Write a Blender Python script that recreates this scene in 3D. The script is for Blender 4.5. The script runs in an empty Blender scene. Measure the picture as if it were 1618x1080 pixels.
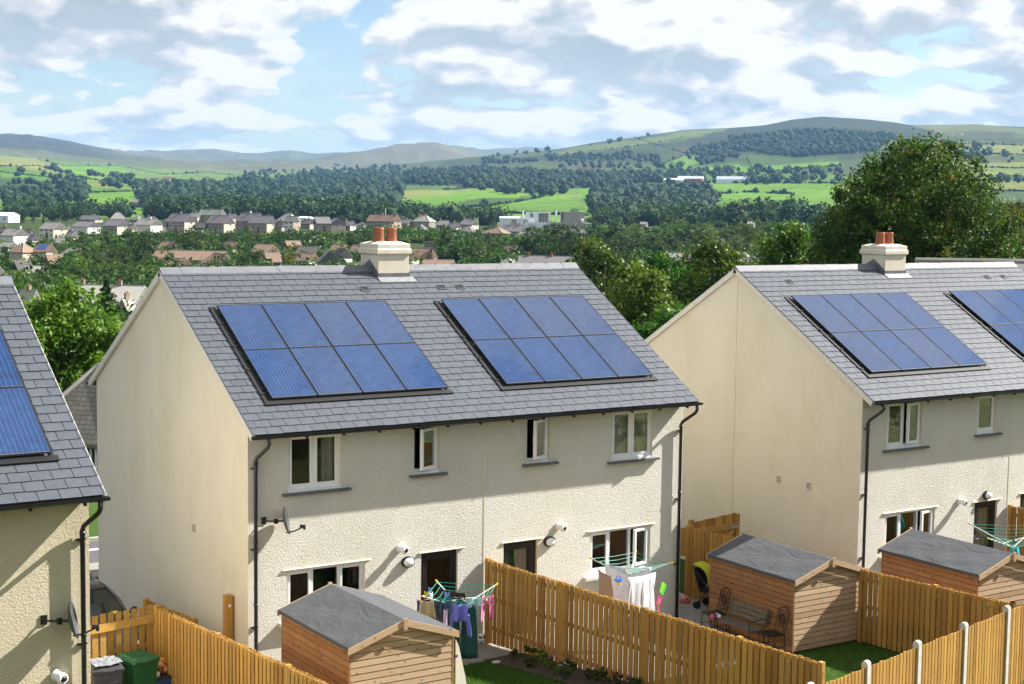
import bpy, math, random
import numpy as np
from mathutils import Vector, Matrix
random.seed(7)
RNG = np.random.default_rng(7)
SC = bpy.context.scene
COL = SC.collection
PI = math.pi
rad = math.radians

# ------------------------------------------------------------------ objects
def tag(o, label=None, cat=None, group=None, kind=None):
    if label: o['label'] = label
    if cat: o['category'] = cat
    if group: o['group'] = group
    if kind: o['kind'] = kind
    return o

def thing(name, label, cat, loc=(0, 0, 0), rz=0.0, group=None):
    o = bpy.data.objects.new(name, None)
    o.empty_display_size = .3
    COL.objects.link(o)
    o.location = loc
    o.rotation_euler = (0, 0, rz)
    return tag(o, label, cat, group)

def link(name, me, parent=None):
    o = bpy.data.objects.new(name, me)
    COL.objects.link(o)
    if parent is not None: o.parent = parent
    return o

def copy_tree(o, parent=None):
    c = o.copy(); COL.objects.link(c)
    if parent is not None: c.parent = parent
    for ch in list(o.children): copy_tree(ch, c)
    return c

class MB:
    """collects simple solids and links them as one mesh"""
    def __init__(s): s.v = []; s.f = []; s.m = []; s.t = []
    def add(s, verts, faces, mi=0, tint=0.5):
        b = len(s.v); s.v += [tuple(p) for p in verts]
        s.f += [tuple(b + i for i in f) for f in faces]
        s.m += [mi] * len(faces); s.t += [tint] * len(faces)
    def hexa(s, p, mi=0, tint=.5):      # 8 points: bottom 0-3 ccw, top 4-7
        s.add(p, [(3, 2, 1, 0), (4, 5, 6, 7), (0, 1, 5, 4), (1, 2, 6, 5), (2, 3, 7, 6), (3, 0, 4, 7)], mi, tint)
    def box(s, x0, x1, y0, y1, z0, z1, mi=0, tint=.5):
        s.hexa([(x0, y0, z0), (x1, y0, z0), (x1, y1, z0), (x0, y1, z0), (x0, y0, z1), (x1, y0, z1), (x1, y1, z1), (x0, y1, z1)], mi, tint)
    def obox(s, o, u, v, w, mi=0, tint=.5):   # corner + three edge vectors
        o, u, v, w = Vector(o), Vector(u), Vector(v), Vector(w)
        s.hexa([o, o + u, o + u + v, o + v, o + w, o + u + w, o + u + v + w, o + v + w], mi, tint)
    def bar(s, a, b, r, mi=0, tint=.5, n=6, r2=None):
        s.tube([a, b], [r, r if r2 is None else r2], n, mi, tint)
    def tube(s, pts, r, n=8, mi=0, tint=.5, cap=True):
        pts = [Vector(p) for p in pts]
        if not hasattr(r, '__len__'): r = [r] * len(pts)
        rings = []; up = None
        for i, p in enumerate(pts):
            d = (pts[min(i + 1, len(pts) - 1)] - pts[max(i - 1, 0)]).normalized()
            if up is None:
                up = Vector((0, 0, 1)) if abs(d.z) < .9 else Vector((1, 0, 0))
            a = d.cross(up).normalized(); b = a.cross(d).normalized(); up = b
            rings.append([p + (a * math.cos(2 * PI * k / n) + b * math.sin(2 * PI * k / n)) * r[i] for k in range(n)])
        vs = [q for g in rings for q in g]; fs = []
        for i in range(len(pts) - 1):
            for k in range(n):
                fs.append((i * n + k, i * n + (k + 1) % n, (i + 1) * n + (k + 1) % n, (i + 1) * n + k))
        if cap:
            fs.append(tuple(range(n - 1, -1, -1))); fs.append(tuple((len(pts) - 1) * n + k for k in range(n)))
        s.add(vs, fs, mi, tint)
    def lathe(s, prof, c=(0, 0, 0), n=16, mi=0, tint=.5, ax=None):   # prof: (r,h)
        c = Vector(c); az = Vector(ax).normalized() if ax is not None else Vector((0, 0, 1))
        ux = az.orthogonal().normalized(); uy = az.cross(ux)
        vs = []; fs = []
        for r, h in prof:
            for k in range(n):
                a = 2 * PI * k / n
                vs.append(c + az * h + (ux * math.cos(a) + uy * math.sin(a)) * r)
        for i in range(len(prof) - 1):
            for k in range(n):
                fs.append((i * n + k, i * n + (k + 1) % n, (i + 1) * n + (k + 1) % n, (i + 1) * n + k))
        fs.append(tuple(range(n - 1, -1, -1))); fs.append(tuple((len(prof) - 1) * n + k for k in range(n)))
        s.add(vs, fs, mi, tint)
    def prism(s, poly, d, mi=0, tint=.5):       # planar polygon (3d points) extruded by d
        n = len(poly); d = Vector(d); a = [Vector(p) for p in poly]
        s.add(a + [p + d for p in a], [tuple(range(n - 1, -1, -1)), tuple(range(n, 2 * n))] +
              [(i, (i + 1) % n, n + (i + 1) % n, n + i) for i in range(n)], mi, tint)
    def mesh(s, name, mats, smooth=False):
        me = bpy.data.meshes.new(name)
        me.from_pydata(s.v, [], s.f)
        for m in (mats if isinstance(mats, (list, tuple)) else [mats]): me.materials.append(m)
        me.polygons.foreach_set('material_index', s.m)
        at = me.attributes.new('tint', 'FLOAT', 'FACE'); at.data.foreach_set('value', s.t)
        if smooth: me.polygons.foreach_set('use_smooth', [True] * len(s.f))
        me.validate(); me.update()
        return me
    def build(s, name, mats, parent=None, smooth=False):
        return link(name, s.mesh(name, mats, smooth), parent)

def np_mesh(name, verts, faces, mats, tint=None, smooth=False, col=None):
    """verts Nx3, faces Mx3 or Mx4 arrays"""
    me = bpy.data.meshes.new(name)
    verts = np.asarray(verts, np.float32); faces = np.asarray(faces, np.int32)
    M, k = faces.shape
    me.vertices.add(len(verts)); me.vertices.foreach_set('co', verts.ravel())
    me.loops.add(M * k); me.loops.foreach_set('vertex_index', faces.ravel())
    me.polygons.add(M)
    me.polygons.foreach_set('loop_start', np.arange(0, M * k, k, dtype=np.int32))
    me.polygons.foreach_set('loop_total', np.full(M, k, np.int32))
    for m in (mats if isinstance(mats, (list, tuple)) else [mats]): me.materials.append(m)
    if tint is not None:
        at = me.attributes.new('tint', 'FLOAT', 'FACE'); at.data.foreach_set('value', np.asarray(tint, np.float32))
    if col is not None:
        at = me.attributes.new('cover', 'FLOAT_COLOR', 'POINT')
        at.data.foreach_set('color', np.c_[col, np.ones(len(col))].astype(np.float32).ravel())
    me.update(calc_edges=True)
    if smooth: me.polygons.foreach_set('use_smooth', np.ones(M, bool))
    return me

# ------------------------------------------------------------------ materials
class NT:
    def __init__(s, name):
        s.mat = bpy.data.materials.new(name); s.mat.use_nodes = True
        s.t = s.mat.node_tree; s.b = s.t.nodes['Principled BSDF']; s.out = s.t.nodes['Material Output']
    def n(s, typ, **kw):
        nd = s.t.nodes.new('ShaderNode' + typ)
        for k, v in kw.items():
            if k in ('_in',):
                for kk, vv in v.items():
                    s.set(nd.inputs[kk], vv)
            else: setattr(nd, k, v)
        return nd
    def set(s, sock, v):
        if isinstance(v, bpy.types.NodeSocket): s.t.links.new(v, sock)
        elif isinstance(v, (tuple, list)) and len(v) == 3 and sock.type == 'RGBA': sock.default_value = (*v, 1)
        else: sock.default_value = v
    def p(s, **kw):
        mp = dict(col='Base Color', rough='Roughness', metal='Metallic', spec='Specular IOR Level', normal='Normal', coat='Coat Weight', trans='Transmission Weight', alpha='Alpha', coatr='Coat Roughness', sheen='Sheen Weight', ior='IOR')
        for k, v in kw.items(): s.set(s.b.inputs[mp[k]], v)
        return s
    def coord(s, kind='Object'): return s.n('TexCoord').outputs[kind]
    def mapv(s, v, scale=(1, 1, 1), rot=(0, 0, 0), loc=(0, 0, 0)):
        return s.n('Mapping', _in={'Vector': v, 'Scale': scale, 'Rotation': rot, 'Location': loc}).outputs[0]
    def noise(s, v, scale=5., detail=4., rough=.55, dist=0.):
        return s.n('TexNoise', _in={'Vector': v, 'Scale': scale, 'Detail': detail, 'Roughness': rough, 'Distortion': dist}).outputs[0]
    def vor(s, v, scale=5., feature='F1', out=0, rnd=1.):
        nd = s.n('TexVoronoi', feature=feature, _in={'Vector': v, 'Scale': scale, 'Randomness': rnd}); return nd.outputs[out]
    def wave(s, v, scale=5., dist=0., axis='X', detail=2., dscale=1.):
        return s.n('TexWave', bands_direction=axis, _in={'Vector': v, 'Scale': scale, 'Distortion': dist, 'Detail': detail, 'Detail Scale': dscale}).outputs[1]
    def ramp(s, f, stops, interp='LINEAR'):
        nd = s.n('ValToRGB'); nd.color_ramp.interpolation = interp; s.set(nd.inputs[0], f)
        el = nd.color_ramp.elements
        while len(el) < len(stops): el.new(.5)
        for e, (p, c) in zip(el, stops):
            e.position = p; e.color = (*c, 1) if len(c) == 3 else c
        return nd.outputs[0]
    def fr(s, f, a, b, c=0., d=1.):
        return s.n('MapRange', _in={'Value': f, 'From Min': a, 'From Max': b, 'To Min': c, 'To Max': d}).outputs[0]
    def mix(s, f, a, b, mode='MIX'):
        nd = s.n('Mix', data_type='RGBA', blend_type=mode)
        s.set(nd.inputs[0], f); s.set(nd.inputs[6], a); s.set(nd.inputs[7], b); return nd.outputs[2]
    def math(s, op, a, b=0., c=None):
        nd = s.n('Math', operation=op); s.set(nd.inputs[0], a); s.set(nd.inputs[1], b)
        if c is not None: s.set(nd.inputs[2], c)
        return nd.outputs[0]
    def attr(s, name='tint', out=2): return s.n('Attribute', attribute_name=name).outputs[out]
    def bump(s, h, strength=.5, dist=.02, normal=None):
        i = {'Height': h, 'Strength': strength, 'Distance': dist}
        if normal is not None: i['Normal'] = normal
        return s.n('Bump', _in=i).outputs[0]
    def hsv(s, c, h=.5, sat=1., v=1.):
        return s.n('HueSaturation', _in={'Hue': h, 'Saturation': sat, 'Value': v, 'Color': c}).outputs[0]

def plain(name, col, rough=.6, metal=0., spec=.5, var=.12, vscale=9., bump=0., bscale=60.):
    m = NT(name); c = m.coord()
    nz = m.noise(c, vscale, 5)
    lo = tuple(x * (1 - var) for x in col); hi = tuple(min(1, x * (1 + var)) for x in col)
    m.p(col=m.ramp(nz, [(.3, lo), (.7, hi)]), rough=rough, metal=metal, spec=spec)
    if bump: m.p(normal=m.bump(m.noise(c, bscale, 3), bump, .01))
    return m.mat

M = {}
def mk_materials():
    # roughcast render (front walls) and its smoother gable version
    for nm, base, bs, sc in (('roughcast', (.83, .812, .735), 1.0, 1.0), ('roughcast_yellow', (.82, .73, .53), 1.0, 1.0), ('gable_render', (.70, .65, .54), .35, 1.3)):
        m = NT(nm); c = m.coord()
        big = m.noise(c, .55, 5, .6); st = m.noise(m.mapv(c, (2.2, 2.2, .3)), 1.6, 4, .6)
        f = m.math('ADD', m.math('MULTIPLY', big, .72), m.math('MULTIPLY', st, .28))
        lo = (base[0] * .92, base[1] * .905, base[2] * .86); hi = (base[0] * 1.04, base[1] * 1.04, base[2] * 1.08)
        col = m.ramp(f, [(.32, lo), (.5, base), (.68, hi)])
        v = m.vor(m.n('VectorMath', operation='ADD', _in={0: c, 1: m.n('TexNoise', _in={'Vector': c, 'Scale': 11., 'Detail': 3.}).outputs[1]}).outputs[0], 21. * sc, 'F1'); v2 = m.noise(c, 30. * sc, 5, .72); v3 = m.noise(c, 9., 3, .6)
        h = m.math('ADD', m.math('ADD', m.math('MULTIPLY', m.math('SUBTRACT', 1., v), .14), m.math('MULTIPLY', v2, 1.15)), m.math('MULTIPLY', v3, .25))
        col = m.mix(m.fr(h, .85, 1.15, 0., .12), col, (.9, .88, .8))
        col = m.mix(m.fr(h, .80, .55, 0., .16), col, (.36, .32, .24))
        m.p(col=col, rough=.93, spec=.2, normal=m.bump(h, 1.0 * bs, .055))
        M[nm] = m.mat
    m = NT('smooth_render'); c = m.coord()
    m.p(col=m.ramp(m.noise(c, 3, 5), [(.3, (.62, .54, .41)), (.7, (.70, .62, .48))]), rough=.85, spec=.25, normal=m.bump(m.noise(c, 90, 3), .15, .01)); M['smooth_render'] = m.mat
    m = NT('chimney_render'); c = m.coord()
    m.p(col=m.ramp(m.noise(m.mapv(c, (1, 1, .3)), 3.5, 5), [(.3, (.60, .54, .44)), (.7, (.70, .645, .54))]), rough=.85, spec=.25, normal=m.bump(m.noise(c, 120, 3), .2, .01)); M['chimney_render'] = m.mat
    # slates: one face tint per slate
    m = NT('slate'); c = m.coord(); t = m.attr()
    col = m.ramp(t, [(0., (.046, .058, .077)), (.1, (.060, .072, .093)), (.5, (.066, .078, .100)), (.9, (.074, .086, .108)), (1., (.092, .104, .126))])
    col = m.mix(m.fr(m.noise(c, 14, 6, .65), .35, .75, 0., .35), col, (.13, .135, .15))
    col = m.mix(m.fr(m.noise(c, .5, 3), .45, .7, 0., .25), col, (.075, .08, .085))
    m.p(col=col, rough=m.fr(m.noise(c, 9, 4), .3, .7, .42, .62), spec=.5, normal=m.bump(m.noise(m.mapv(c, (1, 1, 1)), 22, 6, .65), .35, .02)); M['slate'] = m.mat
    M['ridge_tile'] = plain('ridge_tile', (.135, .142, .16), .6, var=.2, vscale=5, bump=.2)
    M['black_plastic'] = plain('black_plastic', (.012, .012, .013), .35, var=.2)
    M['black_board'] = plain('black_board', (.009, .009, .010), .5, var=.2)
    M['white_upvc'] = plain('white_upvc', (.80, .81, .82), .3, var=.03)
    M['sill_slate'] = plain('sill_slate', (.10, .105, .115), .55, var=.2)
    M['barge'] = plain('barge', (.60, .575, .53), .7, var=.1)
    M['lead'] = plain('lead', (.15, .155, .17), .45, metal=.3, var=.25, vscale=6)
    M['lead_bright'] = plain('lead_bright', (.25, .26, .28), .45, metal=.2, var=.2, vscale=12)
    M['terracotta'] = plain('terracotta', (.30, .098, .048), .75, var=.25, vscale=7, bump=.2)
    M['door_black'] = plain('door_black', (.018, .016, .017), .35, var=.1)
    M['lamp_white'] = plain('lamp_white', (.85, .85, .85), .25, var=.02)
    M['room'] = plain('room', (.10, .085, .07), .9)
    M['curtain'] = plain('curtain', (.66, .62, .58), .9, var=.25, vscale=14)
    M['curtain_lace'] = plain('curtain_lace', (.70, .72, .74), .9, var=.45, vscale=26)
    M['card'] = plain('card', (.42, .26, .12), .8)
    M['red_item'] = plain('red_item', (.55, .02, .06), .5)
    M['dish_grey'] = plain('dish_grey', (.055, .058, .065), .45, var=.15)
    M['cable_white'] = plain('cable_white', (.7, .69, .64), .5)
    # glass: clear pane with mirror-like coat
    m = NT('window_glass'); nt = m.t
    fz = m.n('Fresnel', _in={'IOR': 1.62}).outputs[0]
    fz = m.math('MULTIPLY', fz, .6)
    tr = m.n('BsdfTransparent', _in={'Color': (.84, .87, .86)}); gl = m.n('BsdfGlossy', _in={'Roughness': .015, 'Color': (.95, .97, 1.)})
    mx = m.n('MixShader'); m.set(mx.inputs[0], fz); nt.links.new(tr.outputs[0], mx.inputs[1]); nt.links.new(gl.outputs[0], mx.inputs[2])
    nt.links.new(mx.outputs[0], m.out.inputs[0]); M['glass'] = m.mat
    # solar glass: poly-crystalline cells, fine bars up the slope (local x across, y up)
    m = NT('solar_cell'); c = m.coord(); inf = m.n('ObjectInfo').outputs['Random']
    sx = m.n('SeparateXYZ', _in={'Vector': c})
    X, Y = sx.outputs[0], sx.outputs[1]
    fx = m.math('FRACT', m.math('MULTIPLY', X, 1 / .156)); fy = m.math('FRACT', m.math('MULTIPLY', Y, 1 / .156))
    gap = m.math('MAXIMUM', m.math('GREATER_THAN', m.math('ABSOLUTE', m.math('SUBTRACT', fx, .5)), .481), m.math('GREATER_THAN', m.math('ABSOLUTE', m.math('SUBTRACT', fy, .5)), .487))
    bar = m.math('LESS_THAN', m.math('ABSOLUTE', m.math('SUBTRACT', m.math('FRACT', m.math('MULTIPLY', X, 2 / .156)), .5)), .085)
    cell = m.n('TexVoronoi', feature='F1', _in={'Vector': m.mapv(c, (6.41, 6.41, 1)), 'Scale': 1.0, 'Randomness': 0.})
    cr = m.n('SeparateColor', _in={'Color': cell.outputs['Color']}).outputs[0]
    gr = m.vor(c, 42, 'F1', 1); grv = m.n('SeparateColor', _in={'Color': gr}).outputs[0]
    mot = m.math('ADD', m.math('MULTIPLY', cr, .35), m.math('ADD', m.math('MULTIPLY', grv, .25), m.math('MULTIPLY', m.noise(c, 2.2, 3), .4)))
    deep = m.mix(inf, (.005, .027, .100), (.018, .034, .092)); lite = m.mix(inf, (.008, .046, .150), (.028, .053, .130))
    col = m.mix(m.fr(mot, .25, .75), deep, lite)
    col = m.mix(m.math('MULTIPLY', gap, .55), col, (.03, .045, .12)); col = m.mix(m.math('MULTIPLY', bar, .30), col, (.11, .17, .29))
    m.p(col=col, rough=.16, spec=.5, coat=.5, coatr=.02); M['solar'] = m.mat
    M['panel_frame'] = plain('panel_frame', (.035, .037, .042), .4, metal=.4)
    M['panel_edge'] = plain('panel_edge', (.22, .23, .25), .35, metal=.7)
    # timber: fence pine, shed boards
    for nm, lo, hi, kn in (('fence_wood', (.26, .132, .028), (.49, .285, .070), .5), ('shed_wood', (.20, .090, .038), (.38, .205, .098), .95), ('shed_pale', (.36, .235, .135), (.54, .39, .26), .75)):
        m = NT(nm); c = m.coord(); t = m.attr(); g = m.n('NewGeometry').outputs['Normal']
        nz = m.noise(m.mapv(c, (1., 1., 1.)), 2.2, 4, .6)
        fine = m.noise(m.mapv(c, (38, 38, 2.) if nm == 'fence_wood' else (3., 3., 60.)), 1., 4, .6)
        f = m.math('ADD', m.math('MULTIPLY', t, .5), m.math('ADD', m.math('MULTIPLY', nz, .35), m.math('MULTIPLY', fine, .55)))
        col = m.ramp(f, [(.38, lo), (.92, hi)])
        if nm == 'fence_wood': col = m.mix(m.fr(m.noise(c, 1.1, 5, .65), .48, .75, 0., .28), col, (.22, .145, .065))
        kv = m.vor(m.mapv(c, (1, 1, 1.6)), 6.5 if nm == 'fence_wood' else 5.5, 'F1')
        col = m.mix(m.fr(kv, .21, .10, 0., kn), col, (lo[0] * .45, lo[1] * .4, lo[2] * .4))
        m.p(col=col, rough=.75, spec=.25, normal=m.bump(fine, .25, .01)); M[nm] = m.mat
    m = NT('roof_felt'); c = m.coord()
    w = m.noise(m.mapv(c, (1.6, .8, 1)), 2.2, 3, .5, 1.2)
    m.p(col=m.ramp(m.noise(c, 40, 5, .7), [(.3, (.058, .062, .070)), (.7, (.105, .110, .120))]), rough=.85, spec=.3, normal=m.bump(w, .5, .05, m.bump(m.noise(c, 160, 2), .4, .006))); M['felt'] = m.mat
    M['concrete_post'] = plain('concrete_post', (.52, .50, .46), .9, var=.12, bump=.3)
    m = NT('paving'); c = m.coord()
    m.p(col=m.ramp(m.noise(c, 3, 6, .65), [(.3, (.20, .19, .17)), (.7, (.30, .285, .26))]), rough=.9, normal=m.bump(m.noise(c, 50, 4), .3, .01)); M['paving'] = m.mat
    M['asphalt'] = plain('asphalt', (.085, .085, .09), .9, var=.15, bump=.3)
    M['road_white'] = plain('road_white', (.75, .75, .73), .8)
    M['kerb'] = plain('kerb', (.38, .37, .35), .9)
    m = NT('lawn'); c = m.coord()
    m.p(col=m.ramp(m.noise(c, 5, 6, .7), [(.3, (.026, .062, .007)), (.7, (.058, .115, .014))]), rough=.9, spec=.2, normal=m.bump(m.noise(c, 60, 4), .6, .03)); M['lawn'] = m.mat
    m = NT('soil'); c = m.coord()
    m.p(col=m.ramp(m.noise(c, 14, 6, .7), [(.3, (.035, .024, .016)), (.7, (.085, .06, .04))]), rough=.95, normal=m.bump(m.noise(c, 24, 5), .9, .05)); M['soil'] = m.mat
    # foliage: tint attribute per leaf; variants
    def leafmat(nm, stops, trans=.35, rough=.5, rnd=.022, spec=.25):
        m = NT(nm); t = m.attr(); oi = m.n('ObjectInfo').outputs['Random']
        col = m.ramp(t, stops)
        col = m.hsv(col, m.fr(oi, 0, 1, .5 - rnd, .5 + rnd), 1., m.fr(m.math('FRACT', m.math('MULTIPLY', oi, 7.3)), 0, 1, .75, 1.25))
        m.p(col=col, rough=rough, spec=spec)
        tl = m.n('BsdfTranslucent', _in={'Color': m.mix(1., col, (1.0, 1.15, .40), 'MULTIPLY')}); mx = m.n('MixShader', _in={0: trans})
        m.t.links.new(m.b.outputs[0], mx.inputs[1]); m.t.links.new(tl.outputs[0], mx.inputs[2]); m.t.links.new(mx.outputs[0], m.out.inputs[0])
        M[nm] = m.mat
    leafmat('leaf_mid', [(0., (.014, .034, .008)), (.5, (.046, .090, .016)), (1., (.110, .155, .028))])
    leafmat('leaf_dark', [(0., (.008, .024, .008)), (.5, (.024, .056, .014)), (1., (.058, .100, .022))])
    leafmat('leaf_olive', [(0., (.022, .044, .008)), (.5, (.060, .110, .014)), (1., (.135, .185, .026))])
    leafmat('leaf_bright', [(0., (.024, .070, .008)), (.5, (.060, .150, .016)), (1., (.13, .23, .030))])
    leafmat('leaf_yellow', [(0., (.060, .075, .010)), (.5, (.13, .145, .018)), (1., (.23, .21, .03))])
    leafmat('leaf_syc', [(0., (.011, .034, .007)), (.5, (.038, .088, .013)), (.86, (.105, .168, .024)), (.975, (.13, .13, .02)), (1., (.22, .075, .02))], .3, .6, .0, .2)
    leafmat('leaf_conifer', [(0., (.014, .034, .010)), (.5, (.034, .060, .014)), (1., (.075, .085, .020))], .1)
    leafmat('leaf_red', [(0., (.030, .010, .012)), (1., (.085, .026, .024))])
    leafmat('leaf_far', [(0., (.007, .022, .010)), (.5, (.022, .050, .018)), (1., (.070, .110, .028))], .15, .8)
    m = NT('bark'); c = m.coord()
    m.p(col=m.ramp(m.noise(m.mapv(c, (6, 6, 1.)), 3, 5), [(.3, (.045, .036, .026)), (.7, (.11, .09, .065))]), rough=.95); M['bark'] = m.mat
    m = NT('tile_roof'); c = m.coord(); sz = m.n('SeparateXYZ', _in={'Vector': c}); z_ = m.math('FRACT', m.math('MULTIPLY', sz.outputs[2], 1 / .16)); bx_ = m.n('TexBrick', _in={'Vector': m.n('CombineXYZ', _in={'X': m.math('ADD', sz.outputs[0], sz.outputs[1]), 'Y': sz.outputs[2], 'Z': 0.}).outputs[0], 'Scale': 1., 'Brick Width': .26, 'Row Height': .16, 'Mortar Size': .012, 'Color1': (.17, .155, .135, 1), 'Color2': (.24, .22, .19, 1), 'Mortar': (.06, .055, .05, 1)})
    m.p(col=m.mix(m.fr(m.noise(c, 2, 5), .35, .7, 0., .4), bx_.outputs[0], (.13, .13, .10)), rough=.9, normal=m.bump(z_, .5, .03)); M['tile_roof'] = m.mat
    # town materials
    for nm, col in dict(stone_wall=(.23, .20, .165), white_wall=(.64, .63, .59), cream_wall=(.44, .39, .31), brown_wall=(.30, .23, .16), slate_roof=(.155, .145, .155), brown_roof=(.225, .150, .105), grey_roof=(.225, .215, .20), pale_roof=(.34, .325, .29), green_roof=(.23, .27, .235), dark_roof=(.09, .08, .078), factory_white=(.72, .76, .80), factory_glass=(.10, .15, .18), factory_grey=(.34, .33, .30), wood_brown=(.13, .07, .04), win_dark=(.03, .035, .04), brick_red=(.33, .10, .05)).items():
        m = NT(nm); c = m.coord()
        lo = tuple(x * .8 for x in col); hi = tuple(min(1, x * 1.15) for x in col)
        cc = m.ramp(m.noise(c, 1.2, 6, .7), [(.3, lo), (.7, hi)])
        if nm.endswith('roof'):
            cc = m.mix(m.fr(m.noise(m.mapv(c, (.5, .5, 6)), 3., 3), .4, .6, 0., .25), cc, lo)
        m.p(col=cc, rough=.3 if nm in ('win_dark', 'factory_glass') else .85); M[nm] = m.mat
mk_materials()
def flat(nm, col, rough=.75): 
    if nm not in M: M[nm] = plain(nm, col, rough, var=.1, vscale=12, bump=.1, bscale=50)
    return M[nm]

# ------------------------------------------------------------------ camera (solved from the roof geometry)
CAM = np.array([-11.602, -26.836, 9.623]); YAW, PITCH, ROLL = .5777, -.0900, .0133; FPX = 2405.4
def _rows():
    cy, sy = math.cos(YAW), math.sin(YAW); cp, sp = math.cos(PITCH), math.sin(PITCH)
    f = np.array([sy * cp, cy * cp, sp]); r = np.array([cy, -sy, 0.]); u = np.cross(r, f)
    return np.array([r * math.cos(ROLL) + u * math.sin(ROLL), -(-r * math.sin(ROLL) + u * math.cos(ROLL)), f])
RM = _rows()
def ray(x, y):
    x = np.asarray(x, float); y = np.asarray(y, float)
    return np.stack([(x - 809) / FPX, (y - 540) / FPX, np.ones_like(x + y)], -1) @ RM
def hit(x, y, n, d):
    v = ray(x, y); n = np.array(n, float); return CAM + (d - n @ CAM) / (n @ v) * v
def gp(x, y, z=0.): return hit(x, y, (0, 0, 1), z)
def at(x, y, d):
    v = ray(x, y); return CAM + v * (np.asarray(d, float) / np.hypot(v[..., 0], v[..., 1]))[..., None]
def pix(P):
    q = (np.asarray(P, float) - CAM) @ RM.T
    return np.stack([809 + FPX * q[..., 0] / q[..., 2], 540 + FPX * q[..., 1] / q[..., 2]], -1)
cd = bpy.data.cameras.new('camera'); cam = bpy.data.objects.new('camera', cd); COL.objects.link(cam)
cam.matrix_world = Matrix(((RM[0][0], -RM[1][0], -RM[2][0], CAM[0]), (RM[0][1], -RM[1][1], -RM[2][1], CAM[1]), (RM[0][2], -RM[1][2], -RM[2][2], CAM[2]), (0, 0, 0, 1)))
cd.sensor_width = 36; cd.lens = 36 * FPX / 1618; cd.clip_start = .1; cd.clip_end = 40000
SC.camera = cam
# ------------------------------------------------------------------ terrain: heights by distance and bearing
def smooth(a, b, x):
    t = np.clip((np.asarray(x, float) - a) / (b - a), 0, 1); return t * t * (3 - 2 * t)
def _hash(ix, iy, s):
    h = (ix.astype(np.int64) * 374761393 + iy.astype(np.int64) * 668265263 + s * 974711) & 0x7fffffff
    h = ((h ^ (h >> 13)) * 1274126177) & 0x7fffffff
    return ((h ^ (h >> 16)) & 0xffff) / 65535.0
def vnoise(x, y, s=0):
    ix = np.floor(x); iy = np.floor(y); fx = x - ix; fy = y - iy
    fx = fx * fx * (3 - 2 * fx); fy = fy * fy * (3 - 2 * fy)
    a = _hash(ix, iy, s); b = _hash(ix + 1, iy, s); c = _hash(ix, iy + 1, s); d = _hash(ix + 1, iy + 1, s)
    return (a * (1 - fx) + b * fx) * (1 - fy) + (c * (1 - fx) + d * fx) * fy
def fbm(x, y, s=0, o=4):
    r = 0; a = .5; t = 0
    for i in range(o):
        r = r + a * vnoise(x * 2 ** i, y * 2 ** i, s + i * 17); t += a; a *= .5
    return r / t - .5
CX0 = [-250, 0, 100, 200, 300, 400, 500, 600, 700, 800, 900, 1000, 1100, 1200, 1300, 1400, 1500, 1618, 1900]
SKY1 = [(-250, 246), (0, 247), (100, 255), (200, 264), (300, 270), (400, 271), (500, 270), (540, 268), (600, 261), (640, 257), (700, 250), (760, 244), (800, 241), (870, 236), (930, 224), (1000, 214), (1080, 202), (1150, 200.5), (1200, 196.5), (1240, 187), (1290, 181.5), (1340, 184.5), (1400, 190.5), (1430, 195.5), (1500, 195.5), (1530, 194.5), (1618, 200.5), (1900, 206)]
SKY2 = [(-250, 206), (0, 210), (50, 213), (100, 219), (150, 229), (190, 240), (240, 250), (320, 256), (420, 258), (480, 256), (520, 247), (560, 238), (620, 227), (650, 224), (690, 222), (715, 231), (740, 240), (800, 250), (900, 262), (1900, 262)]
SKY3 = [(-250, 235), (0, 236), (150, 240), (190, 239.5), (250, 237), (300, 234), (340, 233), (370, 238), (400, 240), (430, 237), (460, 236), (490, 241), (560, 241), (640, 240), (700, 236), (715, 233.5), (740, 233.5), (760, 235), (800, 232.5), (830, 231), (870, 234), (920, 242), (1000, 250), (1900, 255)]
PXG = np.arange(-260, 1912, 4.)
def ip(pts): return np.interp(PXG, [p[0] for p in pts], [p[1] for p in pts])
def row(v): return np.interp(PXG, CX0, v) if hasattr(v, '__len__') else np.full(len(PXG), float(v))
def zy(d, y): return at(PXG, y, d)[:, 2]
s1, s2, s3 = ip(SKY1), ip(SKY2), ip(SKY3)
right = smooth(480, 640, PXG)
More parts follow.
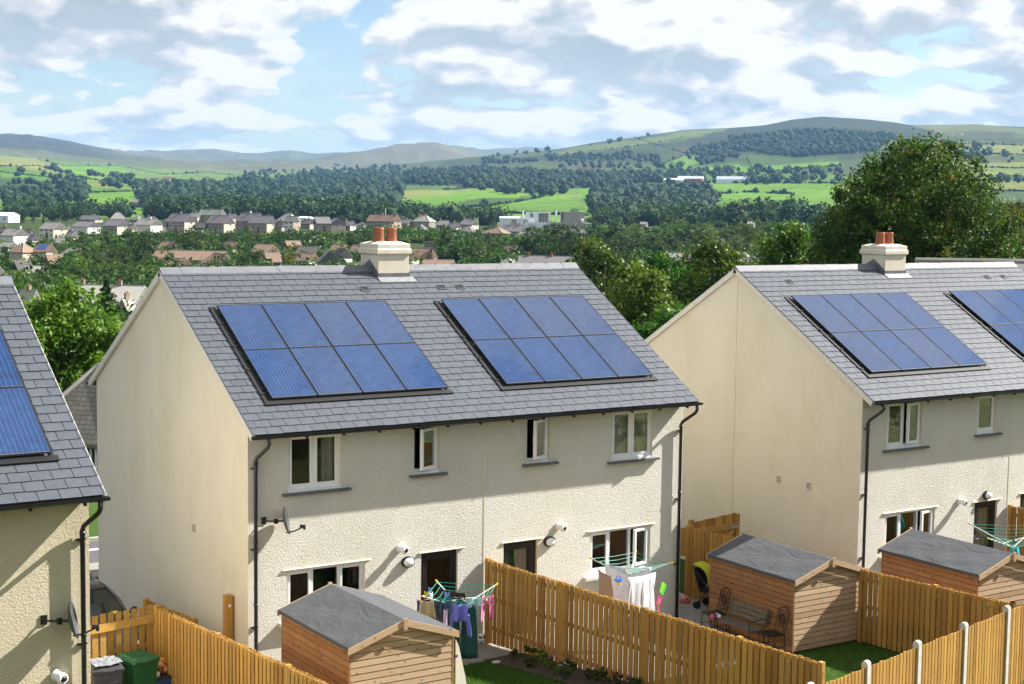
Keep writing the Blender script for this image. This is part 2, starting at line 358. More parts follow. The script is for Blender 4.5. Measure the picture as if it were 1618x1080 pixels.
ROWS = [(40, row(-.2)), (60, row(-2.6)), (100, row(-5.)), (160, row(-8.)), (250, row(-9.6)), (330, row(-9.2)), (430, zy(430, row(417))),
        (530, zy(530, row(389))), (640, zy(640, row([362] * 7 + [368] * 12))), (800, zy(800, row(359))),
        (1100, zy(1100, row([345, 345, 346, 347, 345, 344, 346, 350, 354, 356, 356, 354, 352, 350, 348, 346, 345, 345, 345]))),
        (1500, zy(1500, row([332, 332, 334, 332, 332, 333, 336, 340, 340, 338, 340, 342, 340, 336, 333, 330, 330, 330, 330]))),
        (2000, zy(2000, row([312, 312, 314, 314, 315, 317, 318, 318, 314, 314, 316, 318, 316, 312, 308, 305, 303, 302, 300]))),
        (2600, zy(2600, row([288, 288, 292, 296, 298, 300, 302, 300, 294, 293, 295, 296, 292, 286, 280, 276, 274, 272, 272]))),
        (3200, zy(3200, row([268, 266, 276, 284, 287, 288, 288, 286, 280, 277, 275, 272, 268, 262, 256, 250, 247, 245, 245]))),
        (3800, zy(3800, row([256, 254, 266, 276, 280, 281, 280, 277, 270, 264, 257, 250, 243, 235, 229, 225, 223, 222, 222]))),
        (4500, zy(4500, row([250, 250, 260, 270, 275, 275, 273, 268, 261, 253, 242, 230, 218, 208, 202, 203, 206, 208, 209]))),
        (5200, zy(5200, s1)), (5900, zy(5900, s1 + right * 30 - (1 - right) * 4)),
        (7200, zy(7200, row([226, 229, 236, 250, 260, 263, 262, 262, 262, 268, 268, 268, 268, 268, 268, 268, 268, 268, 268]))),
        (8500, zy(8500, s2)), (9600, zy(9600, s2 + 9)), (11500, zy(11500, s3)), (13500, zy(13500, s3 + 25))]
LD = np.log([r[0] for r in ROWS]); TZ = np.array([r[1] for r in ROWS])
ker = np.array([1, 3, 4, 3, 1.]) / 12.
for i, (d, _) in enumerate(ROWS):
    k = 4 if d < 5000 else 1
    for _ in range(k): TZ[i] = np.convolve(np.pad(TZ[i], 2, 'edge'), ker, 'valid')
LG = np.linspace(LD[0], LD[-1], 420)
TG = np.array([np.interp(LG, LD, TZ[:, j]) for j in range(TZ.shape[1])])
k2 = np.array([1, 2, 3, 2, 1.]) / 9
TG = np.array([np.convolve(np.pad(c, 2, 'edge'), k2, 'valid') for c in TG])      # px, logd
def znear(x, y):
    z = np.where(y < -8.9, .25 + .42 * (-8.9 - y), -.12)
    z = np.where(y < -27.5, 8.06 + .16 * (-27.5 - y), z)
    z = np.where(y > 23, -.12 - .16 * (y - 23), z)
    return z
def zt(x, y):
    x = np.asarray(x, float); y = np.asarray(y, float)
    dx = x - CAM[0]; dy = y - CAM[1]; d = np.hypot(dx, dy) + 1e-6
    ph = (np.arctan2(dx, dy) - YAW + PI) % (2 * PI) - PI
    px = np.clip(809 + FPX * np.tan(np.clip(ph, -.44, .44)), -256, 1900)
    fi = (px + 260) / 4; i = fi.astype(int); fi = fi - i
    ld = np.clip(np.log(d), LG[0], LG[-1] - 1e-6); fj = (ld - LG[0]) / (LG[1] - LG[0]); j = np.minimum(fj.astype(int), 418); fj = fj - j
    z = (TG[i, j] * (1 - fi) + TG[i + 1, j] * fi) * (1 - fj) + (TG[i, j + 1] * (1 - fi) + TG[i + 1, j + 1] * fi) * fj
    amp = np.clip((d - 150) * .0026, 0, 26) * np.where(d > 5800, 3.2, 1.3) * (1 - .75 * np.exp(-((d - 8500) / 420) ** 2) - .75 * np.exp(-((d - 11500) / 600) ** 2) - .6 * np.exp(-((d - 5200) / 300) ** 2))
    z = z + amp * (fbm(x / 420, y / 420, 3, 4) + .55 * fbm(x / 110, y / 110, 9, 3))
    rg_ = np.abs(fbm(x / 900, y / 900, 61, 4)) * np.where(d > 5800, 1, 0) * smooth(5800, 6600, d); z = z + amp * 1.2 * (.2 - rg_) * (d > 5800)
    far_back = smooth(.5, 1.3, np.abs(ph)); z = z * (1 - far_back) + far_back * np.clip(.012 * d, -5, 60)
    w = smooth(46, 66, d) * smooth(21, 30, y) + smooth(80, 140, d)
    w = np.clip(w, 0, 1); w = np.where(y < 21, smooth(70, 140, d), w)
    return znear(x, y) * (1 - w) + z * w
def ground_hit(px, py, dmin=62.):
    px = np.atleast_1d(np.asarray(px, float)); py = np.atleast_1d(np.asarray(py, float))
    v = ray(px, py); h = np.hypot(v[:, 0], v[:, 1]); ds = np.geomspace(dmin, 12500, 520)
    out = np.zeros((len(px), 3)); dd = np.zeros(len(px))
    for a in range(0, len(px), 2000):
        vv = v[a:a + 2000] / h[a:a + 2000, None]
        P = CAM + vv[:, None, :] * ds[None, :, None]
        g = P[..., 2] - zt(P[..., 0], P[..., 1])
        ix = np.argmax(g <= 0, 1); ix = np.where((g <= 0).any(1), ix, len(ds) - 1)
        d = ds[ix]; o = CAM + vv * d[:, None]; o[:, 2] = zt(o[:, 0], o[:, 1])
        out[a:a + 2000] = o; dd[a:a + 2000] = d
    return out, dd
def inpoly(px, py, poly):
    c = np.zeros(px.shape, bool); n = len(poly)
    for i in range(n):
        x1, y1 = poly[i]; x2, y2 = poly[(i + 1) % n]
        if y1 == y2: continue
        k = ((y1 > py) != (y2 > py)) & (px < (x2 - x1) * (py - y1) / (y2 - y1) + x1); c ^= k
    return c
# land cover of the valley and hills (albedo), outlined fields, moor and woods; cloud shade is painted into some dark tones
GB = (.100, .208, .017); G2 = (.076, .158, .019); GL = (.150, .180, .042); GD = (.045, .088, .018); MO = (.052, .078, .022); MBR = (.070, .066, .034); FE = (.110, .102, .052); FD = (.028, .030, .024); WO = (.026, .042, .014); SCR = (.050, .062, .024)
COVER = [
    ([(540, 240), (1900, 150), (1900, 300), (900, 300), (540, 285)], MO, 2500, 6500),
    ([(1080, 205), (1240, 184), (1290, 178), (1400, 186), (1490, 193), (1480, 216), (1400, 222), (1330, 240), (1250, 247), (1150, 238), (1090, 226)], (.030, .040, .020), 2500, 6500),
    ([(900, 232), (1080, 203), (1160, 201), (1090, 218), (960, 238), (880, 242)], (.100, .130, .034), 2500, 6500),
    ([(1420, 192), (1620, 195), (1900, 200), (1900, 222), (1500, 214)], (.100, .115, .038), 2500, 6500),
    ([(1060, 228), (1150, 224), (1165, 252), (1110, 262), (1070, 252)], MBR, 2500, 6500),
    ([(560, 262), (780, 245), (870, 240), (840, 258), (640, 275)], (.062, .076, .028), 2500, 6500),
    ([(860, 243), (1000, 243), (985, 255), (870, 258)], SCR, 2500, 6500), ([(985, 245), (1045, 246), (1040, 257), (1000, 258)], SCR, 2500, 6500),
    ([(880, 262), (960, 258), (950, 268), (890, 270)], MBR, 2500, 6500), ([(750, 250), (850, 248), (850, 258), (760, 262)], SCR, 2500, 6500),
    ([(1040, 262), (1085, 243), (1135, 262), (1100, 276)], GB, 1500, 6500), ([(1078, 262), (1180, 250), (1325, 240), (1330, 262), (1200, 272), (1085, 272)], GB, 1500, 6500),
    ([(900, 268), (1040, 262), (1060, 275), (960, 282), (880, 280)], (.075, .13, .028), 1500, 6500),
    ([(1440, 219), (1618, 225), (1900, 232), (1900, 300), (1618, 312), (1540, 302), (1470, 262)], GL, 1500, 6500),
    ([(1500, 262), (1618, 264), (1900, 268), (1900, 282), (1500, 280)], (.125, .17, .036), 1500, 6500),
    ([(1100, 288), (1330, 289), (1330, 330), (1310, 354), (1100, 352), (1040, 345), (1130, 320)], GB, 900, 6500),
    ([(1115, 316), (1250, 314), (1200, 334), (1120, 336)], G2, 900, 6500),
    ([(910, 300), (1080, 288), (1110, 292), (1090, 300), (920, 312)], GB, 900, 6500), ([(1060, 274), (1320, 276), (1340, 290), (1060, 288)], G2, 900, 6500),
    ([(620, 335), (630, 318), (700, 300), (760, 296), (800, 300), (830, 305), (920, 310), (928, 325), (930, 352), (800, 352), (640, 348)], GB, 900, 6500),
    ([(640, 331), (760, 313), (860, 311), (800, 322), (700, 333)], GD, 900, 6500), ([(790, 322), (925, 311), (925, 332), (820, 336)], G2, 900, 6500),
    ([(575, 322), (612, 321), (612, 332), (570, 333)], GB, 900, 6500), ([(620, 300), (740, 288), (820, 305), (760, 297), (700, 308), (630, 316)], GL, 900, 6500),
    ([(560, 286), (740, 290), (735, 300), (570, 300)], (.065, .12, .022), 900, 6500),
    ([(1540, 300), (1900, 305), (1900, 345), (1540, 342)], (.040, .075, .02), 900, 6500),
    ([(540, 277), (760, 264), (900, 275), (1080, 272), (1080, 284), (900, 298), (760, 296), (640, 290), (540, 288)], WO, 900, 6500),
    ([(930, 310), (960, 298), (1110, 296), (1135, 318), (1100, 345), (940, 345)], WO, 900, 6500),
    ([(1150, 216), (1290, 206), (1420, 215), (1380, 240), (1260, 248), (1160, 242)], WO, 900, 6500),
    ([(-250, 246), (100, 255), (200, 262), (560, 264), (560, 300), (-250, 300)], (.10, .145, .038), 3000, 6800),
    ([(-250, 246), (0, 246), (60, 250), (105, 262), (110, 276), (0, 263), (-250, 262)], (.165, .18, .052), 1500, 6500),
    ([(95, 262), (190, 262), (215, 275), (250, 292), (180, 289), (110, 279)], GB, 1500, 6500),
    ([(-250, 262), (0, 263), (110, 279), (100, 298), (-250, 296)], G2, 1200, 6500), ([(-250, 292), (0, 281), (110, 286), (100, 312), (-250, 320)], (.036, .070, .02), 1200, 6500),  # the darker second field has cloud shade painted into its green
    ([(130, 305), (235, 302), (240, 327), (190, 332), (150, 320)], GB, 1000, 6500), ([(-250, 326), (25, 327), (60, 338), (25, 347), (-250, 347)], GB, 900, 6500), ([(80, 327), (185, 326), (260, 345), (80, 345)], GB, 900, 6500),
    ([(150, 280), (250, 285), (245, 293), (160, 290)], GL, 1500, 6500), ([(200, 264), (330, 272), (400, 282), (300, 291), (250, 285)], (.10, .16, .03), 1500, 6500),
    ([(240, 293), (430, 284), (560, 272), (640, 290), (625, 338), (240, 338), (230, 305)], WO, 900, 6500),
    ([(440, 300), (516, 296), (512, 306), (445, 311)], GB, 900, 6500), ([(320, 286), (400, 283), (395, 289), (330, 293)], G2, 900, 6500)]
def make_land():
    ph = [(math.atan((p - 809) / FPX)) for p in np.arange(-256, 1901, 3.6)]
    side = np.linspace(ph[-1], 2 * PI + ph[0], 58)[1:-1]
    PHI = np.concatenate([ph, side]) + YAW
    D = np.concatenate([np.arange(1.5, 62, 1.5), np.geomspace(63, 14000, 215)])
    A, R_ = np.meshgrid(PHI, D, indexing='ij')
    X = CAM[0] + R_ * np.sin(A); Y = CAM[1] + R_ * np.cos(A); Z = zt(X, Y)
    nA, nD = A.shape; V = np.stack([X, Y, Z], -1).reshape(-1, 3)
    d = R_.ravel(); pp = pix(V); fr = ((V - CAM) @ RM.T)[:, 2] > 1
    n1 = fbm(V[:, 0] / 160, V[:, 1] / 160, 21, 4); n2 = fbm(V[:, 0] / 700, V[:, 1] / 700, 31, 3)
    col = np.tile(np.array([.036, .062, .015]), (len(V), 1))
    far = smooth(5300, 6000, d)[:, None]
    base = np.array(G2) * (1 + 1.2 * n2[:, None]); base = np.where((n1 > .12)[:, None], np.array(GL), base)
    col = np.where((d > 1120)[:, None], base, col)
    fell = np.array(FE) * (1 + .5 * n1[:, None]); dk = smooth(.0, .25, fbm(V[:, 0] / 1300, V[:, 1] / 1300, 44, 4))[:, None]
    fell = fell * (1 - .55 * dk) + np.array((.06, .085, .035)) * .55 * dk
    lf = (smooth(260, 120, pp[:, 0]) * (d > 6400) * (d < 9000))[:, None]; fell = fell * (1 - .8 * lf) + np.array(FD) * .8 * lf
    px = pp[:, 0] + 12 * n1; py = pp[:, 1] + 3.0 * fbm(V[:, 0] / 90, V[:, 1] / 90, 77, 3)
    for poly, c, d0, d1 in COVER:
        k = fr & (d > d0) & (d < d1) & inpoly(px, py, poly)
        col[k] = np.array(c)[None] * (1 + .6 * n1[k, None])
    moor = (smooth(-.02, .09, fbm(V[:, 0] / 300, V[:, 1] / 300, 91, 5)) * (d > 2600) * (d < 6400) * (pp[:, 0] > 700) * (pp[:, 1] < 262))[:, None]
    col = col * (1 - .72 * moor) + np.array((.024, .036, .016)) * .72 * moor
    col = col * (1 - far) + fell * far
    bk = smooth(-9.2, -10.5, V[:, 1])[:, None] * smooth(80, 40, d)[:, None]; col = col * (1 - bk) + np.array([.125, .130, .050]) * bk
    b = (np.arange(nA)[:, None] * nD + np.arange(nD - 1)[None]); c = ((np.arange(nA)[:, None] + 1) % nA) * nD + np.arange(nD - 1)[None]
    F = np.stack([b, b + 1, c + 1, c], -1).reshape(-1, 4)[:, ::-1]
    m = NT('land'); co = m.coord()
    cv = m.n('Attribute', attribute_name='cover').outputs[0]
    fn = m.noise(co, .035, 8, .65); f2 = m.noise(co, .9, 4, .6); stripe = m.noise(m.mapv(co, (.012, .05, 1)), 1, 3)
    cc = m.mix(1., cv, m.ramp(fn, [(.28, (.62, .66, .62)), (.72, (1.30, 1.24, 1.2))]), 'MULTIPLY')
    cc = m.mix(1., cc, m.ramp(f2, [(.3, (.82, .82, .82)), (.7, (1.14, 1.14, 1.14))]), 'MULTIPLY')
    cc = m.mix(1., cc, m.ramp(stripe, [(.35, (.9, .92, .9)), (.65, (1.08, 1.06, 1.0))]), 'MULTIPLY')
    m.p(col=cc, rough=.95, spec=.1, normal=m.bump(fn, .5, 3.))
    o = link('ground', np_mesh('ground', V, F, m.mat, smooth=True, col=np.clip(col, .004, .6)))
    tag(o, kind='structure')
make_land()

# ------------------------------------------------------------------ light, sky, clouds
SUN = Vector((4.3, -1.0, 3.5)).normalized()
def make_light():
    ld = bpy.data.lights.new('sun', 'SUN'); lo = bpy.data.objects.new('sun', ld); COL.objects.link(lo)
    ld.energy = SUN_E; ld.angle = rad(.53); ld.color = (1., .945, .86)
    lo.rotation_euler = SUN.to_track_quat('Z', 'Y').to_euler(); lo.location = (60, -20, 60)
    w = bpy.data.worlds.new('World'); SC.world = w; w.use_nodes = True; t = w.node_tree; t.nodes.clear()
    class W(NT):
        def __init__(s): s.t = t
    m = W()
    sky = m.n('TexSky', sky_type='NISHITA'); sky.sun_disc = False; sky.sun_elevation = math.asin(SUN.z); sky.sun_rotation = math.atan2(SUN.x, SUN.y)
    sky.altitude = 100; sky.air_density = 1.; sky.dust_density = .6; sky.ozone_density = 1.5
    g = m.coord('Generated'); sp = m.n('SeparateXYZ', _in={'Vector': g})
    el = m.math('LOGARITHM', m.math('ADD', m.math('MAXIMUM', sp.outputs[2], -.02), .10), 2.71828)
    v = m.n('CombineXYZ', _in={'X': m.math('MULTIPLY', sp.outputs[0], 9.0), 'Y': m.math('MULTIPLY', sp.outputs[1], 9.0), 'Z': m.math('MULTIPLY', el, 3.7)}).outputs[0]
    v0 = m.mapv(v, loc=CLOUD_OFF)
    wrp = m.n('TexNoise', _in={'Vector': v0, 'Scale': 2.2, 'Detail': 3.}).outputs[1]
    v0 = m.n('VectorMath', operation='MULTIPLY_ADD', _in={0: wrp, 1: (.20, .20, .20), 2: v0}).outputs[0]
    def dens(vv):
        a = m.noise(vv, .85, 2., .4); b = m.noise(vv, 2.6, 10, .62)
        bil = m.math('SUBTRACT', 1., m.vor(vv, 2.6, 'SMOOTH_F1')); bil2 = m.math('SUBTRACT', 1., m.vor(vv, 6.5, 'SMOOTH_F1'))
        return m.math('ADD', m.math('ADD', m.math('MULTIPLY', a, .85), m.math('MULTIPLY', b, .34)), m.math('ADD', m.math('MULTIPLY', bil, .27), m.math('MULTIPLY', bil2, .13)))
    d0 = dens(v0); d1 = dens(m.mapv(v0, loc=(.08, -.10, .24)))
    cov = m.fr(d0, CL0, CL0 + .03); thick = m.fr(d0, CL0 + .02, CL0 + .26)
    lit = m.fr(m.math('SUBTRACT', d0, d1), -.075, .085)
    soft = m.noise(m.mapv(v0, loc=(9, 9, 9)), 1.4, 5, .6)
    lit = m.math('ADD', m.math('MULTIPLY', lit, .80), m.math('MULTIPLY', soft, .36))
    lit = m.math('SUBTRACT', lit, m.math('MULTIPLY', thick, .16))
    cc = m.ramp(lit, [(.0, (.54, .625, .67)), (.24, (.71, .775, .805)), (.44, (.90, .90, .90)), (.66, (1.20, 1.16, 1.10))])
    veil = m.math('MULTIPLY', m.fr(m.noise(m.mapv(v0, loc=(5, 2, 7)), 1.1, 7, .65), .40, .72), .34)
    a = m.math('MAXIMUM', m.math('MULTIPLY', cov, m.fr(thick, 0, .3, .78, 1.)), veil)
    b1 = m.n('Background', _in={'Color': m.hsv(sky.outputs[0], .505, 1.15, 1.), 'Strength': SKY_S}); b2 = m.n('Background', _in={'Color': cc, 'Strength': CLOUD_S})
    mx = m.n('MixShader', _in={0: a}); t.links.new(b1.outputs[0], mx.inputs[1]); t.links.new(b2.outputs[0], mx.inputs[2])
    out = m.n('OutputWorld'); t.links.new(mx.outputs[0], out.inputs[0])
    SC.view_settings.view_transform = 'Standard'; SC.view_settings.look = 'None'; SC.view_settings.gamma = 1; SC.view_settings.exposure = EXPO
SUN_E, SKY_S, CLOUD_S, EXPO, CLOUD_OFF, CL0 = 4.6, .055, .325, 1.48, (2.9, 1.9, .2), .735
make_light()
def make_haze():
    b = MB(); b.box(-14300, 14300, -14300, 14300, -160, 520)
    m = NT('haze_air'); m.t.nodes.remove(m.b)
    pv = m.n('VolumePrincipled', _in={'Color': (.31, .58, 1.), 'Density': HAZE, 'Anisotropy': .1}); m.t.links.new(pv.outputs[0], m.out.inputs['Volume'])
    o = b.build('haze', m.mat); tag(o, kind='stuff')
HAZE = 4.8e-5
make_haze()
# ------------------------------------------------------------------ the semi-detached houses
HW, HH, EZ, WO_ = 11.066, 2.936, 5.17, .39           # roof length, rise, eave height, wall set-back
SL = math.hypot(5, HH); CT, ST = 5 / SL, HH / SL     # slope
def rp(x, s, h=0.): return Vector((x, s * CT - h * ST, EZ + s * ST + h * CT))          # front slope point
def rpb(x, s, h=0.): return Vector((x, 10 - s * CT + h * ST, EZ + s * ST + h * CT))    # back slope
def holes_wall(mb, x0, x1, z0, z1, y, holes, depth=.11, mi=0, ri=1):
    xs = sorted({x0, x1, *[h[0] for h in holes], *[h[1] for h in holes]}); zs = sorted({z0, z1, *[h[2] for h in holes], *[h[3] for h in holes]})
    for i in range(len(xs) - 1):
        for k in range(len(zs) - 1):
            cx, cz = (xs[i] + xs[i + 1]) / 2, (zs[k] + zs[k + 1]) / 2
            if any(h[0] < cx < h[1] and h[2] < cz < h[3] for h in holes): continue
            mb.add([(xs[i], y, zs[k]), (xs[i + 1], y, zs[k]), (xs[i + 1], y, zs[k + 1]), (xs[i], y, zs[k + 1])], [(0, 1, 2, 3)], mi)
    for a, b, c, d in [h[:4] for h in holes]:
        yy = y + depth
        mb.add([(a, y, c), (a, yy, c), (a, yy, d), (a, y, d)], [(0, 1, 2, 3)], ri); mb.add([(b, y, c), (b, yy, c), (b, yy, d), (b, y, d)], [(3, 2, 1, 0)], ri)
        mb.add([(a, y, d), (a, yy, d), (b, yy, d), (b, y, d)], [(0, 1, 2, 3)], ri); mb.add([(a, y, c), (b, y, c), (b, yy, c), (a, yy, c)], [(0, 1, 2, 3)], ri)

def frame_ring(mb, x0, x1, z0, z1, y0, y1, w, mi=0):
    mb.box(x0, x0 + w, y0, y1, z0, z1, mi); mb.box(x1 - w, x1, y0, y1, z0, z1, mi)
    mb.box(x0 + w, x1 - w, y0 + .002, y1 - .002, z0, z0 + w, mi); mb.box(x0 + w, x1 - w, y0 + .002, y1 - .002, z1 - w, z1, mi)

def window(house, x0, x1, z0, z1, lights, openl=-1, ang=0, sill='slate', sx=(.13, .2), curtains=(), label=None, drip=False):
    """a upvc window set back in its opening: frame, panes, sash, sill"""
    y = WO_ + .055; w = thing_part('window', house, label)
    fr = MB(); frame_ring(fr, x0, x1, z0 + .045, z1, y, y + .07, .055)
    fr.box(x0 - .0, x1, y - .05, y + .07, z0, z0 + .043)      # upvc cill nose
    n = len(lights); xs = [x0 + .055]
    tot = sum(lights)
    for l in lights: xs.append(xs[-1] + (x1 - x0 - .11) * l / tot)
    for k in range(1, n): fr.box(xs[k] - .03, xs[k] + .03, y + .003, y + .067, z0 + .10, z1 - .055)
    gl = MB()
    for k in range(n):
        a, b = xs[k] + (.03 if k else 0), xs[k + 1] - (.03 if k < n - 1 else 0); c, d = z0 + .10, z1 - .055
        if k == openl: continue
        if k in (0, n - 1) or n == 2: frame_ring(fr, a + .002, b - .002, c + .002, d - .002, y - .012, y + .03, .045); g = .045
        else: g = .004
        gl.box(a + g, b - g, y + .012, y + .016, c + g, d - g)
    link('frame', fr.mesh('frame', M['white_upvc']), w)
    if openl >= 0:
        a, b = xs[openl] + (.03 if openl else 0), xs[openl + 1] - (.03 if openl < n - 1 else 0); c, d = z0 + .10, z1 - .055
        s = MB(); ww = b - a - .004
        frame_ring(s, -ww, 0, c + .002, d - .002, -.02, .04, .055)
        s.box(-ww + .02, -ww + .05, .04, .06, (c + d) / 2 - .05, (c + d) / 2 + .07)
        q = MB(); q.box(-ww + .056, -.056, .012, .017, c + .058, d - .058)
        so = link('sash', s.mesh('sash', M['white_upvc']), w); so.location = (b, y - .01, 0); so.rotation_euler = (0, 0, rad(ang))
        po = link('pane', q.mesh('pane', M['glass']), w); po.location = so.location; po.rotation_euler = so.rotation_euler
    if gl.v: link('pane', gl.mesh('pane', M['glass']), w)
    for kind, a, b in curtains:
        cb = MB(); N = 22; X = [x0 + (x1 - x0) * (a + (b - a) * i / N) for i in range(N + 1)]
        vs = []; 
        for i, xx in enumerate(X):
            yy = y + .17 + .03 * math.sin(i * 1.9)
            vs += [(xx, yy, z0 + .05), (xx, yy, z1 - .03)]
        cb.add(vs, [(2 * i, 2 * i + 2, 2 * i + 3, 2 * i + 1) for i in range(N)])
        link('curtain', cb.mesh('curtain', M[kind]), w)
    sb = MB()
    if sill == 'slate': sb.box(x0 - sx[0], x1 + sx[1], WO_ - .10, WO_ + .05, z0 - .055, z0 - .008)
    else:
        sb.box(x0 - .17, x1 + .12, WO_ - .11, WO_ + .05, z0 - .10, z0 - .003); sb.box(x0 - .17, x1 + .12, WO_ - .125, WO_ - .11, z0 - .075, z0 - .02)
    link('sill', sb.mesh('sill', M['sill_slate'] if sill == 'slate' else M['barge']), w)
    if drip: drip_mould(w, x0 - .09, x1 + .12, z1 + .015)
    return w
def drip_mould(p, a, b, z):
    d = MB(); d.add([(a, WO_ - .032, z), (b, WO_ - .032, z), (b, WO_ + .02, z), (a, WO_ + .02, z), (a, WO_ - .026, z + .008), (b, WO_ - .026, z + .008), (b, WO_ + .02, z + .03), (a, WO_ + .02, z + .03)],
        [(3, 2, 1, 0), (4, 5, 6, 7), (0, 1, 5, 4), (1, 2, 6, 5), (3, 0, 4, 7), (2, 3, 7, 6)])
    link('drip_mould', d.mesh('drip_mould', M['smooth_render']), p)
def thing_part(name, parent, label=None):
    o = bpy.data.objects.new(name, None); o.empty_display_size = .1; COL.objects.link(o); o.parent = parent
    if label: o['label'] = label
    return o
def door(house, x0, x1, z0, z1, curtain=None):
    d = thing_part('door', house); y = WO_ + .06; fr = MB()
    frame_ring(fr, x0, x1, z0, z1, y, y + .07, .06); frame_ring(fr, x0 + .062, x1 - .062, z0 + .062, z1 - .062, y - .008, y + .05, .11)
    fr.box(x0 + .17, x1 - .17, y, y + .04, z0 + .17, z0 + .62)
    fr.box(x0 + .17, x1 - .17, y - .006, y + .045, z0 + .62, z0 + .70)
    link('frame', fr.mesh('frame', M['door_black']), d)
    g = MB(); g.box(x0 + .172, x1 - .172, y + .018, y + .022, z0 + .70, z1 - .172); link('pane', g.mesh('pane', M['glass']), d)
    h = MB(); h.box(x0 + .09, x0 + .13, y - .025, y - .008, z0 + .95, z0 + 1.17); h.bar((x0 + .11, y - .05, z0 + 1.08), (x0 + .23, y - .05, z0 + 1.08), .011); h.bar((x0 + .11, y - .05, z0 + 1.08), (x0 + .11, y - .008, z0 + 1.08), .011)
    link('handle', h.mesh('handle', M['panel_edge']), d)
    if curtain:
        cb = MB(); N = 20; vs = []; a, b = curtain
        for i in range(N + 1):
            f = a + (b - a) * i / N
            for q in range(7):
                zz = z1 - .1 - q / 6 * (z1 - z0 - .3); pull = .42 * math.sin(q / 6 * 1.6) ** 2
                vs.append((x0 + (x1 - x0) * (f + (b - f) * pull * .8), y + .14 + .025 * math.sin(i * 1.8), zz))
        cb.add(vs, [(i * 7 + q, i * 7 + q + 1, (i + 1) * 7 + q + 1, (i + 1) * 7 + q) for i in range(N) for q in range(6)])
        link('curtain', cb.mesh('curtain', M['curtain']), d)
    drip_mould(d, x0 - .06, x1 + .16, z1 + .02)

def slates(seed, vents=()):
    """front and back slope, every slate a thin wedge of its own"""
    rg = random.Random(seed); mb = MB(); n = 26; g = SL / n; w = .315
    for side in (0, 1):
        P = rp if side == 0 else rpb
        for r in range(n):
            s0 = r * g - .03; s1 = s0 + g * 1.35 if r < n - 1 else s0 + g * 1.0; x = -w * .5 if r % 2 else 0.
            while x < HW - .01:
                a, b = max(x, 0) + .005, min(x + w, HW) - .005; x += w
                if b - a < .02: continue
                hid = False
                t = min(1, max(0, rg.gauss(.5, .15))); k = rg.uniform(-.004, .004); e = rg.uniform(-.006, .004); lf = rg.uniform(0, .005)
                top = [P(a, s0 + e, .022 + lf), P(b, s0 + e + k, .022 + lf * .6), P(b, s1, .004), P(a, s1, .004)]
                bot = [P(a, s0 + e, .012 + lf), P(b, s0 + e + k, .012 + lf * .6), P(b, s1, -.004), P(a, s1, -.004)]
                if side == 0: mb.hexa(bot + top, 0, t)
                else: mb.hexa([bot[1], bot[0], bot[3], bot[2], top[1], top[0], top[3], top[2]], 0, t)
    return mb
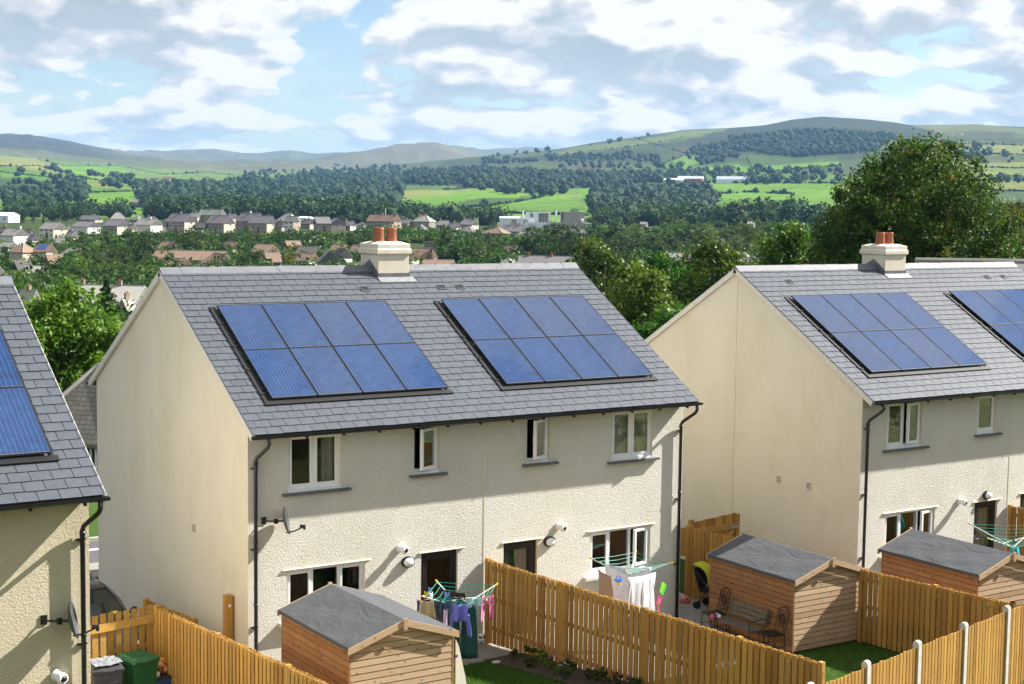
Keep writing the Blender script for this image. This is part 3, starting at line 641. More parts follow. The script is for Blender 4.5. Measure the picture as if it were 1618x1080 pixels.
def make_house(name, label, org, seed, wins, arrays_on=True, joint=True, vents=(), chimney=True, gable_joint=None, gable_vents=(), wallm='roughcast'):
    H = thing(name, label, 'house', org)
    x0, x1, yf, yb = .07, 10.93, WO_, 9.61; zt_ = EZ + WO_ * HH / 5 - .06; ap = EZ + HH - .07
    holes = [w['o'] for w in wins]
    mb = MB(); holes_wall(mb, x0, x1, -.45, zt_ - .02, yf, holes)
    bw_ = MB(); bw_.add([(x0, yb, -.45), (x1, yb, -.45), (x1, yb, zt_), (x0, yb, zt_)], [(3, 2, 1, 0)], 0); link('back_wall', bw_.mesh('back_wall', M[wallm]), H)
    if joint:
        jb = MB(); jb.box(5.475, 5.505, yf - .006, yf + .01, .2, zt_ - .02); link('joint_bead', jb.mesh('joint_bead', M['smooth_render']), H)
    link('wall', mb.mesh('wall', [M[wallm], M['smooth_render']]), H)
    for side, xx in ((0, x0), (1, x1)):
        g = MB(); P = [(xx, yf, -.45), (xx, yb, -.45), (xx, yb, zt_), (xx, 5, ap), (xx, yf, zt_)]
        g.add(P, [(4, 3, 2, 1, 0) if side == 0 else (0, 1, 2, 3, 4)])
        go = link('gable_wall', g.mesh('gable_wall', [M['gable_render'], M['smooth_render']]), H)
        if side == 0:
            if gable_joint is not None:
                j = MB(); j.box(xx - .012, xx + .004, gable_joint - .012, gable_joint + .012, .0, EZ + HH * (1 - abs(gable_joint - 5) / 5) - .2)
                link('joint_bead', j.mesh('joint_bead', M['chimney_render']), go)
            for (gy, gz) in gable_vents:
                v = MB(); v.box(xx - .03, xx + .004, gy - .065, gy + .065, gz - .09, gz + .09)
                for q in range(5): v.box(xx - .042, xx - .028, gy - .045, gy + .045, gz - .065 + q * .03, gz - .053 + q * .03, 1)
                link('wall_vent', v.mesh('wall_vent', [M['barge'], M['lead']]), go)
    # dark rooms behind the openings: back wall, floors, party wall
    rm = MB(); rm.box(x0 + .05, x1 - .05, 3.2, 3.25, -.2, zt_ - .1); rm.box(x0 + .05, x1 - .05, .62, 3.2, 2.62, 2.78); rm.box(x0 + .05, x1 - .05, .62, 3.2, -.02, .16); rm.box(x0 + .05, x1 - .05, .62, 3.2, zt_ - .16, zt_ - .1)
    for xx in (x0 + .04, 3.3, 5.44, 7.7, x1 - .1): rm.box(xx, xx + .06, .62, 3.2, .16, zt_ - .16)
    link('interior', rm.mesh('interior', M['room']), H)
    # roof
    R = thing_part('roof', H)
    link('slates', slates(seed).mesh('slates', M['slate']), R)
    dk = MB()
    for P in (rp, rpb):
        a = [P(.02, .02, -.09), P(HW - .02, .02, -.09), P(HW - .02, SL, -.09), P(.02, SL, -.09), P(.02, .02, -.012), P(HW - .02, .02, -.012), P(HW - .02, SL, -.012), P(.02, SL, -.012)]
        if P is rpb: a = [a[1], a[0], a[3], a[2], a[5], a[4], a[7], a[6]]
        dk.hexa(a)
    link('roof_deck', dk.mesh('roof_deck', M['black_board']), R)
    rd = MB(); n = 24; L = HW / n
    rg = random.Random(seed + 5)
    for i in range(n):
        a, b = i * L + .004, (i + 1) * L + .004; u = rg.uniform(-.004, .005); hh = .062
        for s in (-1, 1):
            q = [(a, 5 + s * .165, EZ + HH - .165 * HH / 5 + .02 + u), (b, 5 + s * .165, EZ + HH - .165 * HH / 5 + .02 + u), (b - .004, 5, EZ + HH + hh + u), (a, 5, EZ + HH + hh + u)]
            p2 = [(p[0], p[1], p[2] - .028) for p in q]
            vv = p2 + q if s < 0 else [p2[1], p2[0], p2[3], p2[2], q[1], q[0], q[3], q[2]]
            rd.hexa(vv, 0, .5)
        rd.box(b - .03, b + .012, 4.99, 5.01, EZ + HH + .03, EZ + HH + hh + u + .012)
    link('ridge_tiles', rd.mesh('ridge_tiles', M['ridge_tile']), R)
    for xx in (-.012, HW - .05):
        bg = MB()
        for P in (rp, rpb):
            a = [P(xx, -.02, -.135), P(xx + .062, -.02, -.135), P(xx + .062, SL - .0, -.135), P(xx, SL - .0, -.135), P(xx, -.02, -.004), P(xx + .062, -.02, -.004), P(xx + .062, SL, -.004), P(xx, SL, -.004)]
            if P is rpb: a = [a[1], a[0], a[3], a[2], a[5], a[4], a[7], a[6]]
            bg.hexa(a)
        link('bargeboard', bg.mesh('bargeboard', M['barge']), R)
    vb = MB()
    for vx, vs_ in vents:
        vb.hexa([rp(vx - .11, vs_ - .1, .02), rp(vx + .11, vs_ - .1, .02), rp(vx + .11, vs_ + .1, .02), rp(vx - .11, vs_ + .1, .02), rp(vx - .11, vs_ - .1, .034), rp(vx + .11, vs_ - .1, .034), rp(vx + .11, vs_ + .1, .03), rp(vx - .11, vs_ + .1, .03)], 0)
        for k in range(4): vb.hexa([rp(vx - .09, vs_ - .07 + k * .04, .034), rp(vx + .09, vs_ - .07 + k * .04, .034), rp(vx + .09, vs_ - .05 + k * .04, .03), rp(vx - .09, vs_ - .05 + k * .04, .03), rp(vx - .09, vs_ - .07 + k * .04, .045), rp(vx + .09, vs_ - .07 + k * .04, .045), rp(vx + .09, vs_ - .05 + k * .04, .036), rp(vx - .09, vs_ - .05 + k * .04, .036)], 1)
    if vb.v: link('roof_vent', vb.mesh('roof_vent', [M['sill_slate'], M['black_plastic']]), R)
    # gutter, fascia and brackets
    G = thing_part('gutter', H)
    for s, yy, yw in ((-1, -.055, .06), (1, 10.055, 9.94)):
        gt = MB(); pts = 9; pr = [(yy + .058 * math.cos(PI + PI * k / (pts - 1)), EZ - .035 + .058 * math.sin(PI + PI * k / (pts - 1))) for k in range(pts)]
        inner = [(yy + .05 * math.cos(PI + PI * k / (pts - 1)), EZ - .035 + .05 * math.sin(PI + PI * k / (pts - 1))) for k in range(pts)][::-1]
        gt.prism([(-.03, p[0], p[1]) for p in pr + inner], (HW + .06, 0, 0))
        for xe in (-.034, HW + .03): gt.prism([(xe, p[0], p[1]) for p in pr], (.006, 0, 0))
        for k in range(1, 6): gt.prism([(k * HW / 6 - .03, yy + (p[0] - yy) * 1.12, EZ - .035 + (p[1] - EZ + .035) * 1.12) for p in pr], (.06, 0, 0))
        link('trough', gt.mesh('trough', M['black_plastic']), G)
    for s in (0, 1):
        fb = MB()
        f = (lambda y: y) if s == 0 else (lambda y: 10 - y)
        ya, yb_ = sorted((f(.012), f(.035))); fb.box(.03, HW - .03, ya, yb_, EZ - .11, EZ - .012)
        for k in range(14):
            xx = .35 + k * .8
            if xx > HW - .2: continue
            P3 = [(xx, f(.036), EZ - .16), (xx, f(.036), EZ - .02), (xx, f(WO_ + .02), EZ + .12), (xx, f(WO_ + .02), EZ - .02)]
            fb.prism(P3, (.045, 0, 0))
        link('fascia', fb.mesh('fascia', M['black_board']), G)
    for s in (0, 1):
        sf = MB()
        f = (lambda y: y) if s == 0 else (lambda y: 10 - y)
        sf.add([(.03, f(.036), EZ - .03), (HW - .03, f(.036), EZ - .03), (HW - .03, f(WO_), EZ + .12), (.03, f(WO_), EZ + .12)], [(0, 1, 2, 3)])
        link('soffit', sf.mesh('soffit', M['barge']), G)
    # chimney
    if chimney:
        C = thing_part('chimney', R); st = MB(); cx0, cx1, cy0, cy1 = 5.13, 5.95, 4.58, 5.46
        st.box(cx0, cx1, cy0, cy1, 7.4, 8.41)
        e = .05; st.hexa([(cx0, cy0, 8.405), (cx1, cy0, 8.405), (cx1, cy1, 8.405), (cx0, cy1, 8.405), (cx0 - e, cy0 - e, 8.44), (cx1 + e, cy0 - e, 8.44), (cx1 + e, cy1 + e, 8.44), (cx0 - e, cy1 + e, 8.44)])
        st.box(cx0 - e, cx1 + e, cy0 - e, cy1 + e, 8.44, 8.535)
        e2 = .022; st.hexa([(cx0 - e, cy0 - e, 8.535), (cx1 + e, cy0 - e, 8.535), (cx1 + e, cy1 + e, 8.535), (cx0 - e, cy1 + e, 8.535), (cx0 - e2, cy0 - e2, 8.575), (cx1 + e2, cy0 - e2, 8.575), (cx1 + e2, cy1 + e2, 8.575), (cx0 - e2, cy1 + e2, 8.575)])
        st.box(cx0 - e2, cx1 + e2, cy0 - e2, cy1 + e2, 8.575, 8.665); st.hexa([(cx0 - e2, cy0 - e2, 8.665), (cx1 + e2, cy0 - e2, 8.665), (cx1 + e2, cy1 + e2, 8.665), (cx0 - e2, cy1 + e2, 8.665), (cx0 + .15, cy0 + .15, 8.72), (cx1 - .15, cy0 + .15, 8.72), (cx1 - .15, cy1 - .15, 8.72), (cx0 + .15, cy1 - .15, 8.72)])
        co = link('stack', st.mesh('stack', M['chimney_render']), C)
        bv = co.modifiers.new('bevel', 'BEVEL'); bv.width = .008; bv.segments = 2; bv.limit_method = 'ANGLE'
        for px_ in (5.37, 5.71):
            p = MB(); p.lathe([(.135, 8.68), (.137, 8.70), (.115, 8.97), (.122, 8.985), (.128, 9.0), (.128, 9.035), (.118, 9.045), (.10, 9.045), (.10, 8.8)], (px_, 5.02, 0), 20)
            link('chimney_pot', p.mesh('chimney_pot', M['terracotta'], True), C)
        fl = MB(); zf = EZ + cy0 * HH / 5
        fl.box(cx0 - .012, cx1 + .012, cy0 - .014, cy0 + .01, zf - .03, zf + .13)
        for xx in (cx0 - .014, cx1 - .002):
            fl.prism([(xx, cy0 - .01, zf - .05), (xx, 5, EZ + HH - .02), (xx, 5.4, EZ + HH - .25), (xx, 5.4, EZ + HH + .0), (xx, 5.0, EZ + HH + .2), (xx, cy0 - .01, zf + .14)], (.016, 0, 0))
        link('lead_flashing', fl.mesh('lead_flashing', M['lead']), C)
        ap_ = MB(); s_a = (cy0 / CT)
        ap_.hexa([rp(cx0 - .02, s_a - .19, .026), rp(cx1 + .12, s_a - .19, .026), rp(cx1 + .1, s_a + .02, .028), rp(cx0 - .02, s_a + .02, .028), rp(cx0 - .02, s_a - .19, .034), rp(cx1 + .12, s_a - .19, .034), rp(cx1 + .1, s_a + .02, .04), rp(cx0 - .02, s_a + .02, .04)])
        link('lead_apron', ap_.mesh('lead_apron', M['lead_bright']), C)
    # downpipes
    for xx, dx in ((.20, 1), (HW - .26, 1)):
        d = thing_part('downpipe', H); p = MB(); o = xx + .12 * dx
        if xx > 5: o = xx + .16
        p.tube([(o, -.055, EZ - .08), (o, -.055, EZ - .20), (o - .02, -.02, EZ - .27), (xx + .01, WO_ - .12, EZ - .50), (xx, WO_ - .075, EZ - .58), (xx, WO_ - .075, .02)], .038, 10)
        for zz in (EZ - .62, 3.0, 1.75, .75): p.lathe([(.044, -.03), (.044, .03)], (xx, WO_ - .075, zz), 10)
        link('pipe', p.mesh('pipe', M['black_plastic'], True), d)
        k = MB()
        for zz in (EZ - .72, 2.85, 1.3): k.box(xx - .07, xx + .07, WO_ - .04, WO_ + .004, zz - .012, zz + .012); k.bar((xx - .075, WO_ - .035, zz), (xx - .075, WO_ + .01, zz), .012)
        link('bracket', k.mesh('bracket', M['black_plastic']), d)
    for w in wins:
        if w['k'] == 'door': door(H, *w['o'], curtain=w.get('curtain'))
        else: window(H, *w['o'], w['l'], w.get('open', -1), w.get('ang', 0), w.get('sill', 'slate'), w.get('sx', (.13, .2)), w.get('cur', ()), drip=w.get('drip', False))
    return H

def array_(label, house_org, x0, s0, s1=4.24, width=4.04, seed=1, tone=None):
    """eight panels in two rows on the front slope"""
    A = thing('solar_array', label, 'solar array', tuple(Vector(house_org) + rp(x0, s0, .0)), 0, 'solar arrays on the slate roofs')
    A.rotation_euler = (math.atan2(HH, 5), 0, 0)
    L = s1 - s0; pw, ph = (width - .06) / 4, (L - .02) / 2
    rg = random.Random(seed)
    tr = MB(); tr.box(-.16, width + .10, -.13, -.012, .024, .05); tr.box(-.15, -.01, -.012, L + .05, .024, .046); tr.box(width + .0, width + .05, -.012, L + .03, .024, .042)  # black tray; its left strip also paints in the panels' gap shadow
    for k in range(4): tr.box(-.13, -.03, .2 + k * L / 4, .24 + k * L / 4, .046, .062)
    link('mounting_tray', tr.mesh('mounting_tray', M['black_board']), A)
    rl = MB()
    for yy in (.35, ph - .3, ph + .35, L - .3): rl.box(-.05, width + .04, yy, yy + .04, .05, .078)
    link('rail', rl.mesh('rail', M['panel_frame']), A)
    fm = MB(); W_, P_ = pw, ph
    frame_ring2(fm, W_, P_); fmesh = fm.mesh('panel_frame', [M['panel_frame'], M['panel_edge']])
    gm = MB(); gm.box(.014, W_ - .014, .014, P_ - .014, .085, .112); gmesh = gm.mesh('solar_glass', M['solar'])
    for r in range(2):
        for c in range(4):
            p = thing_part('solar_panel', A); p.location = (c * (pw + .02), r * (ph + .02), 0)
            link('frame', fmesh, p); link('cells', gmesh, p)
    return A
def frame_ring2(mb, w, h):
    mb.box(0, .013, 0, h, .08, .117); mb.box(w - .013, w, 0, h, .08, .117); mb.box(.013, w - .013, .001, .013, .08, .116, 1); mb.box(.013, w - .013, h - .013, h - .001, .08, .116, 0)

OA, OB, OC = (0, 0, 0), (15.077, -1.567, -.06), (-15.537, -4.945, .107)
wA = [dict(k='w', o=(.915, 2.07, 3.90, 5.045), l=(1, 1), cur=[('curtain', .72, .93)]),
      dict(k='w', o=(3.745, 4.365, 4.02, 5.035), l=(1,), open=0, ang=24, sx=(.10, .16)),
      dict(k='w', o=(6.55, 7.16, 4.02, 5.03), l=(1,), open=0, ang=26, sx=(.10, .2)),
      dict(k='w', o=(8.865, 10.03, 3.885, 5.02), l=(1, 1), cur=[('curtain_lace', .05, .47), ('curtain', .55, .95)], sx=(.12, .16)),
      dict(k='w', o=(.885, 2.635, 1.31, 2.335), l=(1.0, 1.15, 1.0), sill='r', drip=True),
      dict(k='door', o=(3.95, 4.84, .25, 2.325)),
      dict(k='door', o=(6.0, 6.88, .22, 2.31), curtain=(.45, .8)),
      dict(k='w', o=(8.31, 10.03, 1.31, 2.315), l=(1.0, 1.15, 1.0), sill='r', drip=True, open=2, ang=14)]
wB = [dict(k='w', o=(.93, 2.14, 3.88, 5.03), l=(1, 1), open=1, ang=12, sx=(.13, .22)), dict(k='w', o=(4.19, 4.88, 4.02, 5.03), l=(1,), sx=(.10, .2)),
      dict(k='w', o=(6.55, 7.16, 4.02, 5.03), l=(1,)), dict(k='w', o=(8.865, 10.03, 3.885, 5.02), l=(1, 1)),
      dict(k='w', o=(.98, 2.74, 1.25, 2.29), l=(1.0, 1.15, 1.0), sill='r', drip=True, open=2, ang=12),
      dict(k='door', o=(4.22, 5.09, .22, 2.25), curtain=(.25, .8)),
      dict(k='door', o=(6.0, 6.88, .22, 2.31)), dict(k='w', o=(8.31, 10.03, 1.31, 2.315), l=(1, 1.15, 1), sill='r', drip=True)]
wC = [dict(k='w', o=(.915, 2.07, 3.90, 5.045), l=(1, 1)), dict(k='w', o=(6.55, 7.16, 4.02, 5.03), l=(1,)),
      dict(k='door', o=(6.0, 6.88, .25, 2.325)), dict(k='w', o=(8.05, 9.75, 1.25, 2.28), l=(1, 1.15, 1), sill='r', drip=True)]
make_house('semi_detached_house', 'cream roughcast pair of houses with two complete solar arrays, in the middle of the picture', OA, 3, wA, vents=((4.58, 4.88), (6.63, 4.88), (7.13, 4.88)), gable_vents=((3.18, 2.77),))
make_house('semi_detached_house', 'cream rendered house whose chimney stands against the big tree, with a seam down its gable', OB, 11, wB, vents=((1.35, 5.08), (9.17, 5.1), (9.9, 5.1)), gable_joint=4.95, gable_vents=((3.18, 2.79), (2.1, 2.79)))
make_house('semi_detached_house', 'yellowish cream house cut off by the left edge of the photograph', OC, 23, wC, wallm='roughcast_yellow')
array_('dark blue solar array nearest the left gable of the middle roof', OA, .75, .965, seed=1)
array_('blue solar array above the lace curtained window on the middle roof', OA, 6.26, .95, seed=2)
array_('pale blue solar array next to the gable with a seam', OB, .74, .96, s1=4.3, width=4.2, seed=3)
array_('pale blue solar array cut off by the right edge of the photograph', OB, 6.72, .96, s1=4.3, width=4.1, seed=4)
array_('deep blue solar array on the roof at the left edge of the photograph', OC, 6.45, .94, s1=4.21, width=4.04, seed=5)
# fittings on the walls
def wall_lamp(label, x, y, z):
    t = thing('wall_lamp', label, 'wall lamp', (x, y, z), 0, 'round bulkhead lamps by the back doors')
    b = MB(); b.lathe([(.155, 0), (.16, .03), (.15, .06), (.125, .07), (.12, .05)], (0, 0, 0), 24, ax=(0, -1, 0)); o = link('base', b.mesh('base', M['black_plastic'], True), t)
    d = MB(); d.lathe([(.122, .045), (.12, .08), (.10, .105), (.06, .122), (.01, .126)], (0, 0, 0), 24, ax=(0, -1, 0)); o2 = link('diffuser', d.mesh('diffuser', M['lamp_white'], True), t)
    for q in (o, o2): q.scale = (1.0, 1, .74)
def flue(label, x, y, z):
    t = thing('flue', label, 'flue', (x, y, z), 0, 'white round flues on the walls')
    b = MB(); b.lathe([(.10, 0), (.10, .015), (.07, .02), (.066, .10), (.085, .12), (.09, .17), (.075, .20), (.05, .205), (.045, .17)], (0, 0, 0), 20, ax=(.25, -1, -.12)); link('terminal', b.mesh('terminal', M['lamp_white'], True), t)
    c = MB(); c.lathe([(.046, .18), (.043, .213), (.02, .218)], (0, 0, 0), 14, ax=(.25, -1, -.12)); link('opening', c.mesh('opening', M['black_plastic'], True), t)
wall_lamp('oval white bulkhead lamp between the kitchen window and the left door of the middle house', 3.62, WO_, 2.20)
wall_lamp('oval white bulkhead lamp to the right of the half hidden middle door', 7.19, WO_, 2.235)
wall_lamp('oval white bulkhead lamp above the curtained door of the house by the big tree', OB[0] + 4.66, OB[1] + WO_, OB[2] + 2.42)
flue('white round flue above the lamp left of the dark door', 3.44, WO_, 2.51)
flue('white round flue above the lamp right of the half hidden door', 7.43, WO_, 2.55)
flue('small white round flue left of the curtained door', OB[0] + 3.62, OB[1] + WO_, OB[2] + 2.36)
flue('white round flue low on the yellowish wall at the left edge', -5.12, OC[1] + WO_, 2.53)
def dish(label, x, y, z, aim=(.88, -.47, .2)):
    t = thing('satellite_dish', label, 'satellite dish', (x, y, z), 0, 'dark satellite dishes on the walls')
    A = Vector(aim).normalized(); c = Vector((.34, -.30, .02))
    d = MB(); prof = [(0.001, -.045)] + [(.28 * k / 8, -.045 + .07 * (k / 8) ** 2) for k in range(1, 9)] + [(.285, .03), (.28, .02)] + [(.28 * k / 8, -.06 + .07 * (k / 8) ** 2) for k in range(8, 0, -1)] + [(.001, -.06)]
    d.lathe(prof, c, 28, ax=A); link('reflector', d.mesh('reflector', M['dish_grey'], True), t)
    b = MB(); b.box(-.05, .05, -.015, .0, -.07, .07); b.tube([(0, -.02, 0), (.06, -.12, .0), (.17, -.19, .0)], .018); b.box(.14, .21, -.22, -.15, -.045, .045); b.bar((.18, -.18, .0), c - A * .05, .022)
    link('bracket', b.mesh('bracket', M['black_plastic']), t)
    e = c + A * .36 + Vector((0, 0, -.19)); a = MB(); a.tube([c + Vector((0, 0, -.24)) , c + A * .16 + Vector((0, 0, -.245)), e], .014); a.bar(e, e - A * .09 + Vector((0, 0, .03)), .032); a.bar(e + Vector((0, 0, .03)), e + Vector((0, 0, -.06)), .026)
    link('feed_arm', a.mesh('feed_arm', M['black_plastic']), t)
dish('dark satellite dish beside the downpipe under the middle house window', .40, WO_, 3.40)
dish('dark satellite dish on the yellowish wall at the left edge, by its downpipe', -5.30, OC[1] + WO_, 3.40, (.93, -.36, .2))
# ------------------------------------------------------------------ gardens, fences, sheds
def lx(y): return -1.455 - .121 * y           # left boundary, middle boundary, right boundary
def mx_(y): return 5.53 + .113 * (.35 - y)
def rx(y): return 12.72 - .12 * (y)
def ry(x): return -8.585 + .235 * (x - 7.717)  # rear boundary
def gL(y): return .2 + .06 * max(0, -y)
def gR(y): return .0 + .03 * max(0, -y - 3)
def sheet(name, quads, mat, kind='structure', thick=.06):
    b = MB()
    for q in quads: b.prism([(p[0], p[1], p[2] - thick) for p in q], (0, 0, thick))
    return tag(b.build(name, mat), kind=kind)
def strip(y0, y1, fa, fb, g, n=8, dz=0.):
    out = []
    for i in range(n):
        a, b = y0 + (y1 - y0) * i / n, y0 + (y1 - y0) * (i + 1) / n
        out.append([(fa(a), a, g(a) + dz), (fb(a), a, g(a) + dz), (fb(b), b, g(b) + dz), (fa(b), b, g(b) + dz)][::(1 if a < b else -1)])
    return out
sheet('patio', strip(-.95, .40, lx, mx_, gL, 4), M['paving'], thick=.4)
sheet('patio', strip(-3.1, .40, lambda y: mx_(y) + .05, lambda y: rx(y) - .02, gR, 4), M['paving'], thick=.3)
sheet('path', [[(11.0, .40, 0), (12.6, .40, 0), (11.6, 10.5, 0), (11.0, 10.5, 0)]], M['paving'], thick=.3)
sheet('patio', strip(-2.9, -1.17, lambda y: rx(y) + .05, lambda y: 26., lambda y: .1, 2), M['paving'], thick=.3)
sheet('path', [[(-4.4, -9, .02), (-1.0, -9, .02), (-1.7, 1.2, .02), (-4.4, 1.2, .02)]], M['paving'], thick=.2)
sheet('driveway', [[(-4.4, 1.2, .0), (-.02, 1.2, .0), (-.02, 11, -.05), (-4.4, 11, -.05)]], M['asphalt'], thick=.2)
sheet('lawn', strip(-9.2, -.95, lx, mx_, gL, 6), M['lawn'], thick=.4)
sheet('lawn', strip(-9.0, -3.1, lambda y: mx_(y) + .05, lambda y: rx(y) - .02, gR, 4), M['lawn'], thick=.3)
sheet('lawn', strip(-8., -2.9, lambda y: rx(y) + .05, lambda y: 26., lambda y: .1 + .02 * max(0, -y - 3), 3), M['lawn'], thick=.3)
sheet('flower_bed', [[(mx_(y0) - .95 + .02 * k, y0, gL(y0) + .03), (mx_(y0) - .06, y0, gL(y0) + .05), (mx_(y1) - .06, y1, gL(y1) + .05), (mx_(y1) - .95, y1, gL(y1) + .03)][::-1] for k, (y0, y1) in enumerate([(-.9, -1.6), (-1.6, -2.6), (-2.6, -3.8), (-3.8, -5.2), (-5.2, -8.)])], M['soil'])
# street on the far side
sheet('road', [[(-60, 12.3, -.06), (70, 12.3, -.06), (70, 15.2, -.06), (-60, 15.2, -.06)]], M['asphalt'])
sheet('road_marking', [[(-60, 14.15, -.056), (70, 14.15, -.056), (70, 14.35, -.056), (-60, 14.35, -.056)]], M['road_white'], thick=.0035)
sheet('kerb', [[(-60, 15.2, .05), (70, 15.2, .05), (70, 15.35, .05), (-60, 15.35, .05)]], M['kerb'], thick=.2)
sheet('verge', [[(-60, 15.35, .04), (70, 15.35, .04), (70, 23, .04), (-60, 23, .04)]], M['lawn'], thick=.3)
sheet('pavement', [[(-60, 10.8, .04), (70, 10.8, .04), (70, 12.3, .04), (-60, 12.3, .04)]], M['paving'], thick=.2)

def fence(name, label, p0, p1, zb, zt_, bw=.095, gap=.055, double=True, post='wood', step=1.8, rails=(.28, .95, 1.62), seed=1, side=1, group=None, posts_at=None, rail_front=False, cat='fence'):
    p0 = Vector((*p0, 0)); p1 = Vector((*p1, 0)); L = (p1 - p0).length; u = (p1 - p0) / L; n = Vector((u.y, -u.x, 0)) * side   # n: viewer's side
    t = thing(name, label, cat, (p0.x, p0.y, zb[0]), 0, group); rg = random.Random(seed)
    off = Vector((p0.x, p0.y, zb[0])); mb = MB()
    zB = lambda s: zb[0] + (zb[1] - zb[0]) * s / L; zT = lambda s: zt_[0] + (zt_[1] - zt_[0]) * s / L
    th = .02
    for f in range(2 if double else 1):
        s = 0. if f == 0 else (bw + gap) / 2 - .0
        while s < L - bw * .5:
            e = min(s + bw, L); h0 = rg.uniform(-.012, .012); w = rg.uniform(-.004, .004)
            nn = n * (.022 if f == 0 else -.022 - th)
            a = p0 + u * (s + w) + nn - off; tt = min(1, max(0, rg.gauss(.5, .25)))
            b = a + u * (e - s); tn = n * th
            lean = u * rg.uniform(-.006, .006)
            zb0, zb1, zt0, zt1 = zB(s) + .03, zB(e) + .03, zT(s) + h0, zT(e) + h0
            mb.hexa([a + Vector((0, 0, zb0)), b + Vector((0, 0, zb1)), b + tn + Vector((0, 0, zb1)), a + tn + Vector((0, 0, zb0)),
                     a + lean + Vector((0, 0, zt0)), b + lean + Vector((0, 0, zt1)), b + tn + lean + Vector((0, 0, zt1)), a + tn + lean + Vector((0, 0, zt0))], 0, tt)
            s += bw + gap
    link('fence_boards', mb.mesh('fence_boards', M['fence_wood']), t)
    rm = MB()
    for r in rails:
        rm.obox(p0 - off - n * .02 + Vector((0, 0, zT(0) - 1.75 + r)), u * L + Vector((0, 0, zT(L) - zT(0))), n * .04, (0, 0, .075), 0, rg.uniform(.3, .7))
    if rail_front: rm.obox(p0 - off + n * .046 + Vector((0, 0, zT(0) - .33)), u * L + Vector((0, 0, zT(L) - zT(0))), n * .04, (0, 0, .15), 0, .8)
    link('rail', rm.mesh('rail', M['fence_wood']), t)
    ss = posts_at if posts_at is not None else [min(L - .05, k * step + .05) for k in range(int(L / step) + 2)]
    for s in ss:
        pm = MB(); c = p0 + u * s - off; z0, z1 = zB(s) - .15, zT(s)
        if post == 'wood': pm.obox(c - u * .045 - n * .045 + Vector((0, 0, z0)), u * .09, n * .09, (0, 0, z1 + .03 - z0), 0, rg.uniform(.4, .8))
        else:
            o = c - u * .055 - n * .05
            prof = [(0, 0), (.11, 0), (.11, .0), (0, 0)]
            pm.prism([o + n * .125 * k for k in ()] or [o + Vector((0, 0, z0)), o + n * .125 + Vector((0, 0, z0)), o + n * .125 + Vector((0, 0, z1 + .07)), o + n * .085 + Vector((0, 0, z1 + .11)), o + n * .04 + Vector((0, 0, z1 + .11)), o + Vector((0, 0, z1 + .07))], u * .11)
        po = link('post', pm.mesh('post', M['fence_wood'] if post == 'wood' else M['concrete_post']), t)
    return t
# rear fence with concrete posts, running on past the right edge
ps = [gp(x, y, 1.83)[:2] for x, y in ((1590, 958), (1524, 985), (1450, 1015), (1368, 1045))]
ua = (ps[0] - ps[3]) / np.linalg.norm(ps[0] - ps[3]); st_ = np.linalg.norm(ps[0] - ps[3]) / 3
ra = ps[3] - ua * st_ * 8; Lr = st_ * 18
fence('rear_fence', 'long pale slatted fence with concrete posts along the foot of the gardens, lower right corner', ra, ra + ua * Lr, (.05, .05), (1.74, 1.74), .088, .028, False, 'concrete', st_, seed=5, side=1, posts_at=[k * st_ for k in range(19)])
me_ = (mx_(ry(6.6)), ry(6.6) + .12)
fence('garden_fence', 'slatted timber fence running down between the two gardens of the middle house', (5.55, .36), me_, (gL(0), gL(-8.5) - .1), (2.03, 1.97), .108, .036, True, 'wood', 2.4, (.25, .9, 1.55), 8, 1)
fence('garden_fence', 'slatted timber fence at the lower left beside the bins, running to the first shed', (lx(1.03), 1.03), (lx(-9.), -9.0), (.05, gL(-9)), (1.80, 1.82), .09, .04, True, 'wood', 2.4, (.25, .9, 1.55), 9, -1)
fence('garden_fence', 'short open boarded fence behind the wheelie bins, with a plank across it', (-4.42, .80), (lx(1.03) - .03, 1.05), (.03, .03), (1.78, 1.84), .115, .042, False, 'wood', 9, (.25, .95), 10, 1, posts_at=[.1], rail_front=True)
fence('garden_fence', 'shaded timber fence beside the middle shed, with the blue bag hanging on it', (12.25, 1.75), (12.62, -.45), (0, 0), (1.78, 1.78), .098, .03, False, 'wood', 2.2, (.25, .9, 1.5), 11, 1)
fence('garden_fence', 'slatted timber fence between the middle shed and the shed by the right edge', (13.1, -3.25), (13.2, -7.35), (.02, .15), (1.66, 1.80), .104, .042, True, 'wood', 2.05, (.25, .9, 1.5), 12, 1)
fence('garden_fence', 'timber fence meeting the house wall at the right edge of the photograph', (20.6, -1.2), (21.4, -8.), (.05, .2), (2.0, 1.95), .098, .06, True, 'wood', 2.2, (.25, .9, 1.5), 13, 1)
fence('garden_fence', 'short piece of timber fence standing close to the left gable, behind the lower left fence', (-.95, 3.4), (-.55, 1.55), (0, 0), (1.32, 1.26), .098, .03, False, 'wood', 2.2, (.25, 1.45), 14, -1)
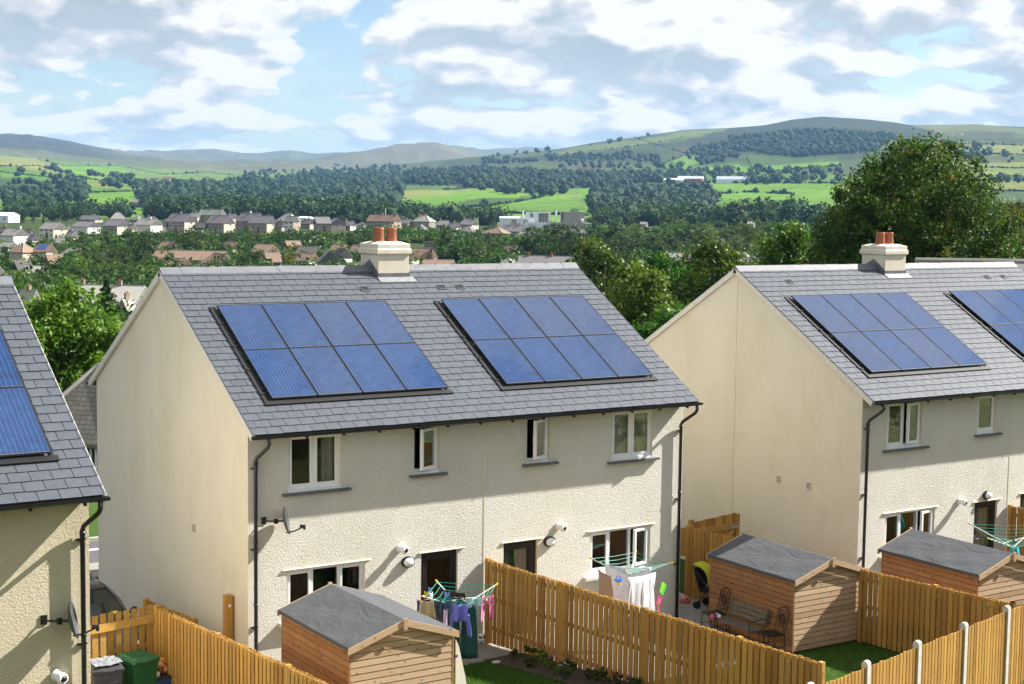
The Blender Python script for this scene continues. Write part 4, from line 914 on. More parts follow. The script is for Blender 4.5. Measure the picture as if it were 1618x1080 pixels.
def gate():
    t = thing('side_gate', 'timber side gate with a diagonal brace and grey hinges against the gable wall', 'gate', (12.75, 2.25, 0)); b = MB(); rg = random.Random(4)
    for k in range(13): b.box(.1 + k * .112, .1 + k * .112 + .104, .02, .04, .05, 1.72 + k * .008 + rg.uniform(-.01, .01), 0, rg.random())
    link('gate_boards', b.mesh('gate_boards', M['fence_wood']), t)
    f = MB(); f.box(.0, .11, -.06, .05, 0, 1.80); f.box(1.52, 1.63, -.05, .06, 0, 1.80); f.box(.1, 1.55, -.03, .018, 1.42, 1.55, 0, .7); f.box(.1, 1.55, -.03, .018, .35, .48, 0, .7); f.box(-.45, -.0, .0, .03, .9, 1.62, 0, .6)
    f.obox((.5, -.03, .5), (.12, 0, -.02), (0, .045, 0), (.9, 0, .92), 0, .8); link('gate_frame', f.mesh('gate_frame', M['fence_wood']), t)
    h = MB(); h.box(.08, .5, -.04, -.03, 1.45, 1.51); h.box(.06, .12, -.07, -.058, 1.37, 1.58); h.box(1.3, 1.6, -.055, -.048, 1.45, 1.52); link('hinge', h.mesh('hinge', flat('galvanised', (.28, .30, .33), .45)), t)
gate()
def wall_post():
    t = thing('timber_post', 'single upright plank fixed to the left gable wall above the lower left fence', 'post', (-.02, 1.15, .1)); b = MB()
    b.box(-.09, .05, -.09, .08, 0, 1.70, 0, .55); link('plank', b.mesh('plank', M['fence_wood']), t)
    c = MB(); c.lathe([(.03, 0), (.03, .012), (.01, .014)], (-.02, -.09, 1.5), 10, ax=(0, -1, 0)); link('cap', c.mesh('cap', M['lamp_white']), t)
wall_post()

def shed(label, x, y, z, w=2.05, d=2.72, eave=1.63, ridge=1.96, seed=1):
    t = thing('garden_shed', label, 'shed', (x, y, z), 0, 'timber sheds with grey felt roofs'); rg = random.Random(seed); bh = .121
    def clad(name, mat, faces):
        mb = MB()
        for (o, u, n, L, gable) in faces:
            o, u, n = Vector(o), Vector(u), Vector(n); k = 0
            while True:
                z0, z1 = .06 + k * bh, .06 + (k + 1) * bh; k += 1
                if z0 >= (ridge if gable else eave) - .03: break
                z1 = min(z1, ridge if gable else eave)
                def ext(zz):
                    if not gable or zz <= eave: return 0., L
                    f = (zz - eave) / (ridge - eave) * L / 2; return f, L - f
                a0, b0 = ext(z0); a1, b1 = ext(z1); tt = min(1, max(0, rg.gauss(.5, .25)))
                oo, oi = n * .026, n * .020
                # split long boards once so the lengths differ
                z1 -= .013; mb.hexa([o + u * a0 + Vector((0, 0, z0)), o + u * b0 + Vector((0, 0, z0)), o + u * b0 + oo + Vector((0, 0, z0 + .002)), o + u * a0 + oo + Vector((0, 0, z0 + .002)),
                         o + u * a1 + Vector((0, 0, z1)), o + u * b1 + Vector((0, 0, z1)), o + u * b1 + oi + Vector((0, 0, z1 + .002)), o + u * a1 + oi + Vector((0, 0, z1 + .002))], 0, tt)
        link(name, mb.mesh(name, mat), t)
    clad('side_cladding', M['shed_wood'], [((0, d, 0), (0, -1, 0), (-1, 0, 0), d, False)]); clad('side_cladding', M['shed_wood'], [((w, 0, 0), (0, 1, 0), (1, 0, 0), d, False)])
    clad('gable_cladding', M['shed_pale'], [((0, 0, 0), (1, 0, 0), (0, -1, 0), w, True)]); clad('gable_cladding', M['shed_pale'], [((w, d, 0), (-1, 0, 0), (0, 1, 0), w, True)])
    ln = MB(); ln.prism([(.004, .004, .05), (w - .004, .004, .05), (w - .004, .004, eave - .02), (w / 2, .004, ridge - .03), (.004, .004, eave - .02)], (0, d - .008, 0)); link('lining', ln.mesh('lining', M['wood_brown']), t)
    for xx in (-.028, w - .005):
        for yy in (-.028, d - .005): c = MB(); c.box(xx, xx + .033, yy, yy + .033, .03, eave, 0, .6); link('corner_strip', c.mesh('corner_strip', M['shed_wood']), t)
    R = thing_part('roof', t); f = MB(); ov = .07; sl = (ridge - eave) / (w / 2)
    for s in (0, 1):
        X = (lambda q: q) if s == 0 else (lambda q: w - q)
        nx, ny = 10, 26; top = []
        for i in range(nx + 1):
            for j in range(ny + 1):
                q = -ov + (w / 2 + ov) * i / nx; yy = -.09 + (d + .17) * j / ny
                wob = .006 * math.sin(q * 9 + yy * 3 + seed) + .007 * math.sin(yy * 7.3 - q * 5 + seed * 2) * math.sin(q * 3.1 + 1)
                if j in (0, ny) or i in (0,): wob *= .3
                if i == nx: wob = 0
                top.append((X(q), yy, eave + sl * q + .05 + wob))
        fs = [(i * (ny + 1) + j, (i + 1) * (ny + 1) + j, (i + 1) * (ny + 1) + j + 1, i * (ny + 1) + j + 1) for i in range(nx) for j in range(ny)]
        if s: fs = [g[::-1] for g in fs]
        f.add(top, fs)
        e = [(X(-ov), -.09, eave - sl * ov + .046), (X(-ov), d + .08, eave - sl * ov + .046), (X(-ov), d + .08, eave - sl * ov - .02), (X(-ov), -.09, eave - sl * ov - .02)]
        f.add(e, [(0, 1, 2, 3) if s else (3, 2, 1, 0)])
    fo = link('felt', f.mesh('felt', M['felt'], True), R)
    dk = MB()
    for s in (0, 1):
        X = (lambda q: q) if s == 0 else (lambda q: w - q)
        a = [(X(-ov + .01), -.08, eave - sl * ov + .0), (X(w / 2), -.08, ridge + .0), (X(w / 2), d + .07, ridge), (X(-ov + .01), d + .07, eave - sl * ov)]
        if s: a = a[::-1]
        dk.prism(a, (0, 0, .03))
    link('roof_board', dk.mesh('roof_board', M['shed_wood']), R)
    for yy in (-.118, d + .086):
        bb = MB()
        for s in (0, 1):
            X = (lambda q: q) if s == 0 else (lambda q: w - q)
            a = [(X(-ov - .01), yy, eave - sl * ov - .075), (X(w / 2), yy, ridge - .065), (X(w / 2), yy, ridge + .055), (X(-ov - .01), yy, eave - sl * ov + .045)]
            bb.prism(a if s == 0 else a[::-1], (0, .022, 0), 0, .6)
        bb.box(w / 2 - .04, w / 2 + .04, yy - .024 if yy < 0 else yy + .022, yy if yy < 0 else yy + .044, ridge - .13, ridge + .075, 0, .3)
        link('bargeboard', bb.mesh('bargeboard', M['shed_pale']), R)
    fl = MB(); fl.box(.05, w - .05, .05, d - .05, 0, .06); link('floor', fl.mesh('floor', M['shed_wood']), t)
    return t
shed('timber shed with wrinkled grey felt roof in front of the left kitchen window', .10, -3.90, .36, seed=1)
shed('timber shed with a bench along its side and a jagged shadow on its front', 11.16, -3.20, .0, seed=2)
shed('timber shed at the right edge in front of the curtained door', 14.49, -5.33, .17, seed=3)

# ------------------------------------------------------------------ washing
def rotary(label, c, zt_, zh, R_, a0, zg, lines=5, cover=False):
    c = Vector((c[0], c[1], 0)); t = thing('rotary_dryer', label, 'clothes dryer', (c.x, c.y, zg), 0, 'rotary clothes dryers with green lines')
    p = MB(); p.tube([(0, 0, 0), (0, 0, zh - zg + .12)], .022, 8); link('pole', p.mesh('pole', M['panel_edge'], True), t)
    h = MB(); h.lathe([(.05, -.05), (.075, -.02), (.075, .03), (.05, .06), (.02, .07)], (0, 0, zh - zg + .05), 12); link('hub', h.mesh('hub', M['black_plastic']), t)
    tips = [Vector((R_ * math.cos(a0 + k * PI / 2), R_ * math.sin(a0 + k * PI / 2), zt_ - zg)) for k in range(4)]; hub = Vector((0, 0, zh - zg - .10))
    for q in tips:
        a = MB(); a.bar(hub, q, .014, n=6); a.bar(q, q + (q - hub).normalized() * .07, .02, 1, n=6); a.bar(hub.lerp(q, .45), Vector((0, 0, zh - zg + .08)), .008, n=5)
        link('arm', a.mesh('arm', [flat('arm_grey', (.62, .64, .64), .4), flat('yellow_cap', (.75, .5, .02), .5)]), t)
    l = MB(); rg = random.Random(3)
    for k in range(lines):
        f = 1 - k * .15
        for q in range(4):
            a, b = hub.lerp(tips[q], f), hub.lerp(tips[(q + 1) % 4], f); m = a.lerp(b, .5) - Vector((0, 0, .02 + .01 * k))
            l.tube([a, m, b], .0055, 4, cap=False)
    link('line', l.mesh('line', flat('line_green', (.0, .30, .21), .5)), t)
    return t
def cloth(name, label, cat, p0, p1, strips, mat, depth=.03, seed=0, group=None, thick=.006):
    """garment of strips hung from the line p0-p1; strip: (u0,u1,v0,u0b,u1b,v1)"""
    p0, p1 = Vector(p0), Vector(p1); u = p1 - p0; n = Vector((u.y, -u.x, 0)).normalized(); mb = MB(); rg = random.Random(seed)
    ph = rg.uniform(0, 6)
    for (a, b, v0, ab, bb, v1) in strips:
        NX, NY = 12, 10; vs = []
        for i in range(NX + 1):
            for j in range(NY + 1):
                fu, fv = i / NX, j / NY; x = (a + (b - a) * fu) * (1 - fv) + (ab + (bb - ab) * fu) * fv; v = v0 + (v1 - v0) * fv
                fold = depth * 1.6 * (.25 + fv) * (math.sin(x * u.length * 38 + ph + fv * .8) * .6 + math.sin(x * u.length * 17 + ph * 2) * .5)
                sag = .025 * math.sin(PI * min(1, max(0, x)))
                q = u * x + n * fold - Vector((0, 0, v + sag * (1 - fv * .5))); vs.append(q)
        mb.add(vs, [(i * (NY + 1) + j, i * (NY + 1) + j + 1, (i + 1) * (NY + 1) + j + 1, (i + 1) * (NY + 1) + j) for i in range(NX) for j in range(NY)])
    o = mb.build(name, mat, None, True); o.location = p0; tag(o, label, cat, group)
    s = o.modifiers.new('solid', 'SOLIDIFY'); s.thickness = thick
    return o
RECT = [(0, 1, 0, 0, 1, 1)]
def sc(strips, L): return [(a, b, v0 * L, ab, bb, v1 * L) for a, b, v0, ab, bb, v1 in strips]
TROUS = [(0, 1, 0, -.02, 1.02, .3), (-.02, .48, .3, .02, .40, 1.), (.52, 1.02, .3, .60, .98, 1.)]
def c8(x, y): return 640 + x / 8.306, 910 + y / 8.306
def c9(x, y): return 920 + x / 9, 860 + y / 9
rotary('rotary dryer hung with small coloured children\'s clothes behind the first shed', (4.02, -1.10), 1.86, 1.62, .86, 1.62, .22)
rotary('rotary dryer hung with white and brown towels in front of the right kitchen window', (8.64, -.68), 1.84, 1.56, .86, rad(-45), .0)
rotary('bare rotary dryer with green lines and a turquoise bag, at the right edge', gp(1601, 857, 1.72)[:2], 1.98, 1.70, 1.15, rad(100), .1, 6)
def hang(name, label, cat, x0, y0, x1, y1, L, strips, mat, z=1.78, conv=c8, **kw):
    return cloth(name, label, cat, gp(*conv(x0, y0), z), gp(*conv(x1, y1), z), sc(strips, L), mat, **kw)
plaid = NT('dress_check'); cc = plaid.coord(); plaid.p(col=plaid.mix(plaid.wave(cc, 12, 0, 'X'), (.30, .30, .16), (.55, .50, .34)), rough=.9)
G_ = 'children\'s clothes on the left rotary dryer'
o = hang('dress', 'child\'s olive checked dress with a red waistband on the left dryer', 'dress', 200, 318, 372, 320, .36, [(0, 1, 0, -.22, 1.22, 1.)], plaid.mat, seed=1)
dress = o
o = hang('waistband', None, None, 200, 312, 372, 314, .05, RECT, flat('red_cloth', (.55, .03, .05), .85), z=1.785, seed=1, depth=.012)
o.parent = dress; o.location = o.location - dress.location
hang('dress', 'dark navy garment at the left end of the left dryer', 'garment', 150, 300, 195, 312, .30, RECT, flat('navy', (.012, .015, .14), .9), seed=2)
hang('jeans', 'faded dark blue jeans next to the checked dress', 'jeans', 392, 312, 482, 318, .50, TROUS, flat('denim_dark', (.045, .085, .16), .9), seed=3)
hang('jeans', 'mid blue jeans between the dark jeans and the violet jumper', 'jeans', 522, 312, 638, 316, .48, TROUS, flat('denim', (.065, .14, .24), .9), seed=4)
hang('jumper', 'violet blue jumper hanging upside down with dangling sleeves', 'jumper', 628, 362, 826, 366, .46, [(0, 1, 0, .05, .95, .75), (-.12, .12, .45, -.32, -.10, 1.45), (.88, 1.1, .45, 1.0, 1.28, 1.45)], flat('violet', (.17, .19, .72), .9), z=1.74, seed=5, depth=.04)
hang('shorts', 'pale blue shorts with orange hems on the left dryer', 'shorts', 822, 288, 888, 284, .19, RECT, flat('pale_blue', (.42, .60, .68), .9), seed=6)
hang('shorts', 'pale blue shorts with green hems on the left dryer', 'shorts', 902, 280, 984, 276, .18, RECT, flat('pale_blue2', (.40, .62, .66), .9), seed=7)
hang('leggings', 'bright pink leggings at the right end of the left dryer', 'leggings', 1000, 264, 1162, 250, .52, [(0, 1, 0, .0, 1., .3), (0, .42, .3, -.08, .16, 1.), (.62, 1.0, .3, .74, .98, .95)], flat('pink', (.75, .20, .42), .9), seed=8)
hang('towel', 'dark green bath towel hanging low under the left dryer', 'towel', 560, 350, 935, 330, 1.17, [(.1, 1, 0, .02, 1.08, 1.)], flat('bottle_green', (.016, .10, .088), .95), z=1.62, seed=9, depth=.02)
hang('towel', 'dark brown towel on the back line of the left dryer', 'towel', 420, 150, 790, 226, .85, RECT, flat('dark_brown', (.035, .018, .016), .95), z=1.80, seed=10)
for (x0, y0, x1, y1, L, nm, col, lab) in ((252, 196, 300, 200, .13, 'sock', (.80, .42, .04), 'orange sock pegged on the left dryer'), (302, 142, 350, 146, .19, 'sock', (.16, .30, .70), 'blue sock pegged at the top left of the left dryer'), (316, 214, 366, 204, .15, 'sock', (.60, .74, .82), 'pale blue sock pegged beside the orange one'), (515, 200, 586, 204, .11, 'sock', (.35, .52, .72), 'blue and white socks in the middle of the left dryer'), (506, 436, 556, 440, .32, 'vest', (.50, .42, .62), 'lilac vest hanging below the mid blue jeans')):
    hang(nm, lab, nm, x0, y0, x1, y1, L, RECT, flat('cloth_' + lab.split()[0] + nm, col, .9), seed=len(lab), z=1.84)
hang('towel', 'taupe towel on the left side of the right dryer', 'towel', 226, 350, 410, 448, .72, [(0, 1, 0, .08, 1.2, 1.)], flat('taupe', (.33, .25, .225), .95), conv=c9, seed=11, depth=.02)
hang('towel', 'white ribbed towel at the front of the right dryer', 'towel', 650, 472, 1042, 396, .78, [(0, 1, 0, .0, .86, 1.)], flat('white_towel', (.80, .80, .86), .95), conv=c9, seed=12, depth=.035)
hang('sheet', 'white sheet on the back line of the right dryer, under the kitchen window', 'sheet', 330, 292, 982, 320, .92, RECT, flat('white_sheet', (.72, .73, .82), .95), z=1.80, conv=c9, seed=13, depth=.015)
hang('towel', 'pale grey towel hanging behind the ribbed white one', 'towel', 640, 520, 1010, 440, .80, [(.1, 1, 0, -.05, 1.05, 1.)], flat('pale_grey', (.55, .53, .58), .95), z=1.72, conv=c9, seed=14, depth=.02)
def peg_basket():
    p = gp(*c9(515, 520), 1.62); t = thing('peg_basket', 'small blue and yellow peg basket hanging inside the right dryer', 'peg basket', tuple(p))
    b = MB(); b.lathe([(.05, -.09), (.062, 0), (.07, .0), (.068, .01), (.05, .01), (.045, -.07)], (0, 0, 0), 14); link('basket', b.mesh('basket', flat('cream_plastic', (.68, .58, .34), .5)), t)
    r = MB(); r.lathe([(.07, 0), (.085, .005), (.085, .035), (.07, .04), (.06, .03)], (0, 0, 0), 14); r.tube([(-.07, 0, .03), (-.04, 0, .11), (.04, 0, .11), (.07, 0, .03)], .008, 6); link('rim', r.mesh('rim', flat('blue_plastic', (.02, .16, .62), .4)), t)
peg_basket()
def kite():
    t = thing('kite', 'green, pink and yellow toy kite hanging at the right end of the right dryer', 'kite', tuple(gp(*c9(1150, 530), 1.45)))
    a = np.array(gp(*c9(1150, 530), 1.45))
    def P(x, y): return Vector(gp(*c9(x, y), 1.45) - a) if False else Vector(hit(*c9(x, y), (0, 1, 0), a[1]) - a)
    for nm, pts, col in (('sail', [(1140, 525), (1205, 575), (1150, 725), (1090, 670)], (.06, .75, .10)), ('panel', [(1140, 528), (1172, 560), (1120, 690), (1092, 668)], (.42, .75, .04)), ('tail', [(1090, 690), (1110, 690), (1075, 860), (1050, 850)], (.85, .07, .30)), ('tail', [(1120, 740), (1140, 740), (1085, 985), (1062, 985)], (.85, .12, .20)), ('tail', [(1100, 780), (1115, 770), (1095, 900), (1078, 905)], (.75, .75, .03)), ('streamer', [(915, 905), (1050, 880), (1055, 895), (1000, 920), (925, 945)], (.85, .07, .30)), ('streamer', [(985, 965), (1045, 1010), (1030, 1018), (980, 985)], (.78, .74, .03)), ('streamer', [(990, 935), (1045, 930), (1050, 945), (1000, 950)], (.30, .66, .06))):
        b = MB(); off = -.02 if nm == 'panel' else 0
        b.prism([P(*q) + Vector((0, off, 0)) for q in pts][::-1], (0, .008, 0)); link(nm, b.mesh(nm, flat('kite_%s_%d' % (nm, int(col[0] * 100)), col, .6)), t)
kite()
def turq_bag():
    o = gp(1603, 862, 1.5); t = thing('peg_bag', 'turquoise cloth bag hanging on the bare dryer', 'bag', tuple(o)); b = MB()
    b.lathe([(.02, .12), (.05, .08), (.10, -.05), (.13, -.2), (.11, -.3), (.03, -.32)], (0, 0, 0), 12); link('bag_body', b.mesh('bag_body', flat('turquoise', (.0, .42, .42), .8), True), t)
    s = MB(); s.tube([(-.03, 0, .1), (0, 0, .2), (.03, 0, .1)], .008, 6); link('strap', s.mesh('strap', M['white_upvc']), t)
turq_bag()

# ------------------------------------------------------------------ things in the gardens
def wheelie(label, x, y, z, rz, col, s=1.):
    t = thing('wheelie_bin', label, 'wheelie bin', (x, y, z), rz); m = flat('bin_' + '%d' % int(col[1] * 1000), col, .4)
    b = MB(); q = lambda w, d, zz, dy=0: [(-w, -d + dy, zz), (w, -d + dy, zz), (w, d + dy, zz), (-w, d + dy, zz)]
    b.hexa(q(.20, .22, .04) + q(.265, .29, .93)); b.hexa(q(.275, .30, .93) + q(.29, .315, 1.0)); b.hexa(q(.05, .01, .2, -.25) + q(.05, .01, .8, -.29)); b.hexa(q(.18, .008, .55, -.265) + q(.18, .008, .8, -.285))
    o = link('body', b.mesh('body', m), t); bv = o.modifiers.new('b', 'BEVEL'); bv.width = .02; bv.segments = 2
    l = MB(); l.hexa(q(.295, .33, 1.0) + q(.295, .33, 1.03)); l.hexa(q(.295, .33, 1.03) + q(.23, .24, 1.085, .02))
    for k in range(-2, 3): l.box(k * .09 - .012, k * .09 + .012, -.2, .25, 1.08, 1.097)
    l.box(-.1, .1, -.37, -.32, 1.0, 1.03)
    o = link('lid', l.mesh('lid', m), t); bv = o.modifiers.new('b', 'BEVEL'); bv.width = .012; bv.segments = 2
    h = MB(); h.tube([(-.22, .3, .97), (-.22, .40, .99), (.22, .40, .99), (.22, .3, .97)], .018, 8); link('handle', h.mesh('handle', m), t)
    for sx_ in (-1, 1):
        w = MB(); w.lathe([(.1, -.025), (.1, .025)], (sx_ * .24, .25, .1), 18, ax=(1, 0, 0)); link('wheel', w.mesh('wheel', M['black_plastic']), t)
wheelie('dark grey wheelie bin with plastic sheet on its lid, left of the green one', -2.84, .22, .02, rad(-8), (.045, .047, .05))
wheelie('green wheelie bin between the grey bin and the timber fence', -2.16, .42, .02, rad(14), (.012, .10, .035))
def plastic():
    b = MB(); rg = random.Random(2); N = 9; vs = [(-.27 + .52 * i / N + rg.uniform(-.02, .02), -.28 + .5 * j / N + rg.uniform(-.02, .02), rg.uniform(0, .05)) for i in range(N + 1) for j in range(N + 1)]
    b.add(vs, [(i * (N + 1) + j, (i + 1) * (N + 1) + j, (i + 1) * (N + 1) + j + 1, i * (N + 1) + j + 1) for i in range(N) for j in range(N)])
    o = b.build('plastic_sheet', flat('clear_plastic', (.22, .24, .27), .12)); o.location = (-2.84, .22, 1.125); o.modifiers.new('s', 'SOLIDIFY').thickness = .004; tag(o, 'crumpled clear plastic sheet lying on the dark grey bin', 'plastic sheet')
plastic()
def recycling():
    t = thing('recycling_box', 'blue recycling box with a black lid beside the green bin', 'recycling box', (-1.72, .50, .02), rad(12)); b = MB(); q = lambda w, d, zz: [(-w, -d, zz), (w, -d, zz), (w, d, zz), (-w, d, zz)]
    b.hexa(q(.22, .17, 0) + q(.29, .22, .55)); b.hexa(q(.30, .23, .50) + q(.305, .235, .56)); link('box', b.mesh('box', flat('box_blue', (.015, .075, .26), .45)), t)
    l = MB(); l.hexa(q(.315, .245, .56) + q(.30, .23, .60)); link('lid', l.mesh('lid', flat('lid_black', (.02, .02, .022), .45)), t)
recycling()
def jar():
    t = thing('ornament', 'round red and yellow patterned ornament on the recycling box', 'ornament', (-1.62, .56, .62)); b = MB(); b.lathe([(.05, 0), (.10, .04), (.125, .11), (.11, .19), (.07, .22), (.075, .26), (.06, .27)], (0, 0, 0), 18)
    m = NT('ornament_paint'); c = m.coord(); m.p(col=m.ramp(m.noise(c, 9, 2), [(.42, (.32, .01, .012)), (.52, (.65, .30, .03)), (.6, (.75, .60, .35))]), rough=.35); link('pot', b.mesh('pot', m.mat, True), t)
    c = MB(); c.lathe([(.062, .26), (.058, .285), (.02, .30)], (0, 0, 0), 14); link('top', c.mesh('top', flat('orn_top', (.62, .34, .05), .4)), t)
    o = MB(); o.box(-.055, .055, -.05, .05, 0, .09); q = o.build('small_carton', M['lamp_white']); q.location = (-1.80, .40, .62); q.rotation_euler = (0, 0, .3); tag(q, 'small white carton on the recycling box', 'carton'); bv = q.modifiers.new('b', 'BEVEL'); bv.width = .008
jar()
def football():
    p = gp(760, 1007, .31); m = NT('football'); c = m.coord(); v = m.vor(c, 10., 'F1'); m.p(col=m.ramp(v, [(.30, (.015, .015, .015)), (.36, (.80, .80, .78))]), rough=.4)
    b = MB(); b.lathe([(.11 * math.sin(PI * k / 14) + .0005, -.11 * math.cos(PI * k / 14)) for k in range(15)], (0, 0, 0), 20); o = b.build('football', m.mat, None, True); o.location = p; tag(o, 'black and white football by the foot of the fence', 'football')
football()
def helmet():
    t = thing('helmet', 'pink child\'s helmet on the paving by the pushchair', 'helmet', tuple(gp(1082, 951, .0))); b = MB(); b.lathe([(.135, 0), (.14, .04), (.12, .11), (.07, .155), (.01, .17)], (0, 0, 0), 18); link('shell', b.mesh('shell', flat('helmet_pink', (.62, .20, .17), .35), True), t)
    c = MB(); c.lathe([(.028, .0), (.02, .012)], (-.03, -.105, .10), 10, ax=(-.3, -.9, .6)); link('vent', c.mesh('vent', M['black_plastic']), t)
helmet()
def pushchair():
    p = gp(1104, 956, 0); t = thing('pushchair', 'lime green and black pushchair half hidden behind the middle shed', 'pushchair', (12.12, .60, 0), rad(200)); blk = M['black_plastic']
    f = MB()
    for s in (-1, 1):
        f.tube([(s * .22, .42, .12), (s * .22, .0, .55), (s * .22, -.40, 1.02)], .015, 8); f.tube([(s * .22, -.28, .12), (s * .22, .10, .62)], .014, 8); f.tube([(s * .22, .0, .50), (s * .22, -.25, .48)], .012, 6)
    f.bar((-.22, -.40, 1.02), (.22, -.40, 1.02), .02); f.bar((-.22, -.28, .14), (.22, -.28, .14), .012); link('frame', f.mesh('frame', blk), t)
    st = MB(); st.hexa([(-.2, -.22, .40), (.2, -.22, .40), (.2, .16, .44), (-.2, .16, .44), (-.2, -.22, .47), (.2, -.22, .47), (.2, .16, .50), (-.2, .16, .50)]); st.hexa([(-.2, -.20, .46), (.2, -.20, .46), (.2, -.26, .46), (-.2, -.26, .46), (-.2, -.36, .98), (.2, -.36, .98), (.2, -.41, .96), (-.2, -.41, .96)][::1]); link('seat', st.mesh('seat', flat('push_black', (.02, .02, .02), .8)), t)
    h = MB(); n = 8; vs = []
    for i in range(n + 1):
        a = rad(-10 + 130 * i / n)
        for x in (-.23, -.12, .12, .23): vs.append((x, -.36 + .40 * math.sin(a) * (1 if abs(x) < .2 else .95), .72 + .36 * math.cos(a) * (1 if abs(x) < .2 else .92)))
    h.add(vs, [(i * 4 + k, i * 4 + k + 1, (i + 1) * 4 + k + 1, (i + 1) * 4 + k) for i in range(n) for k in range(3)]); o = link('hood', h.mesh('hood', flat('lime', (.42, .46, .02), .8), True), t); o.modifiers.new('s', 'SOLIDIFY').thickness = .02
    for s in (-1, 1):
        for yy in (.44, -.28):
            for q in (-.03, .03):
                w = MB(); w.lathe([(.085, -.016), (.09, 0), (.085, .016)], (s * .22 + q, yy, .09), 16, ax=(1, 0, 0)); w.lathe([(.03, -.02), (.03, .02)], (s * .22 + q, yy, .09), 8, ax=(1, 0, 0)); link('wheel', w.mesh('wheel', M['black_board']), t)
pushchair()
def bag():
    t = thing('shopping_bag', 'blue bag hanging on the shaded fence behind the middle shed', 'bag', (12.40, -.10, 1.02)); b = MB(); b.hexa([(-.20, -.08, 0), (.22, -.10, 0), (.22, .02, 0), (-.20, .02, 0), (-.22, -.07, .42), (.2, -.09, .48), (.2, .02, .48), (-.22, .02, .42)]); o = link('bag_body', b.mesh('bag_body', flat('bag_blue', (.01, .13, .60), .6)), t); o.rotation_euler = (0, 0, rad(-80))
    s = MB(); s.tube([(-.1, -.1, .42), (-.06, -.02, .70), (-.03, .0, .42)], .012, 6); s.tube([(.02, -.1, .42), (.04, -.02, .72), (.06, .0, .42)], .012, 6); o = link('handle', s.mesh('handle', flat('bag_blue2', (.05, .22, .62), .6)), t); o.rotation_euler = (0, 0, rad(-80))
bag()
def garden_chair(label, x, y, rz):
    t = thing('garden_chair', label, 'garden chair', (x, y, .0), rz, 'black wrought iron chairs by the middle shed'); m = M['black_plastic']
    f = MB()
    for s in (-1, 1): f.tube([(s * .2, .22, 0), (s * .2, .19, .45), (s * .2, .20, .5), (s * .2, .30, .92)], .012, 6); f.tube([(s * .2, -.22, 0), (s * .2, -.19, .44)], .012, 6); f.bar((s * .2, -.2, .2), (s * .2, .2, .2), .008)
    f.tube([(-.2, .30, .92), (-.1, .315, .985), (0, .32, 1.0), (.1, .315, .985), (.2, .30, .92)], .013, 6); link('frame', f.mesh('frame', m), t)
    s_ = MB(); s_.box(-.21, .21, -.21, .2, .44, .462); link('seat', s_.mesh('seat', m), t)
    b = MB()
    for r, h in ((.10, .74), (.075, .74)): b.tube([(r * math.cos(q * PI / 6), .262, h + r * 1.25 * math.sin(q * PI / 6)) for q in range(13)], .007, 5)
    for x_ in (-.14, -.06, .06, .14): b.tube([(x_, .21, .5), (x_ * .6, .235, .6), (x_ * 1.1, .285, .84), (x_ * .8, .305, .93)], .006, 5)
    for x_ in (-.13, .13):
        b.tube([(x_ + .04 * math.cos(q * PI / 4), .24, .62 + .05 * math.sin(q * PI / 4)) for q in range(9)], .006, 5)
    link('backrest', b.mesh('backrest', m), t)
def bench():
    t = thing('garden_bench', 'small slatted garden bench with iron ends along the side of the middle shed', 'bench', (10.72, -1.95, 0), rad(-90)); w = NT('bench_wood'); c = w.coord(); w.p(col=w.ramp(w.noise(w.mapv(c, (1, 30, 30)), 4, 4), [(.3, (.08, .062, .045)), (.7, (.19, .16, .115))]), rough=.8)
    s = MB()
    for k in range(4): s.box(-.6, .6, -.2 + k * .1, -.12 + k * .1, .42, .445)
    link('seat', s.mesh('seat', w.mat), t); b = MB()
    for k in range(3): b.obox((-.6, .225 + k * .035, .52 + k * .105), (1.2, 0, 0), (0, .02, -.004), (0, .028, .09))
    link('backrest', b.mesh('backrest', w.mat), t)
    for sx_ in (-.57, .57):
        f = MB(); f.tube([(sx_, .24, 0), (sx_, .20, .42), (sx_, .345, .86)], .018, 6); f.tube([(sx_, -.24, 0), (sx_, -.2, .42), (sx_, -.22, .62), (sx_, .2, .66)], .016, 6); f.bar((sx_, -.2, .42), (sx_, .2, .42), .014); link('end_frame', f.mesh('end_frame', flat('iron_green', (.015, .045, .03), .5)), t)
bench()
garden_chair('black wrought iron chair at the house end of the bench', 10.80, -1.02, rad(-100))
garden_chair('black wrought iron chair at the near end of the bench', 10.80, -2.92, rad(-100))
def toy():
    t = thing('toy', 'small coloured toy lying on the chair by the bench', 'toy', (10.55, -1.38, .46), .4)
    for i, (a, b_, c, col) in enumerate(((0, 0, .0, (.12, .06, .45)), (.09, .03, .0, (.75, .55, .06)), (-.08, .05, 0, (.62, .08, .22)), (.02, -.06, .0, (.70, .70, .75)))):
        b = MB(); b.lathe([(.03, 0), (.055, .03), (.05, .07), (.02, .09)], (a, b_, c), 8); link('toy_block', b.mesh('toy_block', flat('toy%d' % i, col, .4)), t)
toy()
def surfboard():
    t = thing('play_board', 'white children\'s board with coloured spots leaning on the first shed', 'board', (2.26, -3.86, .36)); m = NT('spotted'); c = m.coord(); v = m.vor(c, 7.); cl = m.vor(c, 7., 'F1', 1)
    m.p(col=m.mix(m.fr(v, .2, .24, 1., 0.), (.75, .70, .62), m.mix(1., cl, (1., .75, .2), 'MULTIPLY')), rough=.6)
    b = MB(); b.prism([(.0, 0, 0), (.34, 0, 0), (.20, 0, .75), (.06, 0, 1.32), (.0, 0, 1.45)], (0, .03, 0)); o = link('panel', b.mesh('panel', m.mat), t)
surfboard()
